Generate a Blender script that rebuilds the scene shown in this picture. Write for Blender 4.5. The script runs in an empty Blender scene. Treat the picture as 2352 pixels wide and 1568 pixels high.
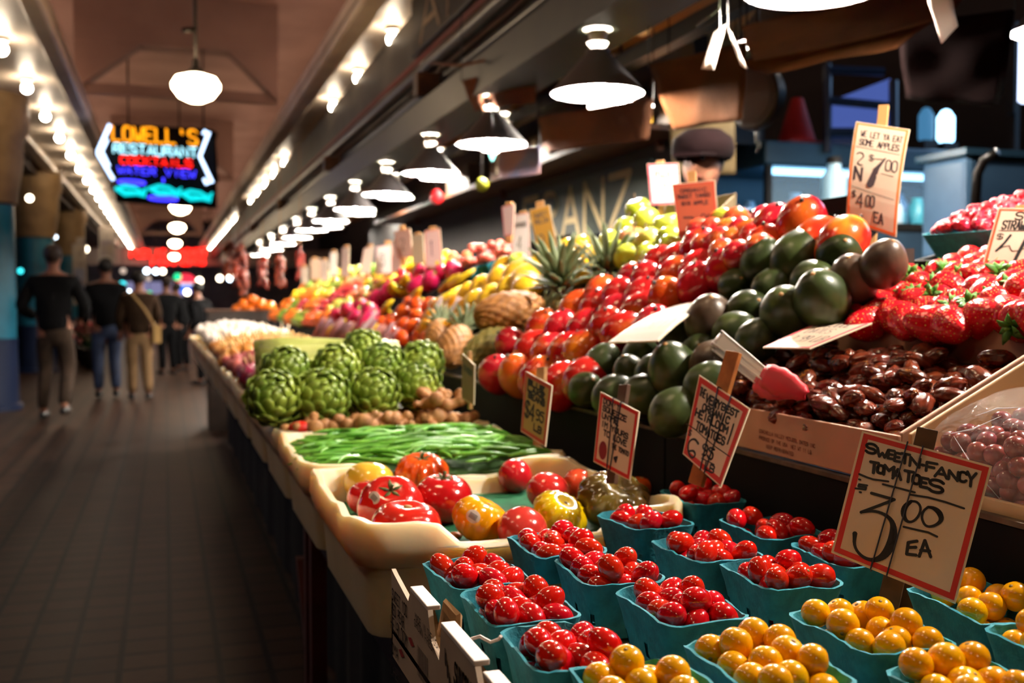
import bpy, bmesh, math, random
from math import sin, cos, pi, atan, sqrt, radians
from mathutils import Vector, Matrix, Euler
random.seed(7)
RND = random.Random(11)
scene = bpy.context.scene
COL = scene.collection
# ------------------------------------------------------------------ camera
FPX = 2400.0
PIT = atan(94 / FPX)
YAW = atan(796 / FPX * cos(PIT))
CAM = Vector((0, 0, 1.22))
F_ = Vector((sin(YAW) * cos(PIT), cos(YAW) * cos(PIT), -sin(PIT)))
R_ = Vector((cos(YAW), -sin(YAW), 0))
U_ = R_.cross(F_)
cd = bpy.data.cameras.new('camera')
cam = bpy.data.objects.new('camera', cd)
COL.objects.link(cam)
cam.matrix_world = Matrix(((R_.x, U_.x, -F_.x, CAM.x), (R_.y, U_.y, -F_.y, CAM.y), (R_.z, U_.z, -F_.z, CAM.z), (0, 0, 0, 1)))
cd.sensor_width = 36.0
cd.lens = 36.0 * FPX / 2352
cd.clip_start = 0.05
cd.dof.use_dof = True
cd.dof.focus_distance = 1.10
cd.dof.aperture_fstop = 5.6
scene.camera = cam
def ray(px, py): return F_ + R_ * ((px - 1176) / FPX) + U_ * ((784 - py) / FPX)
def at_d(px, py, d): return CAM + ray(px, py) * d
def at_plane(px, py, X0, z0, s):
    r = ray(px, py)
    return CAM + r * ((z0 - CAM.z - s * X0) / (r.z - s * r.x))
def at_z(px, py, z): return at_plane(px, py, 0, z, 0)
def at_X(px, py, X):
    r = ray(px, py); return CAM + r * (X / r.x)
def at_Y(px, py, Y):
    r = ray(px, py); return CAM + r * (Y / r.y)
# ------------------------------------------------------------------ materials
def lin(h):
    h = h.lstrip('#')
    v = [int(h[i:i + 2], 16) / 255 for i in (0, 2, 4)]
    return tuple(x / 12.92 if x <= .04045 else ((x + .055) / 1.055) ** 2.4 for x in v) + (1,)
def pm(name, c1, c2=None, rough=.5, sc=8, bump=0, bsc=30, spec=.5, metal=0, coat=0, sss=0, rnd=0, emit=None, es=0, c3=None, axis=None, alpha=None, trans=0, detail=3, ramp=(.35, .65), bdist=.002, vor=False, coords='Object'):
    m = bpy.data.materials.new(name); m.use_nodes = True
    nt = m.node_tree; N = nt.nodes; L = nt.links; b = N['Principled BSDF']
    b.inputs['Roughness'].default_value = rough
    b.inputs['Specular IOR Level'].default_value = spec
    b.inputs['Metallic'].default_value = metal
    b.inputs['Coat Weight'].default_value = coat
    b.inputs['Coat Roughness'].default_value = .08
    b.inputs['Transmission Weight'].default_value = trans
    if alpha is not None: b.inputs['Alpha'].default_value = alpha
    if sss:
        b.inputs['Subsurface Weight'].default_value = sss
        b.inputs['Subsurface Radius'].default_value = (.02, .008, .004)
        b.inputs['Subsurface Scale'].default_value = .4
    tc = N.new('ShaderNodeTexCoord')
    out = None
    if c2:
        mix = N.new('ShaderNodeValToRGB')
        mix.color_ramp.elements[0].color = lin(c1); mix.color_ramp.elements[1].color = lin(c2)
        mix.color_ramp.elements[0].position = ramp[0]; mix.color_ramp.elements[1].position = ramp[1]
        if c3:
            e = mix.color_ramp.elements.new(min(.99, ramp[1] + .2)); e.color = lin(c3)
        if axis is not None:
            sp = N.new('ShaderNodeSeparateXYZ'); L.new(tc.outputs['Generated'], sp.inputs[0])
            nz = N.new('ShaderNodeTexNoise'); nz.inputs['Scale'].default_value = sc; L.new(tc.outputs['Object'], nz.inputs['Vector'])
            ad = N.new('ShaderNodeMath'); ad.operation = 'MULTIPLY_ADD'; ad.inputs[1].default_value = .35
            L.new(nz.outputs['Fac'], ad.inputs[0]); L.new(sp.outputs[axis], ad.inputs[2])
            sb = N.new('ShaderNodeMath'); sb.operation = 'SUBTRACT'; sb.inputs[1].default_value = .175
            L.new(ad.outputs[0], sb.inputs[0]); L.new(sb.outputs[0], mix.inputs[0])
        else:
            nz = N.new('ShaderNodeTexNoise'); nz.inputs['Scale'].default_value = sc; nz.inputs['Detail'].default_value = detail
            L.new(tc.outputs[coords], nz.inputs['Vector'])
            if rnd:
                oi0 = N.new('ShaderNodeObjectInfo'); vm = N.new('ShaderNodeVectorMath'); vm.operation = 'ADD'
                cx = N.new('ShaderNodeMath'); cx.operation = 'MULTIPLY'; cx.inputs[1].default_value = 37
                L.new(oi0.outputs['Random'], cx.inputs[0]); L.new(tc.outputs[coords], vm.inputs[0]); L.new(cx.outputs[0], vm.inputs[1]); L.new(vm.outputs[0], nz.inputs['Vector'])
            L.new(nz.outputs['Fac'], mix.inputs[0])
        out = mix.outputs[0]
    if rnd:
        oi = N.new('ShaderNodeObjectInfo'); hs = N.new('ShaderNodeHueSaturation')
        mr = N.new('ShaderNodeMapRange'); mr.inputs['To Min'].default_value = 1 - rnd; mr.inputs['To Max'].default_value = 1 + rnd * .6
        L.new(oi.outputs['Random'], mr.inputs['Value']); L.new(mr.outputs[0], hs.inputs['Value'])
        mh = N.new('ShaderNodeMapRange'); mh.inputs['To Min'].default_value = .5 - rnd * .035; mh.inputs['To Max'].default_value = .5 + rnd * .035
        fr = N.new('ShaderNodeMath'); fr.operation = 'FRACT'; mu = N.new('ShaderNodeMath'); mu.operation = 'MULTIPLY'; mu.inputs[1].default_value = 7.3
        L.new(oi.outputs['Random'], mu.inputs[0]); L.new(mu.outputs[0], fr.inputs[0]); L.new(fr.outputs[0], mh.inputs['Value']); L.new(mh.outputs[0], hs.inputs['Hue'])
        if out: L.new(out, hs.inputs['Color'])
        else: hs.inputs['Color'].default_value = lin(c1)
        out = hs.outputs[0]
    if out: L.new(out, b.inputs['Base Color'])
    else: b.inputs['Base Color'].default_value = lin(c1)
    if bump:
        if vor:
            bn = N.new('ShaderNodeTexVoronoi'); o = bn.outputs['Distance']
        else:
            bn = N.new('ShaderNodeTexNoise'); bn.inputs['Detail'].default_value = 4; o = bn.outputs['Fac']
        bn.inputs['Scale'].default_value = bsc
        L.new(tc.outputs['Object'], bn.inputs['Vector'])
        bu = N.new('ShaderNodeBump'); bu.inputs['Strength'].default_value = bump; bu.inputs['Distance'].default_value = bdist
        L.new(o, bu.inputs['Height']); L.new(bu.outputs[0], b.inputs['Normal'])
    if emit:
        b.inputs['Emission Color'].default_value = lin(emit); b.inputs['Emission Strength'].default_value = es
    return m
def glow(name, c, s):
    return pm(name, '#000000', rough=.6, emit=c, es=s)
# ------------------------------------------------------------------ object helpers
def tag(o, label, cat=None, group=None, kind=None):
    if label: o['label'] = label
    if cat: o['category'] = cat
    if group: o['group'] = group
    if kind: o['kind'] = kind
    return o
def mesh(name, vs, fs, mats, smooth=True, mi=None, auto=None):
    me = bpy.data.meshes.new(name)
    me.from_pydata([tuple(v) for v in vs], [], fs)
    for m in (mats if isinstance(mats, (list, tuple)) else [mats]): me.materials.append(m)
    if mi: me.polygons.foreach_set('material_index', mi)
    me.polygons.foreach_set('use_smooth', [bool(smooth)] * len(me.polygons))
    me.update()
    if auto and smooth:
        try: me.set_sharp_from_angle(angle=radians(auto))
        except Exception: pass
    return me
def link(name, me, parent=None, loc=None, rot=None, sc=None):
    o = bpy.data.objects.new(name, me); COL.objects.link(o)
    if parent is not None: o.parent = parent
    if loc is not None: o.location = loc
    if rot is not None: o.rotation_euler = rot
    if sc is not None: o.scale = (sc, sc, sc) if isinstance(sc, (int, float)) else sc
    return o
def empty(name, loc=(0, 0, 0), rz=0):
    o = link(name, None, None, loc, (0, 0, rz)); o.empty_display_size = .05
    return o
def copy_tree(o, parent=None):
    c = o.copy(); COL.objects.link(c); c.parent = parent
    for ch in o.children: copy_tree(ch, c)
    return c
class MB:
    def __init__(s): s.v = []; s.f = []; s.mi = []; s.m = 0
    def add(s, vs, fs):
        n = len(s.v); s.v += [Vector(v) for v in vs]
        for f in fs: s.f.append(tuple(i + n for i in f)); s.mi.append(s.m)
        return s
    def box(s, x0, x1, y0, y1, z0, z1):
        v = [(x0, y0, z0), (x1, y0, z0), (x1, y1, z0), (x0, y1, z0), (x0, y0, z1), (x1, y0, z1), (x1, y1, z1), (x0, y1, z1)]
        return s.add(v, [(3, 2, 1, 0), (4, 5, 6, 7), (0, 1, 5, 4), (1, 2, 6, 5), (2, 3, 7, 6), (3, 0, 4, 7)])
    def prism(s, quad, off):      # four points and an offset vector
        q = [Vector(p) for p in quad]; o = Vector(off)
        return s.add(q + [p + o for p in q], [(0, 1, 2, 3), (7, 6, 5, 4), (0, 4, 5, 1), (1, 5, 6, 2), (2, 6, 7, 3), (3, 7, 4, 0)])
    def tube(s, pts, rad, n=8, caps=True, flat=1.0):
        pts = [Vector(p) for p in pts]; k = len(pts)
        if isinstance(rad, (int, float)): rad = [rad] * k
        vs = []; up = None
        for i, p in enumerate(pts):
            t = (pts[min(i + 1, k - 1)] - pts[max(i - 1, 0)])
            if t.length < 1e-9: t = Vector((0, 0, 1))
            t.normalize()
            if up is None:
                up = Vector((0, 0, 1)) if abs(t.z) < .9 else Vector((1, 0, 0))
            a = t.cross(up)
            if a.length < 1e-6: a = t.orthogonal()
            a.normalize(); b = a.cross(t).normalized(); up = b
            for j in range(n):
                an = 2 * pi * j / n
                vs.append(p + a * cos(an) * rad[i] + b * sin(an) * rad[i] * flat)
        fs = [(i * n + j, i * n + (j + 1) % n, (i + 1) * n + (j + 1) % n, (i + 1) * n + j) for i in range(k - 1) for j in range(n)]
        if caps: fs += [tuple(range(n))[::-1], tuple((k - 1) * n + j for j in range(n))]
        return s.add(vs, [tuple(reversed(f)) for f in fs])
    def rev(s, prof, n=24, c=(0, 0, 0), M=None):
        c = Vector(c); vs = []
        for r, z in prof:
            for j in range(n):
                a = 2 * pi * j / n; p = Vector((r * cos(a), r * sin(a), z))
                if M is not None: p = M @ p
                vs.append(c + p)
        k = len(prof)
        fs = [(i * n + j, i * n + (j + 1) % n, (i + 1) * n + (j + 1) % n, (i + 1) * n + j) for i in range(k - 1) for j in range(n)]
        return s.add(vs, fs)
    def sph(s, c, r, nu=12, nv=8, fn=None):
        c = Vector(c); r = (r, r, r) if isinstance(r, (int, float)) else r
        vs = []
        for i in range(nv + 1):
            ph = pi * i / nv
            for j in range(nu):
                th = 2 * pi * j / nu
                d = Vector((sin(ph) * cos(th), sin(ph) * sin(th), cos(ph)))
                p = Vector((d.x * r[0], d.y * r[1], d.z * r[2]))
                if fn: p = fn(p, th, ph)
                vs.append(c + p)
        fs = [(i * nu + j, (i + 1) * nu + j, (i + 1) * nu + (j + 1) % nu, i * nu + (j + 1) % nu) for i in range(nv) for j in range(nu)]
        return s.add(vs, fs)
    def me(s, name, mats, smooth=True, auto=None):
        m = mesh(name, s.v, s.f, mats, smooth, s.mi, auto)
        bm = bmesh.new(); bm.from_mesh(m); bmesh.ops.remove_doubles(bm, verts=bm.verts, dist=1e-6)
        bm.to_mesh(m); bm.free()
        if smooth and auto:
            try: m.set_sharp_from_angle(angle=radians(auto))
            except Exception: pass
        return m
    def build(s, name, mats, parent=None, smooth=False, auto=None, **k):
        return link(name, s.me(name, mats, smooth, auto), parent, **k)
def bev(o, w=.003, seg=2):
    b = o.modifiers.new('bevel', 'BEVEL'); b.width = w; b.segments = seg; b.limit_method = 'ANGLE'; return o
def noise3(p, s, seed=0):
    from mathutils import noise
    return noise.noise(Vector((p[0] * s + seed, p[1] * s - seed * 2.1, p[2] * s + seed * .7)))
def mb_center(o, c):   # move a mesh's geometry so the object's origin sits at c
    c = Vector(c)
    o.data.transform(Matrix.Translation(-c)); o.location = c
    return o
# ------------------------------------------------------------------ stroke lettering
GL = {'A': '062046 1434', 'B': '0006 003041423303 3344453606', 'C': '4130100105163645', 'D': '0006 002042442606', 'E': '40000646 0333',
 'F': '400006 0333', 'G': '41301001051636454323', 'H': '0006 4046 0343', 'I': '2026', 'J': '4045361605', 'K': '0006 400346', 'L': '000646',
 'M': '0600234046', 'N': '06004640', 'O': '100105163645413010', 'P': '06003041423303', 'Q': '100105163645413010 3446', 'R': '06003041423303 2346',
 'S': '413010010213334445361605', 'T': '0040 2026', 'U': '000516364540', 'V': '002640', 'W': '0016233640', 'X': '0046 4006', 'Y': '002340 2326',
 'Z': '00400646', '0': '100105163645413010', '1': '112026', '2': '01103041420646', '3': '004022334445361605', '4': '300444 3036',
 '5': '400002324345361605', '6': '40100205163645433303', '7': '004016', '8': '100102133342413010 1304051636454433', '9': '43130201103041453616',
 '$': '413010010213334445361605 2026', '-': '1333', '.': '2526', "'": '2022', '!': '2024 2526', '/': '4006'}
def glyph(ch):
    g = GL.get(ch)
    if not g: return []
    return [[(int(s[i]) / 4, int(s[i + 1]) / 6) for i in range(0, len(s), 2)] for s in g.split(' ')]
def smooth_line(p):
    for _ in range(2):
        q = [p[0]]
        for a, b in zip(p, p[1:]):
            q += [(a[0] * .75 + b[0] * .25, a[1] * .75 + b[1] * .25), (a[0] * .25 + b[0] * .75, a[1] * .25 + b[1] * .75)]
        q.append(p[-1]); p = q
    return p
def text_lines(txt, x, y, cw, h, dx=0, dy=0, gap=.3, rnd=0, curvy=True):
    """strokes of a line of text in a flat frame: x right, y down; dx, dy drift per character"""
    out = []
    for i, ch in enumerate(txt):
        ox = x + i * cw + (RND.random() - .5) * rnd * cw; oy = y + i * dy + (RND.random() - .5) * rnd * h
        for g in glyph(ch):
            if curvy and ch in 'SCOGQ02356789BDPRUJ$': g = smooth_line(g)
            out.append([(ox + gx * cw * (1 - gap), oy + gy * h) for gx, gy in g])
    return out
def ribbon(mb, pts, w, S, off):
    """flat marker stroke: pts in sign units, S maps (u,v,off) to space, w = half width or list"""
    n = len(pts); ws = w if isinstance(w, list) else [w] * n
    P = [S(u, v, off) for u, v in pts]; Nn = (S(pts[0][0] + .01, pts[0][1], off) - S(pts[0][0], pts[0][1], off)).cross(S(pts[0][0], pts[0][1] + .01, off) - S(pts[0][0], pts[0][1], off)).normalized()
    for i in range(n - 1):
        t = P[i + 1] - P[i]
        if t.length < 1e-7: continue
        t.normalize(); s = t.cross(Nn).normalized()
        a = P[i] - t * ws[i] * .3; b = P[i + 1] + t * ws[i + 1] * .3
        mb.add([a + s * ws[i], a - s * ws[i], b - s * ws[i + 1], b + s * ws[i + 1]], [(0, 1, 2, 3)])
    for i in range(n):
        t = P[min(i + 1, n - 1)] - P[max(i - 1, 0)]
        if t.length < 1e-7: continue
        t.normalize(); s = t.cross(Nn)
        mb.add([P[i] + (t * cos(a) + s * sin(a)) * ws[i] + Nn * -.00002 for a in [k * pi / 4 for k in range(8)]], [tuple(range(8))])
# ================================================================== hall shell
def floor_mat():
    m = pm('floor_tile', '#3a2518', '#2c1c12', rough=.5, sc=3, spec=.1)
    nt = m.node_tree; N = nt.nodes; L = nt.links; b = N['Principled BSDF']
    tc = N.new('ShaderNodeTexCoord'); mp = N.new('ShaderNodeMapping')
    L.new(tc.outputs['Object'], mp.inputs[0])
    br = N.new('ShaderNodeTexBrick'); br.offset = 0; br.inputs['Scale'].default_value = 1
    br.inputs['Brick Width'].default_value = .158; br.inputs['Row Height'].default_value = .158
    br.inputs['Mortar Size'].default_value = .011; br.inputs['Mortar Smooth'].default_value = .1
    br.inputs['Color1'].default_value = lin('#38241a'); br.inputs['Color2'].default_value = lin('#2a1b12'); br.inputs['Mortar'].default_value = lin('#060403')
    br.inputs['Bias'].default_value = -.1
    L.new(mp.outputs[0], br.inputs['Vector'])
    # relief strokes pressed into the tiles
    wv = N.new('ShaderNodeTexBrick'); wv.offset = .5; wv.inputs['Scale'].default_value = 1; wv.inputs['Brick Width'].default_value = .11; wv.inputs['Row Height'].default_value = .079
    wv.inputs['Mortar Size'].default_value = .0022; wv.inputs['Color1'].default_value = (1, 1, 1, 1); wv.inputs['Color2'].default_value = (1, 1, 1, 1); wv.inputs['Mortar'].default_value = (.45, .42, .4, 1)
    mp2 = N.new('ShaderNodeMapping'); mp2.inputs['Rotation'].default_value = (0, 0, radians(38)); L.new(tc.outputs['Object'], mp2.inputs[0]); L.new(mp2.outputs[0], wv.inputs['Vector'])
    mx = N.new('ShaderNodeMix'); mx.data_type = 'RGBA'; mx.blend_type = 'MULTIPLY'; mx.inputs[0].default_value = .5
    L.new(br.outputs['Color'], mx.inputs[6]); L.new(wv.outputs['Color'], mx.inputs[7])
    L.new(mx.outputs[2], b.inputs['Base Color'])
    bu = N.new('ShaderNodeBump'); bu.inputs['Strength'].default_value = .6; bu.inputs['Distance'].default_value = .004; bu.invert = True
    L.new(br.outputs['Fac'], bu.inputs['Height']); L.new(bu.outputs[0], b.inputs['Normal'])
    return m
def struct(o, label=None): return tag(o, label, kind='structure')
FL = struct(MB().box(-7, 7.2, -2.5, 52, -.12, 0).build('floor', floor_mat()))
M_ceil = pm('ceiling_paint', '#9a8072', '#866c60', rough=.7, sc=1.2)
M_cream = pm('stall_ceiling_paint', '#d8b074', '#c89c60', rough=.8, sc=2)
M_gloss = pm('gloss_cream_paint', '#d6c8b8', '#c4b4a4', rough=.46, sc=2, spec=.6)
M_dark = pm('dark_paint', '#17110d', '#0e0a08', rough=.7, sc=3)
M_black = pm('black_board', '#060404', rough=.8, spec=.15)
M_green = pm('dark_green_paint', '#1f2512', '#15190d', rough=.45, sc=6)
M_brownwood = pm('brown_wood', '#5a3216', '#3c200e', rough=.55, sc=14)
M_wood = pm('pale_wood', '#b98a55', '#9a6d3c', rough=.6, sc=40, bump=.2, bsc=80)
M_steel = pm('dark_steel', '#2a2622', rough=.4, metal=.6)
struct(MB().box(-7, 7.2, -2.5, 52, 4.75, 4.85).build('ceiling', M_ceil))
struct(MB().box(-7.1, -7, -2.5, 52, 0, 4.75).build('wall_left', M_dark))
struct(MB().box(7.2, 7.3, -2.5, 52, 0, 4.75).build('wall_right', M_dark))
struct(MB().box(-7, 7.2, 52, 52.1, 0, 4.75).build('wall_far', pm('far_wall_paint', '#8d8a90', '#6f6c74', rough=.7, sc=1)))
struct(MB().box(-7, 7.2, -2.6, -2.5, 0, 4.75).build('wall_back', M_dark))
# beams with angled haunches across the aisle
for i, (Y, zb) in enumerate([(12.9, 3.62), (21.5, 3.62), (30.5, 3.62), (40, 3.62)]):
    mb = MB()
    mb.box(-.95, 1.32, Y, Y + .35, zb + .55, 4.75)
    for sx, x0, x1 in ((1, -.95, -.25), (-1, 1.32, .75)):
        mb.prism([(x0, Y + .03, zb), (x0, Y + .03, 4.75), (x1, Y + .03, 4.75), (x1, Y + .03, zb + .55)], (0, .29, 0))
    struct(mb.build('beam', M_ceil, smooth=False))
    struct(MB().box(-.95, 1.32, Y + .1, Y + .22, zb - .02, zb + .1).build('beam', M_ceil))
# light troughs: a flat soffit with a raised lip along each edge
def trough(xa, xb, name, y1=50):
    mb = MB(); z = 3.46
    mb.box(xa, xb, -2.4, y1, z, z + .1)
    mb.box(xa, xa + .2, -2.4, y1, z - .1, z); mb.box(xb - .17, xb, -2.4, y1, z - .1, z)
    return bev(struct(mb.build(name, M_gloss)), .03, 2)
trough(-1.9, -.82, 'trim_1'); trough(1.36, 2.15, 'trim_2')
for x, lab in ((-1.3, 'added warm glow tube hidden on top of the bulb trough on the column side'), (1.72, 'added warm glow tube hidden on top of the bulb trough over the stall')):
    o = MB().tube([(x, -2, 3.6), (x, 48, 3.6)], .035, 8).build('ceiling_fill_tube', glow('ceiling_fill_glow_%d' % (x > 0), '#ffcbb0', 9), None, True); mb_center(o, (x, 25, 3.6)); tag(o, lab, 'fill light')  # unseen glow tubes added above the troughs to brighten the ceiling
# round bulbs
M_bulb = glow('bulb_light', '#ffe8c8', 85)
M_sock = pm('porcelain', '#e8e0d4', rough=.3)
me_b = MB().sph((0, 0, 0), .05, 12, 8).me('bulb_glass', M_bulb)
me_s = MB().rev([(0, .085), (.055, .085), (.055, .07), (.028, .06), (.022, .03), (0, .03)], 12).me('bulb_socket', M_sock, auto=40)
def bulb(x, y, z, lab, grp):
    o = link('round_bulb', me_b, None, (x, y, z)); link('socket', me_s, o)
    return tag(o, lab, 'light bulb', grp)
for k in range(-6, 22): bulb(-1.31, 10.0 + 1.72 * k, 3.375, 'glowing round bulb in the bulb row on the teal column side of the aisle ceiling', 'bulbs above the walkway')
for k in range(-5, 3): bulb(1.81, 8.6 + 1.6 * k, 3.375, 'glowing bare bulb in the widely spaced part of the row over the produce stall', 'bulbs above the stall front')
for k in range(5): bulb(1.81, 16.8 + 1.68 * k, 3.375, 'glowing bulb in the middle cluster of the row over the produce stall', 'bulbs in the middle cluster')
for k in range(12): bulb(1.81, 29 + 1.55 * k, 3.375, 'glowing bulb in the far run over the produce stall, ending at the red neon', 'bulbs in the far run')
# schoolhouse globes
M_globe = glow('opal_glass_lit', '#ffdcae', 22)
me_g = MB().rev([(0, -.1), (.05, -.098), (.12, -.065), (.165, -.005), (.168, .03), (.14, .075), (.06, .1), (.055, .105)], 24).me('globe', M_globe)
me_fit = MB().rev([(0, .2), (.022, .2), (.026, .15), (.062, .12), (.062, .1), (0, .1)], 16).me('fitter', M_steel, auto=40)
for k, (px, py, d) in enumerate([(450, 203, 7.45), (414, 478, 17.3), (407, 524, 22.6), (402, 560, 29), (400, 590, 36.5)]):
    p = at_d(px, py, d)
    o = empty('schoolhouse_pendant', p)
    tag(o, ['large lit cream glass schoolhouse pendant hanging in front of the neon sign', 'lit cream globe pendant directly below the neon fish sign', 'second lit globe pendant beyond the neon fish sign', 'third lit globe pendant beyond the neon fish sign', 'last lit globe pendant, just above the red neon lettering'][k], 'pendant lamp', 'schoolhouse pendants over the aisle')
    link('globe', me_g, o); link('fitter', me_fit, o)
    MB().tube([(0, 0, .19), (0, 0, 4.75 - p.z)], .013, 8).build('stem', M_steel, o, True)
    if k == 0: MB().tube([(-.0, 0, .41), (-.05, 0, .41), (-.09, 0, .4)], .02, 8).build('clamp', M_steel, o, True)
for Y in (-2.2, 1.6):      # the row of globes goes on over the camera's head
    o = empty('schoolhouse_pendant', (.18, Y, 2.77)); link('globe', me_g, o); link('fitter', me_fit, o); MB().tube([(0, 0, .19), (0, 0, 4.75 - 2.77)], .013, 8).build('stem', M_steel, o, True)
    tag(o, 'lit cream globe pendant over the near end of the aisle', 'pendant lamp', 'near schoolhouse pendants')
# ------------------------------------------------------------------ neon sign over the aisle
NE = {'o': glow('neon_orange', '#ff9a10', 1.7), 'w': glow('neon_ice', '#a8ecff', 2.2), 'r': glow('neon_red', '#ff1a10', 2.4), 'r2': glow('neon_red_far', '#ff1a10', 4.5), 'b': glow('neon_violet', '#3a36ff', 2.6), 't': glow('neon_turquoise', '#00d2d8', 1.3), 'lb': glow('neon_blue_white', '#bcd8ff', 3.2)}
def neon_sign():
    root = empty('neon_sign', at_d(375, 470, 12.4))
    O = at_d(262, 288, 12.4); Xv = at_d(484, 300, 12.25) - O; Zv = at_d(266, 462, 12.4) - O
    n = Xv.cross(Zv).normalized(); n = n if n.y < 0 else -n
    S = lambda u, v, o=0: O + Xv * u + Zv * v + n * o
    inv = Matrix.Translation(-root.location)
    def b(mb, name, m):
        o = mb.build(name, m, root, True); o.data.transform(inv); return o
    mb = MB(); mb.prism([S(-.0, -.02), S(1.0, -.02), S(1.0, 1.0), S(-.0, 1.0)], -n * .14)
    mb.prism([S(-.0, .0), S(-.17, .38), S(-.17, .4), S(0, .7)], -n * .12)
    mb.prism([S(1, -.02), S(1.03, .0), S(.96, .34), S(1.03, .66)], -n * .12); b(mb, 'sign_box', M_black)
    def line(txt, u, v, cw, h, col, dbl, name, r):
        mb = MB()
        for st in text_lines(txt, u, v, cw, h, gap=.22):
            mb.tube([S(x, y, .05) for x, y in st], r, 6)
            if dbl: mb.tube([S(x + .012, y + .012, .05) for x, y in st], r * .8, 6)
        b(mb, name, NE[col])
    line("LOWELL'S", .0, .01, .112, .19, 'o', True, 'orange_lettering', .010)
    line('RESTAURANT', .01, .245, .088, .125, 'w', False, 'ice_blue_lettering', .0085)
    line('COCKTAILS', .08, .405, .084, .10, 'r', False, 'red_lettering', .0085)
    line('WATER VIEW', .05, .54, .082, .095, 'b', False, 'violet_lettering', .007)
    mb = MB(); mb.tube([S(-.02, .0, .05), S(-.15, .36, .05), S(-.15, .40, .05), S(-.0, .72, .05)], .022, 8)
    mb.tube([S(-.05, .2, .05), S(-.11, .36, .05), S(-.04, .55, .05)], .016, 8)
    mb.tube([S(.94, .06, .05), S(.96, .02, .05), S(1.0, .03, .05), S(.9, .35, .05), S(1.02, .68, .05), S(.96, .7, .05), S(.94, .64, .05)], .02, 8)
    b(mb, 'arrow_outline', NE['lb'])
    mb = MB()
    for k, (u0, v0, s) in enumerate([(.02, .84, 1), (.37, .81, 1.02), (.7, .85, .98)]):
        pts = [(0, 0), (.1, -.045), (.2, -.03), (.28, .02), (.32, -.03), (.3, .07), (.22, .05), (.1, .07), (0, 0)]
        for dv in (0, .025): mb.tube([S(u0 + x * s, v0 + y * (1.1 - dv * 12), .05) for x, y in pts], .017, 6)
        mb.tube([S(u0 + .05, v0 + .01, .05), S(u0 + .25, v0 + .03, .05)], .012, 6)
    b(mb, 'neon_fish', NE['t'])
    mb = MB()
    for u0, v0, w in ((.05, .745, .28), (.36, .93, .3)):
        mb.tube([S(u0 + w / 2 + w / 2 * cos(a * pi / 8), v0 + .025 * sin(a * pi / 8), .05) for a in range(17)], .014, 6)
    mb.tube([S(.52, .66, .05), S(.52, .72, .05)], .014, 6); b(mb, 'neon_waves', NE['b'])
    mb = MB()
    for u in (.12, .9): mb.tube([S(u, 0, -.07), S(u, 0, -.07) + Vector((0, 0, 1.3))], .012, 6)
    b(mb, 'hanging_rod', M_steel)
    tag(root, "neon arrow sign over the aisle reading LOWELL'S RESTAURANT COCKTAILS WATER VIEW", 'neon sign')
neon_sign()
def red_neon():
    root = empty('red_neon_lettering', at_d(390, 600, 41)); mb = MB()
    O = at_d(300, 570, 41); Xv = at_d(480, 566, 41) - O; Zv = at_d(300, 612, 41) - O
    n = Vector((0, -1, 0)); S = lambda u, v, o=0: O + Xv * u + Zv * v + n * o
    for st in text_lines('PUBLIC MARKET', .0, .1, .077, .42, gap=.25) + text_lines('FARMERS', .27, .62, .1, .36, gap=.22): mb.tube([S(x, y, .04) for x, y in st], .034, 6)
    o = mb.build('lettering', NE['r2'], root); o.data.transform(Matrix.Translation(-root.location))
    mb = MB()
    for u in (0, .33, .66, 1): mb.tube([S(u, .0, -.05), S(u, .0, -.05) + Vector((0, 0, 4.75 - S(u, 0).z))], .02, 6)
    mb.prism([S(-.03, .5, -.1), S(1.03, .5, -.1), S(1.03, .56, -.1), S(-.03, .56, -.1)], (0, .06, 0))
    o = mb.build('support_rail', M_steel, root); o.data.transform(Matrix.Translation(-root.location))
    tag(root, 'long red neon lettering hung across the far end of the hall', 'neon sign')
    # a glowing tube stands in for the red neon reflected along the beam edge
    a, c = at_d(262, 470, 24), at_d(320, 592, 40)
    o = MB().tube([(-1.0, 24, 3.52), (-1.0, 44, 3.52)], .035, 8).build('red_reflection_tube', NE['r2'], None, True); mb_center(o, (-1.0, 34, 3.52)); tag(o, 'straight red glow of reflected neon along the bulb trough on the teal column side', 'reflected glow')
red_neon()
# ------------------------------------------------------------------ stall front overhead
M_fascia = pm('fascia_grey_green', '#54524a', '#403e38', rough=.5, sc=3)
struct(MB().box(1.78, 1.86, 2, 48, 2.9, 3.36).build('trim_3', M_fascia))
o = MB().box(1.765, 1.78, 2, 48, 2.94, 2.985).build('trim_4', pm('red_stripe', '#7d2a1e', rough=.5)); struct(o)
mb = MB().box(1.74, 1.765, 3.3, 7.6, 3.0, 3.42)
sgn = bev(mb.build('fascia_sign', pm('sign_black_green', '#141a18', rough=.4)), .01)
mb_center(sgn, (1.75, 5.4, 3.2)); tag(sgn, 'dark rounded fascia sign with pale letters above the stall front', 'sign')
mb = MB(); S = lambda u, v, off=0: Vector((1.738 - off, 7.3 - u, 3.38 - v))
for st in text_lines('ARKET', .0, .03, .75, .3): ribbon(mb, st, .022, S, .002)
o = mb.build('lettering', pm('sign_tan_letter', '#a08a70', rough=.6), sgn); o.data.transform(Matrix.Translation(-sgn.location))
M_pipe = pm('bundle_black', '#120e0c', rough=.35)
def run(name, x, z, r, m, lab, cat, y0=1.2, y1=30, sag=0):
    pts = [(x + sag * .3 * sin(k * 1.7), y0 + (y1 - y0) * k / 14, z + sag * sin(k * 2.3)) for k in range(15)]
    o = MB().tube(pts, r, 10).build(name, m, None, True); mb_center(o, pts[7]); return tag(o, lab, cat)
run('conduit_pipe', 1.60, 2.70, .05, M_pipe, 'thick black pipe running along under the stall fascia', 'pipe')
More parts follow.
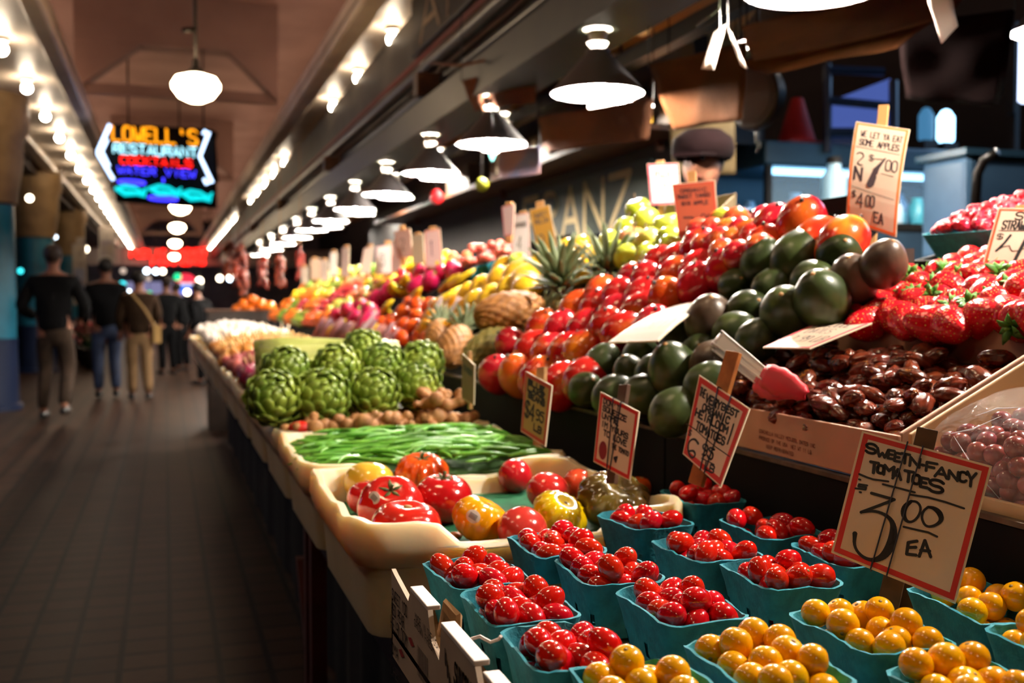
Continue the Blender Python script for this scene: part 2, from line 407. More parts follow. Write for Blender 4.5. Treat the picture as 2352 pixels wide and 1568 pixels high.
run('conduit_pipe', 1.68, 2.60, .035, pm('pipe_grey', '#33302e', rough=.3), 'thinner grey pipe below the thick black fascia pipe', 'pipe')
run('electric_cable', 1.74, 2.72, .022, M_pipe, 'black cable tucked between pipe and fascia', 'cable', sag=.01)
struct(MB().box(1.80, 1.86, 1.2, 30, 2.62, 2.7).build('trim_5', pm('orange_wood_trim', '#7a4a22', '#5c3314', rough=.5, sc=10)))
struct(MB().box(1.86, 3.3, 1.0, 30, 2.66, 2.72).build('ceiling.001', M_cream))
struct(MB().box(1.47, 1.74, 1.2, 30, 2.24, 2.42).build('beam', M_green))
struct(MB().box(1.85, 1.98, 1.2, 30, 2.56, 2.66).build('trim_6', M_dark))
struct(MB().box(2.25, 2.33, 1.2, 30, 2.42, 2.5).build('beam', M_green))
for Y in [2.8, 6.4, 10.4, 15, 20]:
    struct(MB().box(1.5, 3.3, Y, Y + .1, 2.5, 2.64).build('beam', M_brownwood))
o = MB().tube([at_d(990, 145, 5.2), at_d(1060, 150, 5.1), at_d(1130, 135, 5.0), at_d(1200, 95, 4.9)], .008, 6).build('loose_wire', pm('tan_wire', '#6a4530', rough=.5), None, True)
c = at_d(1090, 148, 5.05); mb_center(o, c); tag(o, 'loose tan wire sagging below the fascia pipes', 'wire')
# ------------------------------------------------------------------ cone shade lamps over the produce
M_shade = pm('shade_charcoal', '#4c484a', rough=.4)
M_shin = pm('shade_white_enamel', '#f6f4ef', rough=.5)
M_lbulb = glow('lamp_bulb_light', '#fff3e2', 2600)
def lampmesh():
    mb = MB(); mb.rev([(.046, .162), (.046, .15), (.17, .012), (.176, .0)], 32)
    mb.m = 1; mb.rev([(.176, .0), (.168, .008), (.042, .15), (.044, .162)], 32); return mb.me('shade', [M_shade, M_shin], auto=50)
me_sh = lampmesh()
me_so = MB().rev([(0, .27), (.06, .27), (.062, .245), (.035, .225), (.03, .2), (.04, .19), (.026, .17), (.022, .08), (0, .08)], 18).me('socket', M_sock, auto=40)
me_lb = MB().sph((0, 0, .045), .036, 12, 8).me('bulb', M_lbulb)
def lamp(p, rot, lab, grp, top):
    o = empty('cone_lamp', p); o.rotation_euler = rot
    link('shade', me_sh, o); link('socket', me_so, o); link('bulb', me_lb, o)
    if top - p[2] > .27: MB().tube([(0, 0, .26), (0, 0, top - p[2])], .008, 6).build('cord', M_pipe, o, True)
    return tag(o, lab, 'pendant lamp', grp)
labs = {1: 'largest charcoal cone lamp, cut off by the top edge of the photo', 2: 'charcoal cone lamp with white porcelain socket above the red price card', 3: 'charcoal cone lamp with a pointed bulb showing under its rim', 4: 'charcoal cone lamp above the tan price card', 5: 'charcoal cone lamp with a white card hanging under it'}
for i, Y in enumerate([.98, 2.29, 3.68, 5.03, 6.3, 7.65, 9.0, 10.4, 11.8, 13.2, 14.8, 16.5, 18.5]):
    lamp((1.56, Y, 2.0), (0, 0, 0), labs.get(i, 'charcoal cone lamp further along the front lamp row, lit white inside'), 'front row of cone lamps', 2.24)
for i, (Y, x, r) in enumerate([(-.5, 9, 0), (3.65, 2.32, -.16), (5.18, 2.33, 0), (6.9, 2.24, 0), (8.7, 2.24, 0), (10.5, 2.24, 0), (12.6, 2.24, 0), (15, 2.24, 0)]):
    if x < 5: lamp((x, Y, 2.26), (0, r, 0), {1: 'tilted cone lamp tucked under the largest lamp, near the hanging tags', 2: 'cone lamp seen directly under the rim of the porcelain-socket lamp'}.get(i, 'cone lamp in the rear lamp row over the fruit'), 'rear row of cone lamps', 2.64)
p = at_d(1131, 357, 5.0)
o = MB().rev([(0, -.028), (.008, -.02), (.016, .0), (.02, .02), (.012, .03)], 12).build('pointed_bulb', glow('cyan_bulb', '#a8fff0', 3), None, True); o.location = p
tag(o, 'small pointed cyan bulb hanging just below a cone lamp', 'light bulb')
MB().tube([(0, 0, .03), (0, 0, .3)], .003, 6).build('cord', M_pipe, o, True)
# ------------------------------------------------------------------ far side of the aisle
M_teal = pm('teal_column_paint', '#1c6f8c', '#195f78', rough=.35, sc=3)
M_navy = pm('navy_base_paint', '#101e3c', rough=.4)
def column(x, y, r, lab):
    mb = MB(); mb.rev([(r * 1.15, 0), (r * 1.15, .06), (r * 1.05, .08), (r * 1.02, .75), (r * 1.04, .8)], 24, (x, y, 0))
    mb.m = 1; mb.rev([(r, .8), (r, 2.28)], 24, (x, y, 0))
    mb.m = 2; mb.rev([(r * 1.0, 2.28), (r * 1.1, 2.3), (r * 1.12, 2.4), (r * 1.3, 2.75), (r * 1.32, 3.0), (r * 1.5, 3.1), (r * 1.5, 4.75)], 24, (x, y, 0))
    o = mb.build('column', [M_navy, M_teal, pm('capital_cream', '#9a7c54', '#7d6240', rough=.6, sc=4)], None, True, 40); return struct(o, lab)
column(-1.93, 12.9, .34, 'round teal column with navy base and cream flared capital')
column(-2.1, 19.5, .3, 'second round teal column behind the walking man'); column(-2.2, 27, .3, 'third round teal column far along the aisle')
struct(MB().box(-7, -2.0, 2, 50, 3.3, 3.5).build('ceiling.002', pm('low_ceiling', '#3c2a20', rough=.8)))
def tb(x0, x1, y0, y1, z0, z1, name, m, lab, cat, b=.01):
    o = MB().box(x0, x1, y0, y1, z0, z1).build(name, m); mb_center(o, ((x0 + x1) / 2, (y0 + y1) / 2, z0)); bev(o, b); return tag(o, lab, cat)
def stall(name, x0, x1, y0, y1, h, m, lab, cat, shelves=0):
    r = empty(name, ((x0 + x1) / 2, (y0 + y1) / 2, 0)); T = Matrix.Translation(-r.location)
    def p(mb, n, mm):
        o = mb.build(n, mm, r); o.data.transform(T); bev(o, .008)
    p(MB().box(x0 + .03, x1 - .03, y0 + .03, y1 - .03, .06, h - .04), 'body', m); p(MB().box(x0 + .06, x1 - .06, y0 + .06, y1 - .06, 0, .06), 'plinth', M_dark)
    p(MB().box(x0, x1, y0, y1, h - .04, h), 'counter_top', M_brownwood)
    for k in range(shelves): p(MB().box(x0, x0 + .35, y0, y1, h + .35 + .35 * k, h + .38 + .35 * k), 'shelf', M_brownwood)
    if shelves:
        for y in (y0, y1 - .04): p(MB().box(x0, x0 + .35, y, y + .04, h, h + .35 * shelves + .1), 'upright', M_brownwood)
    return tag(r, lab, cat)
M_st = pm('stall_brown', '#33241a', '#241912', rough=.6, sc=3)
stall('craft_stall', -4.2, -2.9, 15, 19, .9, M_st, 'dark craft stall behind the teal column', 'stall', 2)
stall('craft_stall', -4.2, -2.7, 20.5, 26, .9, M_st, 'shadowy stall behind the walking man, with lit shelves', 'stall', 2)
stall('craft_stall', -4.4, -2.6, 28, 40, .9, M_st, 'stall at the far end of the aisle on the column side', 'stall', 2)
M_pap = pm('poster_pale', '#c6b8a8', '#a89a90', rough=.6, sc=6)
for i, (a, b_, d, h, lab) in enumerate([((168, 560), (198, 700), 24, 1, 'pale poster panel between the walking man and the column'), ((176, 545), (192, 600), 23, 1, 'bright small poster above the flower stand'), ((228, 520), (262, 600), 27, 1, 'beige wall panel behind the couple')]):
    p0 = at_d(a[0], b_[1], d); w = (b_[0] - a[0]) / FPX * d; hh = (b_[1] - a[1]) / FPX * d
    o = MB().box(0, w, 0, .03, 0, hh).build('poster', M_pap); o.location = p0; bev(o, .004); tag(o, lab, 'poster')
    MB().box(w * .3, w * .35, .04, .07, -p0.z, hh).build('post', M_dark, o)
    MB().box(w * .1, w * .9, -.006, -.001, hh * .15, hh * .6).build('picture', pm('poster_print%d' % i, ['#a8b6d8', '#d8c8a0', '#a08a70'][i], '#8a7a80', rough=.6, sc=5), o)
# small lights far away
BL = {'y': glow('far_light_warm', '#ffeccc', 9), 'w': glow('far_light_cool', '#dff0ff', 9), 'c': glow('far_light_cyan', '#30c8d0', 3), 'g': glow('far_light_green', '#10b878', 2.5), 'd': glow('far_light_dim', '#c8b0a0', 1.2)}
me_far = {k: MB().sph((0, 0, 0), 1, 12, 8).me('far_bulb', m) for k, m in BL.items()}
FARL = [(68, 455, 14, .045, 'y', 'bare warm bulb beside the capital of the teal column'), (113, 543, 18, .03, 'd', 'dim twin bulb above the walking man'), (127, 544, 18, .03, 'w', 'pale bulb of the pair above the walking man'),
 (186, 551, 26, .07, 'y', 'warm bulb above the flower stand'), (171, 573, 26, .06, 'w', 'cool white bulb above the flower stand'), (196, 572, 26, .08, 'y', 'soft yellow bulb beside the cool white one'), (190, 618, 26, .06, 'w', 'cool bulb low above the flowers'),
 (237, 588, 30, .08, 'y', 'warm light over the couple'), (243, 600, 31.5, .08, 'y', 'larger warm light over the couple'), (47, 622, 16, .04, 'c', 'tiny cyan light beside the teal column'), (283, 622, 32, .09, 'd', 'dim light over the woman'),
 (337, 622, 40, .1, 'w', 'round ceiling light below the red neon'), (358, 623, 40, .1, 'w', 'second round ceiling light below the red neon'), (374, 623, 40, .1, 'y', 'third round ceiling light below the red neon'), (326, 640, 40, .09, 'd', 'dim ring light below the red neon'), (341, 640, 40, .09, 'd', 'dim ring light next to its twin below the red neon'),
 (281, 655, 36, .14, 'c', 'turquoise light beside the head of the dark jacketed person'), (295, 671, 36, .09, 'w', 'small blue white light above the woman'), (343, 675, 42, .12, 'g', 'green light in the far doorway'), (408, 636, 37, .13, 'g', 'green light above the round soft drink emblem'),
 (430, 671, 36, .1, 'y', 'warm bulb below the round soft drink emblem'), (458, 645, 34, .11, 'y', 'bright lamp beside the round emblem'), (452, 654, 32, .08, 'y', 'lower bright lamp beside the round emblem'), (505, 639, 25, .07, 'y', 'bright lamp behind the hanging red peppers'), (532, 632, 22, .09, 'y', 'brightest lamp behind the hanging red peppers'), (528, 640, 20.5, .05, 'w', 'small lamp below the brightest one behind the peppers')]
for px, py, d, r, c_, lab in FARL:
    o = link('distant_bulb', me_far[c_], None, at_d(px, py, d), None, r); tag(o, lab, 'light bulb', 'small lights at the far end')
    cr = MB().tube([(0, 0, .95), (0, 0, (3.3 - o.location.z) / r)], .09, 5).build('cord', M_pipe, o, True)
# round soft drink emblem and bright openings at the far end
o = empty('round_emblem_sign', at_d(427, 652, 42)); R = .42
def halfdisc(a0, a1, zsq):
    mb = MB(); P = [Vector((R * cos(a), 0, R * zsq * sin(a))) for a in [a0 + (a1 - a0) * k / 12 for k in range(13)]]
    mb.add(P + [p + Vector((0, .1, 0)) for p in P], [tuple(range(13)), tuple(range(25, 12, -1))] + [(i, (i + 1) % 13, 13 + (i + 1) % 13, 13 + i) for i in range(13)]); return mb
halfdisc(.15, pi - .15, 1).build('red_half', glow('emblem_red', '#ff3048', 1.3), o); halfdisc(pi + .15, 2 * pi - .15, 1).build('blue_half', glow('emblem_blue', '#3a70e8', 1.4), o)
MB().box(-R, R, .0, .1, -.05, .05).build('white_band', glow('emblem_white', '#e0d8f0', 1.2), o)
MB().tube([(0, .05, .4), (0, .05, 2.2)], .03, 6).build('rod', M_steel, o)
tag(o, 'round red white and blue soft drink emblem lit at the end of the hall', 'sign')
o = MB().box(-1.3, 1.3, 0, .06, -.45, .35).build('lit_shop_window', glow('shop_window_glow', '#8a86b0', .75)); o.location = at_d(350, 665, 46); tag(o, 'bluish lit shop front behind the walkers at the end of the hall', 'shop window')
MB().box(-1.4, 1.4, -.02, .05, -.53, -.45).build('sill', M_dark, o); MB().box(-1.4, 1.4, -.02, .05, .35, .43).build('lintel', M_dark, o)
for x in (-.45, .45): MB().box(x - .03, x + .03, -.03, -.001, -.45, .35).build('mullion', M_dark, o)
MB().box(-1.35, -1.2, 0, .06, -1.7, -.53).build('post', M_dark, o)
struct(MB().box(-6.9, 7.1, 44, 44.3, 2.62, 3.3).build('beam', pm('far_beam', '#b8a8a0', rough=.6)))
# flowers by the stall
def bucket_flowers(p, col, lab):
    o = empty('flower_bucket', p)
    MB().rev([(0, 0), (.13, 0), (.17, .35), (.175, .36), (.16, .35), (.12, .03), (0, .03)], 20).build('bucket', M_steel, o, True)
    mb = MB()
    for k in range(26):
        a = RND.random() * 6.28; r = RND.random() ** .5 * .28; mb.sph((r * cos(a), r * sin(a), .55 + RND.random() * .35 - r * .5), .05, 7, 5)
    mb.build('blooms', pm('bloom_' + lab[:4], col, rough=.6), o, True)
    mb = MB()
    for k in range(14):
        a = k * .45; mb.tube([(0, 0, .3), (.1 * cos(a), .1 * sin(a), .5), (.2 * cos(a), .2 * sin(a), .62)], .012, 5)
    mb.build('stems', pm('stem_' + lab[:4], '#24401c', rough=.6), o, True); tag(o, lab, 'flower bucket')
for (x, y, d), c_, lab in [((199, 760, 19.5), '#c01c28', 'red flowers in a dark bucket behind the walking man'), ((212, 790, 18.6), '#5a2018', 'dark reddish foliage bucket by the walking man'), ((190, 745, 21.3), '#c8a8a0', 'pale pink blooms behind the red flowers')]:
    p = at_d(x, y, d); bucket_flowers((p.x, p.y, 0), c_, lab)
# ================================================================== people
def skinobj(name, V, Ed, Rr, m, parent, sub=1):
    me = bpy.data.meshes.new(name); me.from_pydata(V, Ed, []); me.materials.append(m)
    o = link(name, me, parent); md = o.modifiers.new('skin', 'SKIN'); md.use_smooth_shade = True
    for i, r in enumerate(Rr):
        me.skin_vertices[0].data[i].radius = r if isinstance(r, tuple) else (r, r)
        me.skin_vertices[0].data[i].use_root = (i == 0)
    s = o.modifiers.new('sub', 'SUBSURF'); s.levels = sub; s.render_levels = sub
    return o
M_skin = pm('skin', '#8a5a44', '#7a4c38', rough=.55, sc=10, sss=.0)
def person(loc, hd, H, lab, jacket, trouser, hairc, pose, hat=None, bag=None, longcoat=False, skirt=0, leanY=0.0):
    s = H / 1.78
    root = empty('person', loc, hd); root.scale = (s, s, s)
    kl, kr, al, ar = pose['kl'], pose['kr'], pose['al'], pose['ar']        # knees, ankles (x,y,z)
    el, er, hl, hr = pose['el'], pose['er'], pose['hl'], pose['hr']
    L = leanY
    P = [(0, 0, .98), (0, .01 + L * .3, 1.18), (0, .0 + L * .7, 1.38), (0, -.005 + L, 1.49), (0, .01 + L * 1.1, 1.56), (0, .015 + L * 1.2, 1.64), (0, .01 + L * 1.25, 1.74)]
    R0 = [(.15, .11), (.14, .1), (.15, .1), (.055, .055), (.06, .065), (.075, .09), (.055, .065)]
    Ed = [(0, 1), (1, 2), (2, 3), (3, 4), (4, 5), (5, 6)]
    V = list(P); R = list(R0)
    def chain(frm, pts):
        p = frm
        for c_, r in pts:
            V.append(c_); R.append(r); Ed.append((p, len(V) - 1)); p = len(V) - 1
        return p
    for sx, k, a in ((-1, kl, al), (1, kr, ar)):
        chain(0, [((sx * .095, .0, .9), .09), (k, .06), ((k[0] * .5 + a[0] * .5, k[1] * .5 + a[1] * .5 - .015, k[2] * .5 + a[2] * .5 + .03), .055), (a, .038), ((a[0], a[1] + .08, a[2] - .04), .035), ((a[0] + sx * .01, a[1] + .16, a[2] - .055), .028)])
    for sx, e, h in ((-1, el, hl), (1, er, hr)):
        j = chain(2, [((sx * .16, L * .8, 1.41), .062), ((sx * .2, L * .8, 1.36), .055), (e, .042), (h, .028)])
        d = Vector(h) - Vector(e); d.normalize(); sd = Vector((sx, 0, 0)); sd = (sd - d * sd.dot(d)).normalized(); pl = tuple(Vector(h) + d * .07)
        j2 = chain(j, [(pl, (.03, .018))])
        for q in range(4):
            b0 = Vector(pl) + d * .025 + sd * (.024 - .016 * q); chain(j2, [(tuple(b0), .0085), (tuple(b0 + d * (.05 - abs(q - 1.4) * .008) + Vector((0, .015, 0))), .007)])
        chain(j, [(tuple(Vector(h) + d * .03 - sd * .04 + Vector((0, .01, 0))), .01), (tuple(Vector(h) + d * .065 - sd * .05 + Vector((0, .02, 0))), .008)])
    # nose and ears grow from the head
    chain(5, [((0, .115 + L * 1.2, 1.635), .014)]); chain(5, [((-.083, .01 + L * 1.2, 1.64), .016)]); chain(5, [((.083, .01 + L * 1.2, 1.64), .016)])
    body = skinobj('body', V, Ed, R, M_skin, root)
    hy = L * 1.2
    mb = MB()
    for sx in (-1, 1): mb.sph((sx * .032, .094 + hy, 1.665), .011, 8, 6)
    mb.build('eyes', pm('eye_dark', '#1a1210', rough=.2), root, True)
    mb = MB().tube([(-.026, .098 + hy, 1.592), (0, .104 + hy, 1.59), (.026, .098 + hy, 1.592)], .006, 6); mb.build('mouth', pm('lips', '#7a3a30', rough=.5), root, True)
    def shell(name, idx, m):
        pass
    # trousers
    V2 = [(0, 0, .99), (0, 0, .9)]; R2 = [(.155, .12), (.15, .125)]; E2 = [(0, 1)]
    for sx, k, a in ((-1, kl, al), (1, kr, ar)):
        p = 1
        for c_, r in [((sx * .1, 0, .84), (.105, .11)), (k, .08), ((k[0] * .5 + a[0] * .5, k[1] * .5 + a[1] * .5 - .015, k[2] * .5 + a[2] * .5 + .02), .072), ((a[0], a[1], a[2] + .0), .064)]:
            V2.append(c_); R2.append(r); E2.append((p, len(V2) - 1)); p = len(V2) - 1
    skinobj('trousers', V2, E2, R2, trouser, root)
    zb = .62 if longcoat else .86
    V3 = [(0, L * .7, 1.36), (0, L * .3, 1.16), (0, 0, 1.0), (0, 0, zb), (0, L * .9, 1.46)]; R3 = [(.19, .13), (.185, .135), (.19, .14), (.2, .15) if longcoat else (.18, .14), (.11, .09)]; E3 = [(0, 1), (1, 2), (2, 3), (0, 4)]
    for sx, e, h in ((-1, el, hl), (1, er, hr)):
        p = 0
        for c_, r in [((sx * .19, L * .8, 1.39), .085), (e, .07), (tuple(Vector(h) * .9 + Vector(e) * .1), .05)]:
            V3.append(c_); R3.append(r); E3.append((p, len(V3) - 1)); p = len(V3) - 1
    skinobj('coat' if longcoat else 'jacket', V3, E3, R3, jacket, root)
    for a, sx in ((al, -1), (ar, 1)):
        mb = MB().sph((a[0], a[1] + .06, a[2] - .045), (.05, .14, .05), 12, 8, lambda p, t, f: Vector((p.x, p.y, max(p.z, -.035))))
        mb.build('shoe', pm('shoe_black', '#0d0b0a', rough=.4), root, True)
    mb = MB().sph((0, -.008 + hy, 1.675), (.088, .106, .1), 16, 12, lambda p, t, f: p if (p.y < .02 or p.z > .055) else Vector((p.x * .8, p.y * .55, p.z * .85)))
    mb.build('hair', pm('hair_' + lab[:6], hairc, rough=.6), root, True)
    if hat:
        mb = MB().rev([(.0, 1.80), (.08, 1.795), (.125, 1.76), (.135, 1.72), (.13, 1.69), (.118, 1.67), (.1, 1.67)], 20, (0, .0 + hy, .0))
        mb.prism([(-.09, .08 + hy, 1.675), (.09, .08 + hy, 1.675), (.06, .2 + hy, 1.665), (-.06, .2 + hy, 1.665)], (0, 0, .012)); mb.build('cap', hat, root, True, 40)
    if bag:
        mb = MB().tube([(-.12, -.12, 1.47), (.05, -.16, 1.25), (.2, -.12, 1.0)], .018, 6); mb.box(.17, .27, -.14, .06, .78, 1.02); mb.build('shoulder_bag', bag, root)
    return tag(root, lab, 'person')
M_blk = pm('black_cloth', '#0b0b0d', rough=.95, spec=.1); M_jean = pm('blue_denim', '#1c2c4c', '#14203a', rough=.8, sc=20); M_gtr = pm('grey_brown_cloth', '#3a2e26', '#2c231d', rough=.95, spec=.1, sc=8)
M_brc = pm('brown_coat', '#2e2016', '#241911', rough=.95, spec=.1, sc=6); M_khk = pm('beige_cloth', '#80664a', '#6e573e', rough=.95, spec=.1, sc=6)
walk = dict(kl=(-.1, .1, .52), al=(-.12, .02, .1), kr=(.12, .05, .5), ar=(.14, -.3, .17), el=(-.31, -.04, 1.14), er=(.31, -.04, 1.14), hl=(-.2, .2, 1.03), hr=(.22, .18, 1.02))
stand = dict(kl=(-.09, .02, .51), al=(-.1, 0, .1), kr=(.09, .02, .51), ar=(.11, -.02, .1), el=(-.25, -.03, 1.14), er=(.25, -.03, 1.14), hl=(-.24, .12, .92), hr=(.24, .12, .92))
p = at_z(128, 965, 0); person((p.x, p.y, 0), -.1, 1.80, 'man in a bulky black jacket and grey trousers walking away beside the teal column', M_blk, M_gtr, '#2a1a14', walk)
p = at_z(247, 914, 0); person((p.x, p.y, 0), .1, 1.76, 'person in a black jacket and blue jeans walking away between the man and the woman', M_blk, M_jean, '#14100e', dict(stand, kl=(-.1, .05, .51), ar=(.1, -.14, .11)))
p = at_z(322, 919, 0); person((p.x, p.y, 0), .12, 1.60, 'woman in a brown coat with tan shoulder bag and beige trousers seen from behind', M_brc, M_khk, '#120c0a', dict(stand, hr=(.1, .2, 1.05)), bag=pm('tan_bag', '#8a6a34', rough=.6), longcoat=False)
p = at_z(385, 862, 0); person((p.x, p.y, 0), .5, 1.62, 'shopper in dark clothes standing past the woman with the tan bag', M_blk, M_blk, '#2a1c14', stand)
for (x, y), lab, h in [((470, 858), 'dark figure bending over the end of the crates', 1.5), ((420, 840), 'dark dressed shopper behind the bending figure', 1.55)]:
    d = 15 if h == 1.5 else 18; p = at_d(x, y, d); person((p.x, p.y, 0), .9, h, lab, M_blk, M_blk, '#0e0a08', stand, leanY=.12)
M_cap = pm('maroon_cap', '#0b0102', rough=.95, spec=.1)
p = at_d(1612, 690, 4.62)
person((p.x, p.y, .12), 2.3, 1.83, 'stall vendor in a dark maroon cap and blue grey shirt behind the fruit', pm('blue_grey_shirt', '#4a5a70', '#3c4a5e', rough=.95, spec=.1, sc=6), pm('navy_apron', '#10182c', rough=.8), '#140c0a', dict(stand, er=(.27, .1, 1.15), hr=(.15, .38, 1.1), hl=(-.15, .36, 1.08), el=(-.27, .1, 1.15)), hat=M_cap)
# ================================================================== the stall: table, crates, boxes
M_plas = pm('crate_plastic', '#e6d2b0', '#d4bb92', rough=.42, sc=5, bump=.15, bsc=25, bdist=.004, ramp=(.3, .75))
_b = M_plas.node_tree.nodes['Principled BSDF']; _b.inputs['Subsurface Weight'].default_value = .75; _b.inputs['Subsurface Radius'].default_value = (.05, .036, .022); _b.inputs['Subsurface Scale'].default_value = 1
M_card = pm('cardboard_tan', '#a57c50', '#8f6a42', rough=.8, sc=12)
M_cwhite = pm('white_cardboard', '#cdb6a0', '#c0a892', rough=.7, sc=10)
M_ctop = pm('white_card_edge', '#ece0da', rough=.6)
M_tealp = pm('teal_pulp', '#238fa2', '#187686', rough=.85, sc=60, bump=.8, bsc=220, bdist=.0012)
M_mat = pm('green_mat', '#0f6a45', '#0b5738', rough=.8, sc=60, bump=.4, bsc=300)
M_dwood = pm('stained_wood', '#2a1a12', '#1c110b', rough=.6, sc=20)
M_redwood = pm('red_brown_leg', '#56180c', '#421208', rough=.5, sc=10)
def rrect(w, l, r, n=5):
    P = []
    for cx, cy, a0 in ((w / 2 - r, l / 2 - r, 0), (-w / 2 + r, l / 2 - r, pi / 2), (-w / 2 + r, -l / 2 + r, pi), (w / 2 - r, -l / 2 + r, 3 * pi / 2)):
        for k in range(n): a = a0 + pi / 2 * k / (n - 1); P.append((cx + r * cos(a), cy + r * sin(a)))
    Q = []
    for i, p in enumerate(P):     # subdivide the long sides
        q = P[(i + 1) % len(P)]; Q.append(p); d = sqrt((q[0] - p[0]) ** 2 + (q[1] - p[1]) ** 2); k = int(d / .03) if w > .3 else int(d / .0085)
        for j in range(1, k): Q.append((p[0] + (q[0] - p[0]) * j / k, p[1] + (q[1] - p[1]) * j / k))
    return Q
def loops(mb, L, capfirst=True, caplast=True, skip=None):
    n = len(L[0]); vs = [p for l in L for p in l]; fs = []
    for i in range(len(L) - 1):
        for j in range(n):
            if skip and skip(i, j): continue
            fs.append((i * n + j, i * n + (j + 1) % n, (i + 1) * n + (j + 1) % n, (i + 1) * n + j))
    if capfirst: fs.append(tuple(range(n)))
    if caplast: fs.append(tuple((len(L) - 1) * n + j for j in range(n))[::-1])
    return mb.add(vs, fs)
def crate(x0, x1, y0, y1, zt, zb, lab, liner=None, seed=0, zf=None):
    w, l = x1 - x0, y1 - y0; zf = zf or zt - .075
    BASE = rrect(w, l, .045)
    def ring(ins, z, top=False, f=1):
        out = []
        for (x, y) in [(x_ * (1 - 2 * ins / w), y_ * (1 - 2 * ins / l)) for x_, y_ in BASE]:
            u = x / (w / 2); v = y / (l / 2); zz = z
            if top:
                cf = min(1, max(0, (w / 2 - abs(x) - .1) / .05)); cf = cf * cf * (3 - 2 * cf)
                if abs(v) > .9: zz -= .034 * cf
                elif abs(u) > .9:
                    cf = min(1, max(0, (l / 2 - abs(y) - .09) / .05)); zz -= .010 * cf + .004 * sin(y * 40 + seed)
                zz += .003 * noise3((x, y, seed), 18, seed)
            x2 = x + (.004 * noise3((x, y, z), 15, seed) if f else 0); out.append((x2, y, zz))
        return out
    mb = MB()
    loops(mb, [ring(.03, zf - zt), ring(.018, -.012, True), ring(.013, 0, True), ring(.003, 0.0, True), ring(-.002, -.008, True), ring(-.003, -.035, False), ring(.004, -.06, False), ring(.016, -.066, False), ring(.02, -.1, False), ring(.026, zb - zt, False, 0)])
    o = mb.build('plastic_crate', M_plas, None, True, 50, loc=((x0 + x1) / 2, (y0 + y1) / 2, zt)); tag(o, lab, 'crate')
    if liner:
        m2 = MB(); m2.box(-w / 2 + .034, w / 2 - .034, -l / 2 + .034, l / 2 - .034, zf - zt + .001, zf - zt + .006); m2.build('green_liner', liner, o)
    return o
ZT, ZB = .92, .756
crate(.238, .735, 1.372, 1.885, ZT, ZB, 'cream plastic crate with green liner holding the heirloom tomatoes', M_mat, 1, .855)
crate(.238, .75, 1.90, 2.415, ZT, ZB, 'cream plastic crate filled with green beans', None, 2)
crate(.238, .76, 2.43, 2.98, ZT, ZB, 'worn cream crate under the ginger and artichokes', None, 3)
crate(.236, .76, 3.0, 3.55, ZT - .005, ZB, 'cream crate under the celery, behind the artichokes', None, 4)
crate(.233, .76, 3.57, 4.15, ZT, ZB, 'cream crate of red onions', None, 5)
crate(.23, .76, 4.17, 4.9, ZT, ZB, 'cream crate of red and sweet potatoes behind the red onions', None, 6)
for k in range(6): crate(.226 - .007 * k, .76, 4.92 + .74 * k, 5.64 + .74 * k, ZT, ZB, ['cream crate where the yellow onions begin', 'second cream crate of onions', 'cream crate where the garlic begins', 'second cream crate of garlic', 'third cream crate of garlic', 'last cream crate of the front row'][k], None, 7 + k)
# table and skirt
o = MB().box(.3, 1.5, .2, 9.4, .70, .756).build('display_table', M_dwood); mb_center(o, (.9, 4.8, .7)); tag(o, 'long dark wooden table carrying the crates and fruit', 'table')
for Y in (1.0, 4.6, 8.6):
    for x in (.53, 1.3):
        l = MB().box(x, x + .06, Y, Y + .06, 0, .7).build('leg', M_dwood, o); l.data.transform(Matrix.Translation(-o.location))
for Y in (2.52, 2.42):
    l = MB().box(.31, .345, Y - .02, Y + .02, 0, .7).build('leg', M_redwood, o); l.data.transform(Matrix.Translation(-o.location))
l = MB().prism([(.315, 2.44, .25), (.34, 2.44, .25), (.34, 2.48, .25), (.315, 2.48, .25)], (0, .28, .3)).build('brace', M_redwood, o); l.data.transform(Matrix.Translation(-o.location))
mb = MB(); pts = []
for k in range(120):
    y = .3 + 9.0 * k / 119; pts.append((.50 + .012 * sin(k * 1.9) + .008 * sin(k * .7), y))
vs = [(x, y, z) for z in (.02, .7) for x, y in pts]; mb.add(vs, [(i, i + 1, 120 + i + 1, 120 + i) for i in range(119)]); vs2 = [(x + .004, y, z) for x, y, z in vs]; mb.add(vs2, [(120 + i, 120 + i + 1, i + 1, i) for i in range(119)])
l = mb.build('table_skirt', pm('black_skirt_cloth', '#090808', rough=.9), o, True); l.data.transform(Matrix.Translation(-o.location))
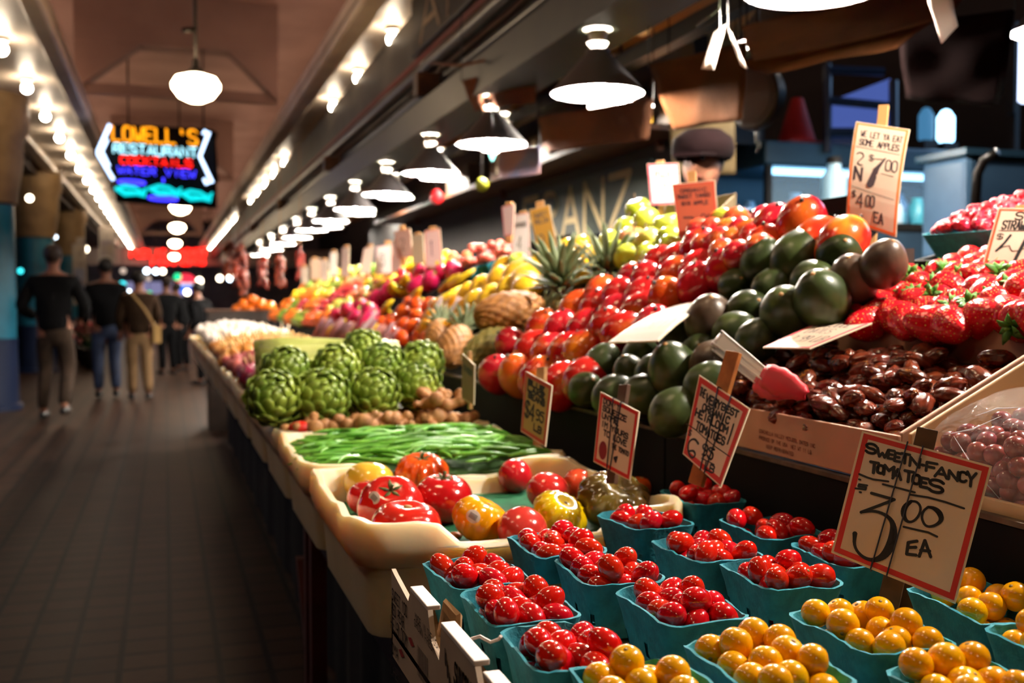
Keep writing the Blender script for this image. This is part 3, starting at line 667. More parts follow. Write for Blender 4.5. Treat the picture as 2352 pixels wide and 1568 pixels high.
# cardboard flat that holds the pulp baskets
BX0, BX1, BY0, BY1 = .238, .825, .42, 1.150
def pulp_box():
    root = empty('cardboard_flat', ((BX0 + BX1) / 2, (BY0 + BY1) / 2, .82)); T = Matrix.Translation(-root.location)
    def p(mb, n, m, lab=None):
        q = mb.build(n, m, root); q.data.transform(T)
        if lab: q['label'] = lab
        return q
    mb = MB(); mb.box(BX0, BX1, BY0, BY1, .846, .852); mb.box(BX1 - .005, BX1, BY0, BY1, .82, .9)
    mb.box(BX0, BX1, BY0, BY0 + .005, .82, .9)
    mb.box(BX0, .5, BY1 - .005, BY1, .82, .885); p(mb, 'tray_body', M_card)
    # printed aisle-side wall, with a notch where the top flap has been torn
    ys = [BY1, 1.135, 1.065, 1.052, .978, .965, .935, .925, .815, .80, BY0]; zs = [.918, .915, .905, .92, .92, .893, .885, .92, .92, .90, .90]
    mb = MB(); n = len(ys)
    vo = [(BX0, y, z) for y, z in zip(ys, zs)] + [(BX0, y, .82) for y in ys]; vi = [(BX0 + .005, y, z) for y, z in zip(ys, zs)] + [(BX0 + .005, y, .82) for y in ys]
    mb.add(vo + vi, [(i, i + 1, n + i + 1, n + i) for i in range(n - 1)] + [(2 * n + i + 1, 2 * n + i, 3 * n + i, 3 * n + i + 1) for i in range(n - 1)] + [(i + 1, i, 2 * n + i, 2 * n + i + 1) for i in range(n - 1)] + [(n, 2 * n + n, 2 * n, 0)])
    p(mb, 'printed_wall', M_cwhite)
    for a, b_ in ((1.052, .978), (.925, .815), (.79, .52)): bev(p(MB().box(BX0 - .001, BX0 + .013, b_, a, .919, .924), 'top_flap', M_ctop, 'pale folded top edge of the flat'), .001)
    mb = MB(); mb.tube([(.249, .978, .895), (.254, .968, .922), (.258, .948, .915), (.255, .93, .90)], [.004, .011, .012, .005], 8, flat=.4)
    p(mb, 'torn_tab', M_card, 'ragged tan torn tab of cardboard')
    mb = MB(); mb.tube([(.251, .872, .923), (.258, .868, .926), (.266, .862, .922), (.272, .858, .925), (.273, .854, .929)], .0016, 6); p(mb, 'loose_tie', M_ctop, 'little curl of loose white paper')
    # print
    mb = MB(); mr = MB()
    def word(t, a, b_, h, w=.0009, mbx=None):
        A = at_X(a[0], a[1], BX0); B = at_X(b_[0], b_[1], BX0); d = B - A; n_ = len(t); V = Vector((0, 0, -1)); L = d.length
        S = lambda u, v, off=0: A + d.normalized() * u + V * v + Vector((-1, 0, 0)) * off
        for st in text_lines(t, 0, 0, L / n_, h, gap=.25): ribbon(mbx or mb, st, w, S, .0008)
    word('SWEET 100', (902, 1350), (937, 1393), .012); word('RED PEAR', (901, 1382), (930, 1418), .012); word('HEIRLOOM', (899, 1412), (937, 1460), .014)
    word('ROMA', (896, 1466), (917, 1492), .012); word('CHERRY', (899, 1522), (935, 1562), .012); word('SUNGOLD', (1046, 1520), (1090, 1578), .02, .0016); word('YELLOW', (1044, 1556), (1092, 1620), .02, .0016); word('MADE IN THE USA', (955, 1406), (1010, 1478), .007, .0005)
    word('U U U', (1024, 1490), (1036, 1560), .012, .0012); word('GROWN FRESH', (953, 1420), (1000, 1486), .007, .0005)
    A = at_X(960, 1448, BX0)
    for k in range(16): y = A.y - .0028 * k - .001 * (k % 3); mb.add([(BX0 - .0008, y, A.z - .014), (BX0 - .0008, y - .0012, A.z - .014), (BX0 - .0008, y - .0012, A.z - .045), (BX0 - .0008, y, A.z - .045)], [(0, 1, 2, 3)])
    p(mb, 'printing', pm('carton_ink', '#33261c', rough=.7))
    for (x, y), (x2, y2) in (((939, 1463), (953, 1484)), ((917, 1491), (930, 1508))):
        A = at_X(x, y, BX0); B = at_X(x2, y2, BX0); m_ = (A + B) / 2; o3 = Vector((-.0008, 0, 0)); h = Vector((0, 0, .0045)); mr.add([A + o3, m_ + h + o3, B + o3, m_ - h + o3], [(0, 1, 2, 3)])
    p(mr, 'red_print', pm('carton_red', '#a31d18', rough=.6))
    return tag(root, 'shallow printed cardboard flat with a torn edge holding the teal baskets', 'box')
pulp_box()
o = MB().box(BX0 + .01, BX1, BY0, BY1 - .01, .757, .819).build('cardboard_flat', M_dwood); mb_center(o, (.53, .77, .757)); tag(o, 'dark lower flat stacked beneath the printed cardboard flat', 'box'); bev(o, .004)
# second tray for the baskets beyond the flat
def ledge(x0, x1, y0, y1, z0, z1, lab):
    o = MB().box(x0, x1, y0, y1, z0, z1).build('wooden_ledge', M_dwood); mb_center(o, ((x0 + x1) / 2, (y0 + y1) / 2, z0)); bev(o, .003); return tag(o, lab, 'ledge')
ledge(.41, .83, 1.152, 1.366, .757, .852, 'dark wooden ledge under the rearmost teal baskets'); ledge(.74, .83, 1.367, 1.9, .757, .852, 'narrow dark ledge beside the heirloom tomato crate')
ledge(.765, .83, 1.9, 3.0, .757, .87, 'brown ledge between the bean crate and the upper display')
# ------------------------------------------------------------------ upper sloping display
SL = .857; X0 = .835; ZP = 1.05         # plane of the fruit centres
def riser(y0, y1, z, lab, m=M_black):
    o = MB().box(.836, .85, y0, y1, .757, z).build('riser_board', m); mb_center(o, (.84, (y0 + y1) / 2, .757)); bev(o, .002)
    e = MB().box(-.006, .012, -(y1 - y0) / 2, (y1 - y0) / 2, z - .757, z - .757 + .006).build('worn_top_edge', pm('worn_edge', '#5a4634', '#3a2a1e', rough=.7, sc=30), o); return tag(o, lab, 'board')
riser(.3, 1.05, .985, 'black riser board below the grape box'); riser(1.055, 1.66, .985, 'black riser board below the date box')
riser(1.665, 2.42, .985, 'black riser board behind the white price cards'); riser(2.425, 3.3, .985, 'black riser board beside the ginger and pineapples'); riser(3.305, 9.3, .985, 'long black riser board along the distant fruit')
def slab(x0, x1, y0, y1, za, s, t, name, m, lab, cat):
    mb = MB().prism([(x0, y0, za), (x1, y0, za + s * (x1 - x0)), (x1, y1, za + s * (x1 - x0)), (x0, y1, za)], (0, 0, -t))
    for yy in (y0, y1 - .008): mb.prism([(x0, yy, za), (x1, yy, za + s * (x1 - x0)), (x1, yy, za + s * (x1 - x0) + .03), (x0, yy, za + .03)], (0, .008, 0))
    mb.prism([(x1, y0, za + s * (x1 - x0)), (x1, y0, za + s * (x1 - x0) + .03), (x1, y1, za + s * (x1 - x0) + .03), (x1, y1, za + s * (x1 - x0))], (.01, 0, 0))
    o = mb.build(name, m); mb_center(o, ((x0 + x1) / 2, (y0 + y1) / 2, za)); return tag(o, lab, cat)
def zpl(x, off=0): return ZP + SL * (x - X0) - off
slab(.852, 1.32, 1.665, 2.6, zpl(.852, .062), SL, .02, 'sloping_tray', M_black, 'black sloping tray under the mangoes and avocados', 'tray')
slab(.852, 1.34, 2.605, 3.35, zpl(.852, .075), SL, .02, 'sloping_tray', M_black, 'black sloping tray under the pineapples and melons', 'tray')
slab(.852, 1.34, 3.355, 9.4, zpl(.852, .062), SL, .02, 'sloping_tray', M_black, 'long black sloping tray under the distant fruit', 'tray')
mb = MB()
for Y in (.3, 1.61, 2.55, 3.3, 5.2, 7.2, 9.3): mb.box(.9, .94, Y, Y + .04, .757, zpl(.9, .115)); mb.box(1.28, 1.32, Y, Y + .04, .757, zpl(1.28, .115) if Y > 1.6 else 1.1)
o = mb.build('trestle_stand', M_dwood); mb_center(o, (1.1, 4.8, .757)); tag(o, 'dark wooden trestle holding up the sloping trays', 'stand')
# date box: a tilted shallow carton
DX0, DX1, DY0, DY1 = .842, 1.10, 1.052, 1.60; DS = .488
def carton(x0, x1, y0, y1, zr, s, dep, name, m_in, lab, th=.006, zin=.045, drop=0):
    """open carton on a slope; zr is the rim height at x0"""
    root = empty(name, ((x0 + x1) / 2, (y0 + y1) / 2, zr)); T = Matrix.Translation(-root.location); z = lambda x, o=0: zr + s * (x - x0) + o
    def wall(n, a, b_, off, m):
        q = MB().prism([(a[0], a[1], z(a[0])), (b_[0], b_[1], z(b_[0])), (b_[0], b_[1], z(b_[0], -dep)), (a[0], a[1], z(a[0], -dep))], off).build(n, m, root); q.data.transform(T); bev(q, .0015); return q
    q = wall('front_wall', (x0, y0), (x0, y1), (th, 0, 0), m_in); q.data.transform(Matrix.Scale((dep - drop) / dep, 4, (0, 0, 1))); q.data.transform(Matrix.Translation((0, 0, -drop - (dep - drop) * 0))); wall('back_wall', (x1, y0), (x1, y1), (-th, 0, 0), m_in)
    wall('side_wall', (x0 + th, y0), (x1 - th, y0), (0, th, 0), m_in); wall('side_wall', (x0 + th, y1), (x1 - th, y1), (0, -th, 0), m_in)
    q = MB().prism([(x0 + th, y0 + th, z(x0, -dep)), (x1 - th, y0 + th, z(x1, -dep)), (x1 - th, y1 - th, z(x1, -dep)), (x0 + th, y1 - th, z(x0, -dep))], (0, 0, th)).build('base', m_in, root); q.data.transform(T)
    return tag(root, lab, 'box')
M_dbox = pm('date_carton', '#b98a70', '#aa7c62', rough=.6, sc=8)
M_gbox = pm('grape_carton', '#c0976a', '#a8845a', rough=.6, sc=6, detail=6)
db = carton(DX0, DX1, DY0, DY1, 1.056, DS, .062, 'date_box', M_dbox, 'pinkish cardboard carton full of brown dates')
mb = MB(); A = at_X(1745, 985, DX0); Bv = (at_X(1945, 1040, DX0) - A)
S = lambda u, v, off=0: A + Bv.normalized() * u + Vector((0, 0, -1)) * v + Vector((-1, 0, 0)) * off
for i, t in enumerate(['COACHELLA VALLEY MEDJOOL DATES INC', 'PRODUCE OF THE USA  NET WT 11 LB', 'KEEP REFRIGERATED']):
    for st in text_lines(t, .0 + (.02 if i == 2 else 0), .010 * i, .0042, .005, gap=.25): ribbon(mb, st, .00045, S, .0008)
q = mb.build('printing', pm('red_brown_ink', '#6e2412', rough=.6), db); q.data.transform(Matrix.Translation(-db.location))
carton(.846, 1.12, .50, 1.046, 1.056, DS, .095, 'grape_box', M_gbox, 'tan cardboard carton holding the bagged red grapes', drop=.05)
carton(1.102, 1.42, .55, 1.60, 1.182, .42, .06, 'strawberry_box', M_dbox, 'carton of strawberries above the dates')
carton(1.43, 1.85, .7, 1.75, 1.30, .25, .06, 'raspberry_box', M_dwood, 'dark tray under the raspberry baskets', zin=.03)
o = MB().box(1.45, 1.84, .72, 1.73, 0, 1.233).build('raspberry_stand', M_dwood); mb_center(o, (1.64, 1.22, 0)); bev(o, .006); tag(o, 'dark stand holding the raspberry tray behind the strawberries', 'stand')
o = MB().box(1.9, 2.58, 3.7, 4.9, 0, .138).build('wooden_platform', M_dwood); mb_center(o, (2.24, 4.3, 0)); bev(o, .006); tag(o, 'low dark wooden platform the vendor stands on', 'platform')
p0 = at_plane(1400, 622, X0, ZP, SL)
# ================================================================== produce
M_tom = pm('grape_tomato_skin', '#d8180e', '#c50f0a', rough=.12, sc=20, spec=.6, coat=.5, sss=.12, rnd=.12)
M_ytom = pm('yellow_tomato_skin', '#fab800', '#ee9e00', rough=.2, sc=20, spec=.5, coat=.3, sss=.08, rnd=.1)
M_scar = pm('stem_scar', '#8a6a2c', rough=.7)
me_gt = []
for k in range(4):
    e = (.18, .32, .42, .25)[k]
    m = MB().sph((0, 0, 0), (.0118, .0118, .0118 * (1 + e)), 20, 14, lambda p, t, f, k=k: Vector((p.x * (1 + .05 * cos(f) * (k - 1)), p.y * (1 + .05 * cos(f) * (k - 1)), p.z - .0012 * math.exp(-(f / .25) ** 2)))).me('grape_tomato', M_tom); me_gt.append(m)
me_yt = MB().sph((0, 0, 0), (.0128, .0128, .0125), 20, 14, lambda p, t, f: Vector((p.x, p.y, p.z - .0014 * math.exp(-(f / .25) ** 2)))).me('yellow_cherry_tomato', M_ytom)
me_sc = MB().rev([(0, .0006), (.0014, .0005), (.0018, 0)], 8).me('stem_scar', M_scar)
ZR = .92
def basket(A, Bp, lab, w=.088, l=.135, seed=0):
    a = at_z(A[0], A[1], ZR); 
    if Bp: b = at_z(Bp[0], Bp[1], ZR); d = (b - a); d.z = 0; d.normalize()
    else: d = Vector((-.03, -1, 0)).normalized()
    s = Vector((-d.y, d.x, 0)); s = s if s.x > 0 else -s
    c = a + s * (w / 2) + d * (l / 2)
    ang = math.atan2(d.y, d.x) + pi / 2
    mb = MB(); H = .064; rr = random.Random(seed)
    BASE = rrect(w, l, .017)
    def ring(ins, z, rim=0, taper=0):
        out = []
        for x, y in [(x_ * (1 - 2 * (ins + taper) / w), y_ * (1 - 2 * (ins + taper) / l)) for x_, y_ in BASE]:
            t = math.atan2(y, x); n1 = noise3((x, y, seed * .37), 90, seed); n2 = noise3((x, y, seed * .11 + 3), 28, seed)
            k = 1 + (.012 * n1 + .02 * n2) * (1 if rim else .4)
            out.append((x * k, y * k, z + (rim * (.0022 * n1 + .0035 * n2 - .0012 * (1 - abs(abs(x) / (w / 2) - abs(y) / (l / 2))) )) ))
        return out
    L = [ring(.0, -H + .0, 0, .013), ring(0, -H * .78, 0, .010), ring(0, -H * .55, 0, .007), ring(0, -H * .3, 0, .004), ring(0, -.006, .7, .0005), ring(-.0012, 0, 1), ring(.0015, .0004, 1), ring(.0026, -.006, .7, .0005), ring(.0026, -H * .3, 0, .004), ring(.0026, -H * .55, 0, .007), ring(.0026, -H * .78, 0, .010), ring(.003, -H + .003, 0, .013)]
    n = len(L[0]); slots = set(j for j in range(n) if j % 6 == 1)
    loops(mb, L, True, True, skip=lambda i, j: i in (1, 9) and j in slots)
    mb.f = [f[::-1] for f in mb.f]
    o = mb.build('pulp_basket', M_tealp, None, True, 55, loc=(c.x, c.y, ZR), rot=(0, 0, ang)); o.location.z = ZR
    tag(o, lab, 'basket', 'teal pulp baskets in the cardboard flat')
    return dict(c=c, d=d, s=s, w=w, l=l, o=o, ang=ang)
T7 = (3.92, 850, 1168); T5 = (3.92, 1200, 950); T8 = (2.608, 1450, 1168); TI = (4.612, 1600, 1080); TG = (4.704, 1450, 1300); TH = (4.704, 1852, 1300); T1 = (1, 0, 0)
def conv(T, L): return [(x / T[0] + T[1], y / T[0] + T[2]) for x, y in L]
def settle(P, B, r, it=60):
    m = r * .98
    for _ in range(it):
        for i in range(len(P)):
            for j in range(i):
                dv = P[i] - P[j]; L = dv.length; want = 2 * m
                if L < want:
                    if L < 1e-6: dv = Vector((.001, 0, .001)); L = dv.length
                    q = dv * ((want - L) / L * .5); q.z = q.z * .5; P[i] += q; P[j] -= q
        for p in P:
            rel = p - B['c']; u = rel.dot(B['s']); v = rel.dot(B['d']); mu = B['w'] / 2 - r - .004; mv = B['l'] / 2 - r - .004
            k = 0 if p.z > ZR + .012 else 1
            if k: g_ = .003 + .17 * max(0, ZR - p.z); mu -= g_; mv -= g_
            else: mu += .004; mv += .004
            u2 = max(-mu, min(mu, u)); v2 = max(-mv, min(mv, v)); dd = B['s'] * (u2 - u) + B['d'] * (v2 - v); p += dd
            e_ = min(B['w'] / 2 - abs(u2), B['l'] / 2 - abs(v2)); p.z = max(ZR - .042, min(ZR - .004 + .036 * min(1, max(0, (e_ - .014) / .022)), p.z))
def fill_basket(B, pix, yellow, lab, grp, seed):
    rr = random.Random(seed); P = []; r = .0134 if yellow else .0128
    for px, py in pix:
        best = None
        for k in range(0, 34, 2):
            z = ZR - .004 + k * .001; p = at_z(px, py, z); rel = p - B['c']; u = rel.dot(B['s']); v = rel.dot(B['d'])
            if abs(u) < B['w'] / 2 - .010 and abs(v) < B['l'] / 2 - .010: best = p; break
        if best is None: best = at_z(px, py, ZR + .004)
        P.append(best)
    top = len(P)
    # the tomatoes underneath, seen through the gaps
    for gu in (-.5, .5):
        for gv in (-1.5, -.5, .5, 1.5):
            P.append(B['c'] + B['s'] * (gu * .028 + rr.uniform(-.001, .001)) + B['d'] * (gv * .028 + rr.uniform(-.002, .002)) + Vector((0, 0, -.026 + rr.uniform(-.003, .003))))
    settle(P, B, r)
    for k, p in enumerate(P):
        me_ = me_yt if yellow else me_gt[rr.randrange(4)]
        rot = (rr.uniform(.5, 2.6), rr.uniform(-.7, .7), rr.uniform(0, 6.28)) if not yellow else (rr.uniform(0, 3), 0, rr.uniform(0, 6.28))
        s = rr.uniform(.98, 1.12) * 1.06
        if k >= top: s *= .84; rot = (rr.uniform(-.3, .3), rr.uniform(-.3, .3), 0)
        o = link('yellow_cherry_tomato' if yellow else 'grape_tomato', me_, None, p, rot, s)
        link('stem_scar', me_sc, o, (0, 0, (.0113 if yellow else .0118 * (1 + (.18, .32, .42, .25)[me_gt.index(me_)]) - .0012)))
        tag(o, lab, 'tomato', grp)
BK = [
 ((965, 1290), (1043, 1350), 'R', 'touching the white crate at the corner of the flat', [(T7, [(620, 515), (860, 450), (815, 540), (660, 615), (1075, 595), (950, 570), (1180, 530), (1310, 625), (790, 655), (930, 665), (1120, 680)])]),
 ((1050, 1355), (1140, 1447), 'R', 'beside the torn cardboard tab', [(T7, [(900, 800), (970, 860), (1100, 820), (1300, 785), (1230, 910), (1320, 880), (1500, 860), (1600, 775), (1690, 870), (1740, 950), (1090, 1010), (1460, 990), (1260, 1020), (1090, 940)])]),
 ((1142, 1440), (1235, 1552), 'R', 'beside the curl of white paper', [(T7, [(1330, 1230), (1600, 1160), (1540, 1230), (1460, 1360), (1760, 1360), (1800, 1270), (1970, 1310), (2060, 1240), (2220, 1270), (1940, 1150), (1590, 1450), (2140, 1370)])]),
 ((1158, 1228), (1237, 1281), 'R', 'just below the pale pinkish heirloom tomato', [(T7, [(1365, 300), (1500, 260), (1620, 240), (1790, 210), (1830, 160), (1650, 350), (1740, 300), (1890, 290), (2010, 290), (2040, 345), (1840, 350), (1470, 380), (1530, 420)])]),
 ((1267, 1280), (1370, 1360), 'R', 'second of the column below the pinkish heirloom', [(T5, [(430, 1310), (530, 1390), (640, 1330), (810, 1370), (970, 1290), (1020, 1430), (780, 1480), (660, 1470), (1180, 1480), (880, 1510), (580, 1510), (700, 1555)])]),
 ((1405, 1355), (1535, 1440), 'R', 'touching the yellow basket with a perched tomato', [(T8, [(80, 510), (270, 475), (410, 470), (240, 560), (410, 550), (540, 580), (90, 600), (190, 635), (270, 655), (470, 660), (600, 655), (380, 685), (350, 600)])]),
 ((1362, 1177), (1478, 1222), 'R', 'just in front of the green brown heirloom', [(T5, [(900, 900), (910, 975), (1100, 910), (1060, 985), (1160, 995), (1280, 985), (1480, 1030), (1370, 1040)])]),
 ((1488, 1240), (1625, 1302), 'R', 'second of the column below the green brown heirloom', [(T5, [(1290, 1210), (1400, 1190), (1600, 1150), (1560, 1240), (1460, 1280), (1660, 1260), (1830, 1150), (1820, 1240), (2050, 1250), (1690, 1320), (1560, 1350), (1640, 1300)])]),
 ((1643, 1290), (1795, 1373), 'R', 'third of the column below the green brown heirloom', [(TI, [(430, 1090), (650, 1130), (770, 1030), (920, 1150), (1100, 1030), (1080, 1110), (960, 1240), (920, 1310), (1170, 1320), (1320, 1240), (1540, 1270), (820, 1130), (940, 1090), (1250, 1300)])]),
 ((1510, 1125), (1634, 1174), 'R', 'at the foot of the heirloom price card', [(T5, [(1450, 680), (1510, 700), (1620, 650), (1690, 710), (1560, 770), (1750, 800), (1850, 680), (1920, 760), (1340, 735)])]),
 ((1645, 1192), (1789, 1252), 'R', 'against the riser between the two big cards', [(TI, [(570, 400), (450, 490), (650, 560), (780, 620), (740, 700), (970, 650), (940, 550), (1150, 640), (1230, 600)])]),
 ((1808, 1245), (1966, 1320), 'R', 'half hidden by the three dollar card', [(TI, [(1180, 790), (1340, 890), (1550, 960), (1700, 1080), (1390, 740), (1450, 860), (1800, 1100), (1900, 1060)])]),
 ((1558, 1471), (1725, 1590), 'Y', 'with one yellow tomato perched on top', [(TG, [(1260, 680), (740, 890), (950, 930), (1160, 910), (1440, 850), (1380, 960), (1000, 1020), (1150, 1150), (1380, 1130), (1590, 1020), (1760, 870), (1850, 1100), (2100, 1130), (1880, 1230), (1650, 1240), (2240, 1230)])]),
 ((1800, 1403), (2005, 1510), 'Y', 'at the stake of the three dollar card', [(TH, [(70, 490), (390, 470), (600, 470), (400, 640), (800, 500), (800, 640), (520, 850), (860, 870), (1110, 820), (1190, 640), (1370, 800), (130, 680)])]),
 ((2018, 1530), None, 'Y', 'cut by the bottom edge below the stake basket', [(TH, [(1010, 1110), (1280, 1150), (1470, 1070), (1590, 930), (1850, 930), (1940, 1150), (1560, 1240), (1200, 1250), (2220, 1230), (1850, 1230)])]),
 ((2070, 1346), (2241, 1423), 'Y', 'shaded behind the three dollar card', [(TH, [(1800, 130), (2150, 180), (1880, 270), (1750, 360), (1620, 330), (1990, 410), (2260, 320), (1760, 500)])]),
 ((2247, 1440), None, 'Y', 'cut off beside the shaded yellow basket', [(TH, [(2150, 700), (2290, 540), (2330, 850), (2400, 650)])]),
 ((1300, 1532), None, 'Y', 'barely showing under the paper curl basket', [(T1, [(1355, 1546), (1437, 1533), (1463, 1540), (1398, 1561), (1530, 1553), (1580, 1566), (1434, 1566)])]),
]
for i, (A, B_, c_, where, pix) in enumerate(BK):
    y = c_ == 'Y'
    B = basket(A, B_, 'teal basket of %s tomatoes %s' % ('yellow' if y else 'red', where), seed=i + 1, l=.126 if not y else .134, w=.092 if not y else .096)
    px = [q for T, L in pix for q in conv(T, L)]
    fill_basket(B, px, y, '%s tomato in the basket %s' % ('round yellow' if y else 'oval red', where), ('yellow' if y else 'red') + ' tomatoes of the basket ' + where, 100 + i)
# ------------------------------------------------------------------ heirloom tomatoes
def lobed(r, flat, n, dep, seed, c1, c2, rough=.16, top=.22, ax=1.0, two=0, sss=.1):
    rr = random.Random(seed); ph = [rr.random() * 6.28 for _ in range(4)]
    def fn(p, t, f):
        s = sin(f) ** .7 if f > 0.001 and f < pi - .001 else 0
        k = 1 + dep * (abs(cos(n * t / 2 + ph[0] + .35 * sin(2 * t + ph[1]))) - .6) * s * (.55 + .45 * max(0, cos(f))) + .03 * sin(2 * t + ph[2]) * s + two * (abs(cos(t)) - .6) * s
        z = p.z * flat - r * top * math.exp(-(f / .42) ** 2)
        return Vector((p.x * k * ax, p.y * k, z + (r * .05 * math.exp(-((pi - f) / .4) ** 2))))
    return MB().sph((0, 0, 0), r, 56, 32, fn).me('heirloom_tomato', pm('heirloom_skin_%d' % seed, c1, c2, rough=rough, sc=14, spec=.55, coat=.45, sss=sss))
M_calyx = pm('calyx_green', '#3c4a1c', '#57602a', rough=.7, sc=60)
def calyx(r):
    mb = MB()
    for k in range(5):
        a = k * 1.257 + .2; mb.tube([(0, 0, 0), (r * .5 * cos(a), r * .5 * sin(a), .002), (r * cos(a), r * sin(a), .004 + .002 * (k % 2))], [.0025, .0035, .0006], 6, flat=.4)
    return mb.me('calyx', M_calyx)
ZM = .861
HT = [((849, 1108), 120, .82, 3, .05, '#eec243', '#e6b234', .05, 1, 'large smooth yellow heirloom tomato at the back corner of the crate', 0, 0),
 ((969, 1087), 120, .8, 12, .28, '#ea5a14', '#d9480f', .18, 1, 'deeply ribbed orange heirloom tomato beside the beans', 1, 0),
 ((1017, 1144), 142, .82, 4, .08, '#c8141a', '#b30f14', .16, 1, 'big deep red heirloom tomato with dried green stem, middle of the crate', 1, 0),
 ((846, 1142), 100, .85, 3, .05, '#c81a1c', '#b01416', .1, 1, 'red heirloom tomato half hidden between the yellow one and the stickered one', 0, 0),
 ((897, 1160), 150, .82, 5, .09, '#d2201a', '#bd1814', .17, 1, 'red heirloom tomato with an oval sticker and green stem', 1, 1),
 ((933, 1212), 165, .8, 6, .1, '#d8281a', '#c41c12', .2, 1, 'wide flat red heirloom tomato against the crate rim in front', 2, 0),
 ((1104, 1194), 132, .8, 11, .2, '#f4ac08', '#e89404', .16, 1, 'ribbed golden yellow heirloom tomato with an oval sticker', 0, 1),
 ((1183, 1093), 80, 1, 2, .02, '#d0202a', '#bd1822', .03, 1, 'round pinkish red tomato near the far bar of the crate', 0, 0),
 ((1258, 1128), 100, .9, 3, .04, '#d8302c', '#c42422', .03, 1, 'smooth rosy tomato between the round one and the orange red one', 0, 0),
 ((1328, 1110), 74, .95, 2, .02, '#e0402a', '#e86030', .03, 1, 'orange red tomato behind the green brown ribbed one', 0, 0),
 ((1199, 1214), 120, .82, 3, .04, '#dd4038', '#c93028', -.05, 1, 'pale pinkish red tomato just above the nearest baskets', 0, 0),
 ((1286, 1180), 122, .76, 14, .26, '#e8c80c', '#d9b206', .2, 1, 'ribbed lemon yellow heirloom tomato with puckered top', 0, 0),
 ((1414, 1152), 170, .72, 11, .3, '#6a5a24', '#5a3c1c', .26, 1.05, 'large green and brown ribbed heirloom tomato', 0, 0),
 ((1409, 1115), 56, .8, 8, .14, '#e0680e', '#d05808', .15, 1, 'small ribbed orange tomato behind the green brown one', 0, 0),
 ((1470, 1117), 56, .85, 8, .12, '#c8500e', '#b8400a', .12, 1, 'small dull orange tomato at the foot of the red tomato card', 0, 0)]
M_stick = pm('sticker_white', '#e4dcd4', rough=.5)
hp = []
for i, (c_, w, fl, n, dep, c1, c2, top, ax, lab, st, sk) in enumerate(HT):
    z = .9; 
    for _ in range(4):
        p = at_z(c_[0], c_[1], z); d = (p - CAM).dot(F_); r = w / 2 / FPX * d; z = ZM + r * fl * .95
    hp.append([p, r, fl])
for _ in range(30):
    for i in range(len(hp)):
        for j in range(i):
            dv = hp[i][0] - hp[j][0]; dv.z = 0; w = (hp[i][1] + hp[j][1]) * .93
            if dv.length < w:
                q = dv.normalized() * (w - dv.length) * .5; q2 = Vector((q.x * .35, q.y, 0)); hp[i][0] += q2; hp[j][0] -= q2
for i, (c_, w, fl, n, dep, c1, c2, top, ax, lab, st, sk) in enumerate(HT):
    p, r, _ = hp[i]
    tilt = {4: (.62, -.12, 0), 5: (.12, .05, 0), 2: (.1, .0, .3), 6: (.35, .35, .4), 11: (.5, .3, 0), 12: (.55, .0, .4), 1: (.25, -.05, 0)}.get(i, (.15 * sin(i), .1 * cos(i * 2), i))
    o = link('heirloom_tomato', lobed(r, fl, n, dep, i + 20, c1, c2, top=top, ax=ax, two=.1 if i in (5, 12) else 0), None, p, tilt)
    tag(o, lab, 'tomato', 'heirloom tomatoes in the white crate')
    tz = r * fl - r * top
    if st == 1:
        cx_ = link('calyx', calyx(r * .38), o, (0, 0, tz - .001)); MB().tube([(0, 0, 0), (.001, 0, .008), (.003, .001, .012)], [.003, .0025, .003], 7).build('stem', M_calyx, cx_, True)
    else: link('stem_scar', me_sc, o, (0, 0, tz - .0002), None, 2.2 if st == 0 else 4)
    if sk:
        q = MB().rev([(0, .0006), (.009, .0003), (.0098, 0)], 20); q.m = 1
        for k in range(4): q.add([(-.0055, -.0038 + k * .0022, .0009), (.0055, -.0038 + k * .0022, .0009), (.0055, -.0028 + k * .0022, .0009), (-.0055, -.0028 + k * .0022, .0009)], [(0, 1, 2, 3)])
        dirw = (at_z(855 if i == 4 else 1074, 1166 if i == 4 else 1184, p.z) - p); dirw = Vector((-.72, -.66, .38)).normalized() if i == 4 else Vector((-.5, -.82, .3)).normalized()
        mw = Matrix.Translation(p) @ Euler(tilt).to_matrix().to_4x4(); dl = (Euler(tilt).to_matrix().inverted() @ dirw).normalized()
        # find the skin in that direction
        bestv = max(o.data.vertices, key=lambda v: v.co.normalized().dot(dl)).co
        s_ = link('sticker', q.me('sticker', [M_stick, pm('sticker_ink', '#3a3236', rough=.6)]), o, bestv * 1.012 + dl * .0007, dl.to_track_quat('Z', 'Y').to_euler(), (1.15, .95, 1)); s_['label'] = 'oval white sticker with dark lines of print'
p = at_z(1045, 1231, ZM + .004)
o = MB().sph((0, 0, 0), (.012, .007, .006), 12, 8, lambda p, t, f: p * (1 + .15 * sin(3 * t))).build('tomato_scrap', pm('scrap_orange', '#b86a1c', '#8a4a14', rough=.5, sc=80), None, True, loc=(p.x, p.y, ZM + .004)); tag(o, 'little orange scrap lying on the green crate liner', 'scrap')
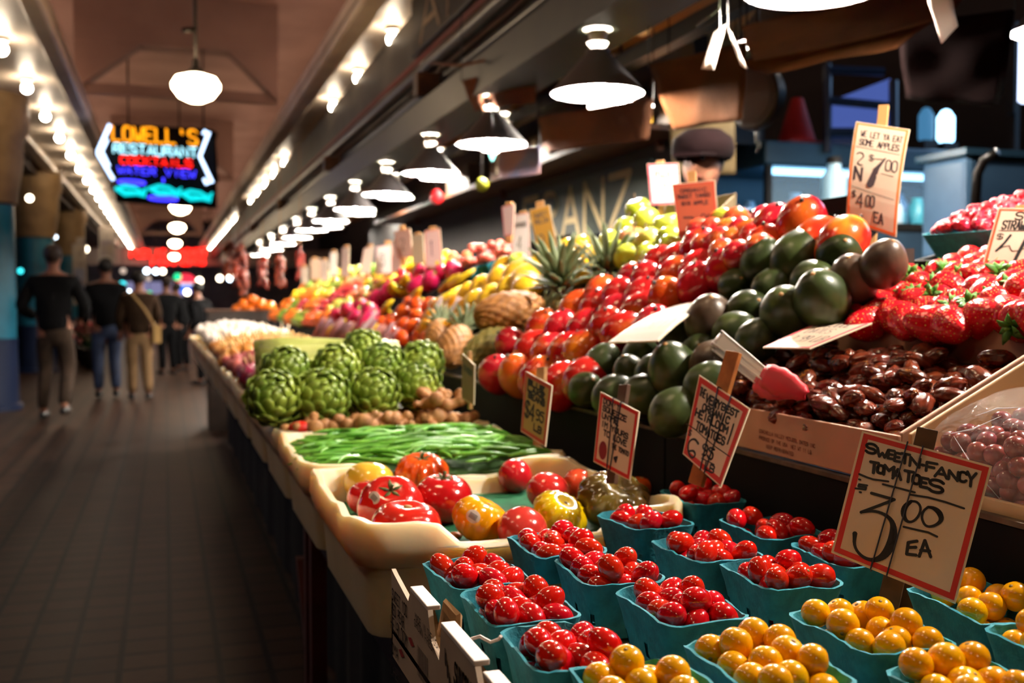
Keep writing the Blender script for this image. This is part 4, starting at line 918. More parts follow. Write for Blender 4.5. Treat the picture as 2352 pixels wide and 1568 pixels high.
# ------------------------------------------------------------------ green beans
M_bean = pm('bean_green', '#72b43e', '#4e8e28', rough=.35, sc=25, rnd=.22, sss=.05)
me_bn = []
for k in range(7):
    rr = random.Random(k); cv = rr.uniform(-.018, .018); cz = rr.uniform(-.004, .006); Lh = rr.uniform(.05, .068)
    pts = [(-Lh + 2 * Lh * j / 10, cv * (1 - ((j - 5) / 5) ** 2), cz * (1 - ((j - 5) / 5) ** 2)) for j in range(11)]
    rad = [.0012, .0032, .004, .0043, .0042, .0044, .0042, .0043, .0039, .003, .0008]
    pts.append((Lh + .008, -cv * .2, .001)); rad.append(.0003)
    me_bn.append(MB().tube(pts, rad, 7).me('green_bean', M_bean))
rr = random.Random(5)
for k in range(290):
    layer = k // 145
    x = rr.uniform(.29, .70); y = rr.uniform(1.945, 2.37)
    h = .895 + .022 * (1 - ((x - .52) / .26) ** 2) + layer * .009 + rr.uniform(-.004, .006)
    a = rr.gauss(.0, .42)
    o = link('green_bean', me_bn[rr.randrange(7)], None, (x, y, h), (rr.uniform(-.6, .6), rr.uniform(-.10, .10), a)); tag(o, 'fresh green bean in the heap behind the heirloom tomatoes', 'green bean', 'green beans in the crate')
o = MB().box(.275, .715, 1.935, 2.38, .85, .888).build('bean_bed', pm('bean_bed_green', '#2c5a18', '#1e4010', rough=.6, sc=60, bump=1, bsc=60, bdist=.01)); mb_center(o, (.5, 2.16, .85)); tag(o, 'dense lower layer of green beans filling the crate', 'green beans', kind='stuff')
# ------------------------------------------------------------------ ginger
M_ging = pm('ginger_skin', '#b5814e', '#8e5f36', rough=.7, sc=40, bump=.4, bsc=120, rnd=.12)
def ginger(seed):
    rr = random.Random(seed); bm = bmesh.new()
    p = Vector((0, 0, 0)); d = Vector((1, 0, 0)); nodes = []
    for k in range(4): nodes.append((p.copy(), rr.uniform(.014, .02))); p += d * rr.uniform(.018, .024); d = (d + Vector((0, rr.uniform(-.6, .6), rr.uniform(-.2, .3)))).normalized()
    for k in range(3):
        b_, r = nodes[rr.randrange(4)]; nodes.append((b_ + Vector((rr.uniform(-.01, .01), rr.choice((-1, 1)) * .024, rr.uniform(0, .02))), rr.uniform(.01, .014)))
    for c_, r in nodes:
        bmesh.ops.create_icosphere(bm, subdivisions=2, radius=r, matrix=Matrix.Translation(c_ - Vector((.03, 0, 0))))
    me = bpy.data.meshes.new('ginger'); bm.to_mesh(me); bm.free(); me.materials.append(M_ging)
    t = bpy.data.objects.new('t', me); COL.objects.link(t); m = t.modifiers.new('r', 'REMESH'); m.mode = 'VOXEL'; m.voxel_size = .0042; m.use_smooth_shade = True
    s = t.modifiers.new('s', 'SMOOTH'); s.iterations = 3
    dg = bpy.context.evaluated_depsgraph_get(); dg.update(); m2 = bpy.data.meshes.new_from_object(t.evaluated_get(dg)); bpy.data.objects.remove(t); m2.name = 'ginger'
    m2.polygons.foreach_set('use_smooth', [True] * len(m2.polygons)); return m2
me_gi = [ginger(k) for k in range(4)]
GI = [(705, 985), (735, 968), (775, 945), (770, 980), (815, 965), (835, 990), (870, 955), (880, 980), (925, 950), (930, 985), (965, 950), (985, 915), (1000, 955), (1020, 985), (1010, 910), (1045, 940), (1060, 975), (1065, 925), (905, 995), (960, 995), (1040, 1000), (1085, 985), (790, 1000), (860, 1000)]
rr = random.Random(3)
for i, (x, y) in enumerate(GI):
    h = .915 if y > 940 else .965
    p = at_z(x, y, h + .01); k = i % 4
    p.y = max(2.455, p.y)
    o = link('ginger_root', me_gi[k], None, p, (rr.uniform(-.4, .4), rr.uniform(-.4, .4), rr.uniform(0, 6.28)), rr.uniform(.85, 1.15)); tag(o, 'knobbly tan ginger root lying between the beans and the artichokes', 'ginger root', 'ginger roots in front of the artichokes')
o = MB().box(.27, .74, 2.455, 2.62, .85, .893).build('ginger_bed', M_ging); mb_center(o, (.5, 2.54, .85)); bev(o, .02); tag(o, 'lower layer of ginger roots and crumbs in the crate', 'ginger', kind='stuff')
p = at_z(692, 982, .925); o = MB().sph((0, 0, 0), (.03, .02, .016), 14, 10).build('red_radish', pm('radish_red', '#c81e14', rough=.4), None, True, loc=p); tag(o, 'bright red piece of produce beside the ginger at the crate corner', 'vegetable')
# ------------------------------------------------------------------ artichokes
M_art = pm('artichoke_green', '#98aa40', '#67822a', rough=.42, sc=12, c3='#a8b656', rnd=.1)
def artichoke(seed):
    rr = random.Random(seed); mb = MB(); R = .056
    mb.sph((0, 0, 0), (R * .74, R * .74, R * .8), 16, 12)
    N = 54
    for k in range(N):
        f = 1 - (k + .5) / N; t = k * 2.39996; ph = math.acos(1 - 2 * (1 - (k + .5) / N) * .93)
        ph = .12 + (2.45 - .12) * (1 - k / N) ** .8          # from the base up to the tip
        rad = R * (sin(ph) ** .85); c = Vector((rad * cos(t), rad * sin(t), -cos(pi - ph) * R * 1.02))
        nrm = Vector((cos(t) * sin(ph), sin(t) * sin(ph), cos(ph))).normalized(); upv = Vector((-cos(t) * cos(ph), -sin(t) * cos(ph), sin(ph))).normalized()
        sd = nrm.cross(upv).normalized(); wl = .0205 * (.42 + .75 * sin(ph)); hl = .029 * (.6 + .5 * sin(ph)); op = .25 + .45 * rr.random()
        rows = []
        for q, (yy, ww, bulge) in enumerate([(-.55, .55, .0), (-.15, 1.0, .16), (.3, .92, .24), (.68, .6, .20), (1.0, .1, .08)]):
            rows.append([c + upv * (yy * hl) + sd * (xx * wl * ww) + nrm * (wl * (bulge * 2.0 - .42 * xx * xx * ww + op * max(0, yy) * .9) - .004) for xx in (-1, -.5, 0, .5, 1)])
        vs = [v for r_ in rows for v in r_]; back = [v - nrm * .003 for v in vs]
        fs = [(i * 5 + j, i * 5 + j + 1, (i + 1) * 5 + j + 1, (i + 1) * 5 + j) for i in range(4) for j in range(4)]
        mb.add(vs + back, fs + [tuple(25 + q for q in f_[::-1]) for f_ in fs] + [(20, 21, 46, 45), (21, 22, 47, 46), (22, 23, 48, 47), (23, 24, 49, 48)] + [(i * 5, (i + 1) * 5, 25 + (i + 1) * 5, 25 + i * 5) for i in range(4)] + [((i + 1) * 5 + 4, i * 5 + 4, 25 + i * 5 + 4, 25 + (i + 1) * 5 + 4) for i in range(4)])
    return mb.me('artichoke', M_art)
me_ar = [artichoke(k) for k in range(3)]
me_ars = MB().tube([(0, 0, -.04), (0, 0, -.06), (.002, 0, -.08)], [.014, .012, .0125], 10).me('stem', pm('artichoke_stem', '#8a9a4c', rough=.6))
AR = [(630, 915, 2.52, 1), (740, 912, 2.56, 1.05), (858, 905, 2.62, .96), (958, 888, 2.70, .9), (658, 838, 2.64, 1.02), (775, 830, 2.68, 1), (882, 828, 2.74, .98), (970, 818, 2.80, .98), (835, 790, 2.90, .95), (745, 880, 2.75, .9), (870, 870, 2.8, .9), (680, 880, 2.72, .9), (820, 890, 2.74, .9)]
for i, (x, y, d, s) in enumerate(AR):
    lab = ['artichoke at the crate corner, lowest row', 'artichoke behind the ginger, second in the lowest row', 'artichoke third in the lowest row, above the long ginger roots', 'small artichoke at the end of the lowest row beside the mango trays', 'artichoke in the upper row above the crate corner', 'artichoke in the upper row beside the celery end', 'artichoke third in the upper row', 'artichoke at the end of the upper row below the pale pineapple', 'topmost artichoke at the back of the heap', 'artichoke inside the heap behind the second of the lowest row'][i] if i < 9 else 'artichoke mostly hidden inside the green heap'
    a = rr.uniform(0, 6.28)
    o = link('artichoke', me_ar[i % 3], None, at_d(x, y + (14 if y < 860 else 0), d), None, s * (.93 if y < 860 else 1.03))
    o.rotation_euler = (1.15 + rr.uniform(-.25, .25), rr.uniform(-.3, .3), rr.uniform(-.5, .5))
    link('stem', me_ars, o); tag(o, 'green ' + lab, 'artichoke', 'artichokes stacked behind the ginger')
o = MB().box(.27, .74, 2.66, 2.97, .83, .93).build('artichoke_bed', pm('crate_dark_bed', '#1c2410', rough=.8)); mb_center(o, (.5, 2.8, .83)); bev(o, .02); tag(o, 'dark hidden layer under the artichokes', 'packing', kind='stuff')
# ------------------------------------------------------------------ celery
M_cel = pm('celery_pale', '#c4c878', '#a8b458', rough=.4, sc=8, rnd=.06)
me_ce = MB().tube([(-.2, 0, 0), (-.12, .004, .002), (0, 0, .005), (.12, -.004, .002), (.2, 0, 0)], [.019, .022, .02, .018, .017], 12, flat=.75).me('celery_stalk', M_cel)
for k in range(18):
    r_ = k % 6; z = .99 + .036 * (k // 6); o = link('celery_stalk', me_ce, None, (.47 + .01 * (k % 3), 3.12 + .06 * r_ + .02 * (k // 6), z + .012 * (r_ % 2)), (k * .9, 0, .05 * sin(k * 3)), (1.05, 1.3, 1.3)); tag(o, 'pale green celery stalk lying across the crate behind the artichokes', 'celery', 'celery stalks behind the artichokes')
o = MB().box(.27, .74, 3.035, 3.52, .83, .965).build('celery_bed', M_cel); mb_center(o, (.5, 3.27, .83)); bev(o, .02); tag(o, 'bottom layer of celery under the stalks', 'celery', kind='stuff')
# ------------------------------------------------------------------ roots and bulbs further along the crates
def veg(name, r, c1, c2, fn=None, rough=.4, rnd=.15, tip=None, tipc='#b08a50', sc=10):
    m = MB().sph((0, 0, 0), r, 18, 12, fn).me(name, pm(name + '_skin', c1, c2, rough=rough, sc=sc, rnd=rnd)); t = None
    if tip: t = MB().tube(tip[0], tip[1], 7).me('stem', pm(name + '_stem', tipc, rough=.7))
    return (name, m, t)
def bed(name, x0, x1, y0, y1, z0, z1, m, lab, cat):
    o = MB().box(x0, x1, y0, y1, z0, z1).build(name, m); mb_center(o, ((x0 + x1) / 2, (y0 + y1) / 2, z0)); bev(o, .01); return tag(o, lab, cat, kind='stuff')
onion_fn = lambda p, t, f: Vector((p.x, p.y, p.z + .018 * math.exp(-(f / .35) ** 2)))
V_red = veg('red_onion', (.038, .038, .032), '#7a1f3c', '#9a3450', onion_fn, .3, .12, ([(0, 0, .04), (0, 0, .058), (.006, 0, .07)], [.006, .004, .006]), '#a87a50')
V_yel = veg('yellow_onion', (.04, .04, .034), '#c8863a', '#b06c28', onion_fn, .35, .15, ([(0, 0, .042), (0, 0, .06), (.006, 0, .072)], [.006, .004, .006]), '#c8a060')
V_gar = veg('garlic_bulb', (.034, .034, .028), '#e4dad0', '#cbbcb2', lambda p, t, f: Vector((p.x * (1 + .07 * cos(8 * t) * sin(f)), p.y * (1 + .07 * cos(8 * t) * sin(f)), p.z + .02 * math.exp(-(f / .35) ** 2))), .6, .08, ([(0, 0, .04), (0, 0, .06), (.005, 0, .085)], [.006, .0045, .004]), '#d8c8a8')
V_pot = veg('red_potato', (.036, .03, .028), '#8c3a3c', '#a4504a', lambda p, t, f: p * (1 + .05 * sin(3 * t + 2 * f)), .6, .15)
V_swp = veg('sweet_potato', (.075, .032, .03), '#a04e34', '#8a3c28', lambda p, t, f: Vector((p.x, p.y * (1 - .3 * abs(p.x) / .08), p.z * (1 - .3 * abs(p.x) / .08) + .01 * sin(p.x * 20))), .65, .12)
def scatter(V, x0, x1, y0, y1, zf, step, lab, cat, grp, seed, layers=1, jit=.2, tilt=.5, sc=1.0, maxn=300):
    rr = random.Random(seed); n = 0; row = 0; y = y0
    while y <= y1:
        x = x0 + (step / 2 if row % 2 else 0)
        while x <= x1:
            if n < maxn:
                s = sc * rr.uniform(.88, 1.1); xx = x + rr.uniform(-jit, jit) * step; yy = y + rr.uniform(-jit, jit) * step
                o = link(V[0], V[1], None, (xx, yy, zf(xx, yy) + rr.uniform(-.006, .008)), (rr.uniform(-tilt, tilt), rr.uniform(-tilt, tilt), rr.uniform(0, 6.28)), s)
                if V[2] and yy < 6.5: link('stem', V[2], o)
                tag(o, lab, cat, grp); n += 1
            x += step
        y += step * .88; row += 1
    return n
zc = lambda x, y: .935 + .05 * max(0, 1 - ((x - .52) / .28) ** 2)
scatter(V_red, .28, .5, 3.62, 4.1, zc, .068, 'purple red onion in the crate past the celery', 'onion', 'red onions past the celery', 1)
scatter(V_swp, .56, .72, 3.6, 4.8, lambda x, y: .99, .075, 'reddish brown sweet potato in the crates beside the striped stalks', 'sweet potato', 'sweet potatoes', 2, tilt=.15)
scatter(V_pot, .27, .5, 4.2, 4.85, zc, .066, 'small red potato past the red onions', 'potato', 'red potatoes past the onions', 3)
scatter(V_yel, .27, .72, 4.95, 6.3, zc, .078, 'golden brown onion in the far crates', 'onion', 'yellow onions in the far crates', 4)
scatter(V_gar, .27, .72, 6.4, 9.2, lambda x, y: zc(x, y) + .03, .085, 'white garlic bulb in the farthest crates', 'garlic', 'garlic bulbs in the farthest crates', 5)
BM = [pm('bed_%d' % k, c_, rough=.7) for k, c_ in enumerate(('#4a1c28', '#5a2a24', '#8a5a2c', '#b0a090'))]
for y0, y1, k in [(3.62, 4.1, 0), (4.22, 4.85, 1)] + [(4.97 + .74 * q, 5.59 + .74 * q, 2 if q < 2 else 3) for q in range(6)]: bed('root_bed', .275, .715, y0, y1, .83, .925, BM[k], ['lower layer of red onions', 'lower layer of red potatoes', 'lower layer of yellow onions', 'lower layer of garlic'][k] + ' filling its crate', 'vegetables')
# striped pinkish stalks standing against the riser
M_rhu = pm('rhubarb_pink', '#9a5a4c', '#6f4a58', rough=.5, sc=20, rnd=.25)
me_rh = MB().tube([(0, 0, 0), (.0, .0, .06), (.01, 0, .13), (.03, 0, .19)], [.016, .018, .017, .012], 9, flat=.7).me('stalk', M_rhu)
for k in range(34):
    o = link('rhubarb_stalk', me_rh, None, (.775 + .012 * (k % 2), 3.95 + .062 * k, .93 + .01 * (k % 3)), (0.05 * sin(k), .25, 0), rr.uniform(.9, 1.1)); tag(o, 'dusky pink stalk standing in the row against the riser', 'rhubarb', 'row of dusky pink stalks')
bed('stalk_ledge', .765, .83, 3.9, 6.2, .757, .93, M_dwood, 'dark ledge the pink stalks stand on', 'ledge')
# ------------------------------------------------------------------ mangoes, avocados and the rest of the slope
mango_fn = lambda p, t, f: Vector((p.x + .006 * (p.z / .05) ** 2, p.y, p.z))
M_mng = pm('mango_skin', '#d0222a', '#b8161e', rough=.2, sc=9, spec=.55, coat=.35, c3='#e88a1c', rnd=.1, ramp=(.3, .58), sss=.06)
M_mng2 = pm('mango_skin_golden', '#e86a1c', '#cc2a1c', rough=.2, sc=9, coat=.35, c3='#f0b030', rnd=.08, ramp=(.35, .6), sss=.06)
me_mg = [MB().sph((0, 0, 0), (.043, .039, .052), 24, 16, mango_fn).me('mango', m) for m in (M_mng, M_mng2)]
me_mst = MB().tube([(0, 0, .048), (.001, 0, .056)], [.004, .003], 7).me('stem', M_dwood)
def slope_pt(px, py, off=0): return at_plane(px, py, X0, ZP + off, SL)
def relax3(P, R, it=40, k=.5, along=None):
    O = [p.copy() for p in P]; R = [r * .9 for r in R]
    for _ in range(it):
        for i in range(len(P)): P[i] += (O[i] - P[i]) * .2
        for i in range(len(P)):
            for j in range(i):
                dv = P[i] - P[j]; w = (R[i] + R[j]); L = dv.length
                if L < w and L > 1e-6: q = dv * ((w - L) / L * k); P[i] += q * .5; P[j] -= q * .5
MG = [(1178, 795, 0), (1225, 800, 0), (1262, 812, 0), (1310, 812, 0), (1140, 860, 0), (1190, 865, 1), (1235, 870, 0), (1290, 885, 0), (1345, 870, 0), (1245, 755, 1), (1290, 762, 0), (1345, 755, 0), (1390, 765, 0), (1325, 710, 1), (1370, 720, 0), (1415, 722, 0), (1465, 722, 0), (1380, 682, 1), (1430, 688, 0), (1480, 690, 0), (1545, 690, 1), (1500, 650, 0), (1455, 655, 0), (1520, 625, 0), (1560, 640, 0), (1610, 660, 0), (1560, 605, 0), (1665, 635, 0), (1610, 615, 0), (1640, 590, 0), (1590, 590, 0), (1715, 560, 0), (1775, 530, 0), (1842, 518, 0), (1935, 560, 1), (1875, 560, 1), (1760, 580, 1), (1340, 800, 0), (1440, 755, 0), (1500, 760, 0)]
P = []; R = []
for x, y, k in MG:
    off = 0 if y > 600 else .0 + (600 - y) * .0002
    P.append(slope_pt(x, y, off)); R.append(.045 if y > 600 else .043)
relax3(P, R, 40, .5)
for i, ((x, y, k), p) in enumerate(zip(MG, P)):
    s = 1.22 if x == 1842 else 1.14
    o = link('mango', me_mg[k], None, p, (rr.uniform(.2, .9), rr.uniform(-.5, .5), rr.uniform(-1, 1)), s); link('stem', me_mst, o)
    up = y < 600
    tag(o, ('glossy red mango' if k == 0 else 'orange gold mango') + (' high in the pile behind the avocados' if up else ' in the lower pile between the pineapples and the avocados'), 'mango', ('red' if k == 0 else 'golden') + (' mangoes high in the pile' if up else ' mangoes in the lower pile'))
NP = [(1655, 512), (1692, 508), (1675, 535), (1710, 530), (1655, 552), (1690, 560), (1728, 548), (1668, 578), (1705, 585), (1640, 530), (1640, 560), (1740, 515), (1740, 575), (1600, 560), (1610, 530)]
V_nec = (None, MB().sph((0, 0, 0), (.034, .034, .032), 18, 12).me('nectarine', pm('nectarine_skin', '#c8202c', '#e8842c', rough=.22, sc=14, coat=.3, rnd=.15, ramp=(.45, .7))), None)
NQ = [at_plane(x, y, 1.30, 1.44, .6) for x, y in NP]; relax3(NQ, [.034] * len(NQ), 30, .5)
for p in NQ: o = link('nectarine', V_nec[1], None, p, (rr.uniform(0, 1), rr.uniform(0, 1), 0)); tag(o, 'small shiny red nectarine behind the salmon red card', 'nectarine', 'nectarines behind the salmon red card')
M_avo = pm('avocado_skin', '#3f4e24', '#283217', rough=.34, sc=16, spec=.45, bump=.35, bsc=150, bdist=.0012, c3='#566530', rnd=.2, ramp=(.3, .6))
M_avo2 = pm('avocado_skin_brown', '#5a4636', '#3a2c24', rough=.36, sc=16, bump=.35, bsc=150, bdist=.0012, c3='#665a42', rnd=.15)
me_av = [MB().sph((0, 0, 0), (.041, .041, .048), 24, 16, lambda p, t, f: Vector((p.x * (1 - .16 * max(0, cos(f))), p.y * (1 - .16 * max(0, cos(f))), p.z))).me('avocado', m) for m in (M_avo, M_avo2)]
me_ast = MB().rev([(0, .0492), (.003, .049), (.004, .047)], 8).me('stem', M_wood)
AV = [(1385, 835, 0, 1.0), (1470, 825, 0, .98), (1560, 842, 0, 1.18), (1565, 785, 0, 1), (1345, 893, 0, .9), (1480, 905, 0, 1), (1555, 940, 0, 1), (1640, 745, 1, 1.2), (1720, 708, 0, 1), (1812, 720, 0, 1.12), (1745, 612, 0, 1.12), (1825, 602, 0, 1.22), (1800, 558, 0, .95), (1925, 588, 0, 1), (1885, 683, 0, 1.15), (1962, 642, 1, 1.02), (2012, 615, 1, .92), (1870, 640, 0, .9), (1425, 890, 0, 1), (1620, 890, 0, 1), (1690, 760, 0, .95), (1600, 810, 0, .95), (1770, 665, 0, .95), (1700, 650, 0, .9), (1440, 870, 0, .9), (1640, 830, 1, .95), (1750, 770, 0, .9), (1500, 860, 0, .9)]
P = []; R = []
for x, y, k, s in AV:
    P.append(slope_pt(x, y, .012 if s > 1.1 else -.0)); R.append(.0415 * s)
relax3(P, R, 40, .45)
for i, ((x, y, k, s), p) in enumerate(zip(AV, P)):
    o = link('avocado', me_av[k], None, p, (rr.uniform(.2, 1.2), rr.uniform(-.7, .7), rr.uniform(-1, 1)), s * 1.0); link('stem', me_ast, o)
    up = y < 700
    tag(o, ('brown avocado ' if k else 'dark green avocado ') + ('in the upper heap between mangoes and strawberries' if up else 'in the lower heap below the bent paper card'), 'avocado', ('brown' if k else 'green') + (' avocados in the upper heap' if up else ' avocados in the lower heap'))
# pineapples
def pineapple(seed):
    mb = MB(); Rr = .056; H = .105
    def fn(p, t, f):
        z = cos(f); a = 13 * t / 2 + z * 9; b_ = 13 * t / 2 - z * 9; k = abs(cos(a)) * abs(cos(b_)); return p * (1 + .11 * (k ** .5) - .05)
    mb.sph((0, 0, 0), (Rr, Rr, H), 78, 48, fn); return mb.me('pineapple', pm('pineapple_skin_%d' % seed, ['#b5793a', '#8a7a3a'][seed], ['#8a5a2c', '#5e5a28'][seed], rough=.6, sc=60, c3='#c89a50', bump=.5, bsc=200))
me_pi = [pineapple(0), pineapple(1)]
M_leaf = pm('pineapple_leaf', '#5f6e4c', '#76805c', rough=.55, sc=20)
mb = MB()
for k in range(34):
    a = k * 2.4; t = k / 34; L = .07 + .06 * t; sp = 1.1 - .9 * t; b0 = Vector((0, 0, .095 + .02 * t)); d = Vector((cos(a) * sp, sin(a) * sp, 1)).normalized(); mb.tube([b0, b0 + d * L * .5, b0 + d * L * .85 + Vector((cos(a), sin(a), 0)) * .015 * sp, b0 + d * L + Vector((cos(a) * .03 * sp, sin(a) * .03 * sp, 0))], [.009, .009, .005, .0008], 5, flat=.25)
me_pl = mb.me('crown_leaves', M_leaf)
for (x, y, off, k, rot, lab, s) in [((1172), 716, .035, 0, (0, 1.45, .12), 'golden brown pineapple lying on its side above the others', 1.05), (1125, 800, 0.0, 1, (0, 1.2, .5), 'greener pineapple behind the red mangoes', .95), (1045, 795, .0, 0, (0, 1.1, 1.0), 'tan pineapple beside the artichokes, seen end on', .95), (1010, 770, .01, 0, (.3, 1.2, 1.6), 'tan pineapple partly behind the artichokes', .85)]:
    p = slope_pt(x, y, off + .01); o = link('pineapple', me_pi[k], None, p, rot, s); link('crown_leaves', me_pl, o); tag(o, lab, 'pineapple')
for k, (x, y, d, rot) in enumerate([(1300, 672, 2.85, (0, -.5, 1.0)), (1385, 650, 2.9, (.4, -.2, .2))]):
    p = at_d(x, y, d); o = link('pineapple', me_pi[1], None, p - Vector((0, 0, .1)), rot, .95); link('crown_leaves', me_pl, o, None, None, (1.5, 1.5, 1.25)); tag(o, ['pineapple whose grey green crown leans toward the melons', 'pineapple with upright crown under the green apple tray'][k], 'pineapple')
# apples, melons and colour bands further along
apple_fn = lambda p, t, f: Vector((p.x * (1 + .05 * cos(f)), p.y * (1 + .05 * cos(f)), p.z - .014 * math.exp(-(f / .4) ** 2) + .010 * math.exp(-((pi - f) / .35) ** 2)))
stemT = ([(0, 0, .02), (.002, 0, .036), (.006, 0, .046)], [.0022, .0018, .0026])
V_app = veg('green_apple', (.037, .037, .034), '#c9d24a', '#aebc2c', apple_fn, .25, .1, stemT, '#5a4020')
V_app2 = veg('blush_apple', (.037, .037, .034), '#d2cc58', '#c87858', apple_fn, .25, .1, stemT, '#5a4020', sc=6)
APS = [(1405, 555, 0), (1440, 525, 0), (1485, 505, 0), (1530, 520, 0), (1445, 555, 1), (1495, 550, 1), (1540, 555, 0), (1400, 600, 0), (1443, 592, 0), (1492, 588, 0), (1535, 575, 0), (1425, 575, 0), (1515, 590, 0), (1670, 512, 0), (1465, 480, 0)]
P = [slope_pt(x, y, .0) for x, y, k in APS]; R = [.036] * len(P); relax3(P, R, 30, .4)
for (x, y, k), p in zip(APS, P):
    V = V_app2 if k else V_app; o = link(V[0], V[1], None, p, ((1.9, 0, -.3) if y > 585 else (rr.uniform(-.5, .5), rr.uniform(-.5, .5), 0)), rr.uniform(1, 1.1)); link('stem', V[2], o)
    tag(o, ('pink blushed' if k else 'pale yellow green') + ' apple in the raised tray behind the red price card', 'apple', ('blushed' if k else 'green') + ' apples in the raised tray')
a = slope_pt(1385, 625, -.02); b_ = slope_pt(1500, 622, -.02)
carton(1.33, 1.45, 2.2, 2.9, 1.395, .5, .03, 'nectarine_tray', M_black, 'dark tray carrying the small red nectarines')
carton(a.x - .01, a.x + .22, 2.33, 2.75, a.z - .005, SL, .035, 'apple_tray', pm('tray_grey_tan', '#8a7a5c', rough=.6), 'shallow tan tray holding the green apples')
V_mel = veg('yellow_melon', (.05, .05, .058), '#eebf28', '#e0a818', None, .3, .08, ([(0, 0, .055), (0, 0, .064)], [.005, .004]), '#8a7a30')
V_pap = veg('papaya', (.036, .036, .07), '#f0a81c', '#dc8c14', lambda p, t, f: Vector((p.x * (1 - .25 * cos(f)), p.y * (1 - .25 * cos(f)), p.z)), .3, .1, ([(0, 0, .066), (0, 0, .076)], [.004, .003]), '#6a5a20')
V_or = veg('orange', (.038, .038, .037), '#ec7a14', '#e06a10', None, .35, .12, None)
V_per = veg('persimmon', (.038, .038, .03), '#e05a14', '#d04a10', lambda p, t, f: p * (1 + .03 * cos(4 * t) * sin(f)), .3, .12, ([(0, 0, .026), (0, 0, .034)], [.012, .006]), '#5a4a20')
V_dra = veg('dragon_fruit', (.045, .045, .062), '#c8184e', '#b01044', lambda p, t, f: p * (1 + .07 * abs(sin(3 * t + 4 * f))), .4, .1, ([(0, 0, .055), (.006, 0, .08)], [.012, .003]), '#7a9a3c')
V_lem = veg('lemon', (.03, .03, .038), '#f0cc1c', '#e4ba14', lambda p, t, f: Vector((p.x, p.y, p.z * (1 + .12 * abs(cos(f)) ** 6))), .35, .1, None)
V_gap = veg('green_apple', (.036, .036, .033), '#a2b840', '#8aa030', apple_fn, .3, .12, None)
V_rap = veg('red_apple', (.036, .036, .033), '#c8303c', '#b02030', apple_fn, .25, .15, None)
V_pch = veg('peach', (.034, .034, .032), '#ec8c4c', '#dc5c44', None, .6, .12, None, sc=14)
V_lime = veg('lime', (.026, .026, .031), '#7aa02c', '#5e8a1e', None, .35, .15, None)
V_pear = veg('pear', (.034, .034, .042), '#d2ca50', '#b8b038', lambda p, t, f: Vector((p.x * (1 - .3 * max(0, cos(f))), p.y * (1 - .3 * max(0, cos(f))), p.z)), .35, .1, None)
def sl(off=0): return lambda x, y: ZP + SL * (x - X0) + off
def px_group(V, pts, lab, cat, grp, off=0, rot=None, sc=1.0, rmin=.04):
    P = [slope_pt(x, y, off) for x, y in pts]; relax3(P, [rmin * sc] * len(P), 30, .5)
    for p in P:
        o = link(V[0], V[1], None, p, rot or (rr.uniform(.2, 1.3), rr.uniform(-.6, .6), rr.uniform(0, 3)), sc * rr.uniform(.93, 1.06))
        if V[2]: link('stem', V[2], o)
        tag(o, lab, cat, grp)
px_group(V_mel, [(1110, 665), (1150, 645), (1190, 635), (1130, 690), (1175, 665), (1215, 640), (1240, 618), (1095, 700), (1160, 620), (1080, 680), (1210, 665)], 'bright yellow melon above the pineapples', 'melon', 'yellow melons above the pineapples', 0)
px_group(V_lem if 0 else V_mel, [(1275, 595), (1310, 605), (1345, 590), (1300, 575), (1335, 570), (1355, 615), (1290, 625), (1325, 625), (1370, 600)], 'golden yellow melon in the tray next to the green apples', 'melon', 'golden melons beside the apples', .0, None, .72)
px_group(V_pap, [(1000, 712), (1040, 705), (1065, 712), (1015, 740), (1050, 745), (985, 735), (975, 760), (1020, 765)], 'ripe yellow papaya below the melons', 'papaya', 'papayas below the melons', .01, (.9, .2, -.2), .95)
px_group(V_per, [(935, 745), (960, 725), (985, 705), (925, 720), (950, 755), (900, 770), (880, 745), (905, 735), (960, 700), (930, 775), (880, 790), (940, 700), (965, 775), (990, 775)], 'orange persimmon between the papayas and the yellow peppers', 'persimmon', 'persimmons between papayas and peppers', 0)
px_group(V_dra, [(775, 730), (800, 715), (832, 708), (865, 690), (890, 672), (818, 738), (850, 722), (845, 745)], 'magenta dragon fruit in the slanted row', 'dragon fruit', 'dragon fruit in the slanted row', .02, None, 1.0, .045)
px_group(V_dra, [(965, 632), (990, 645), (1010, 628), (1040, 622), (960, 655), (1055, 632), (1000, 612)], 'magenta dragon fruit near the pink cards', 'dragon fruit', 'dragon fruit near the pink cards', .0, None, .85)
px_group(V_gap, [(930, 608), (965, 618), (860, 655), (840, 645), (905, 640), (880, 630), (845, 672), (915, 620)], 'green apple in the heap beside the white cards', 'apple', 'green apples beside the white cards', .0, None, 1.05)
px_group(V_lem, [(745, 752), (770, 760), (795, 755), (820, 762), (845, 752), (860, 765), (760, 740), (800, 745)], 'big yellow lemon below the dragon fruit', 'lemon', 'lemons below the dragon fruit', .0, None, 1.1)
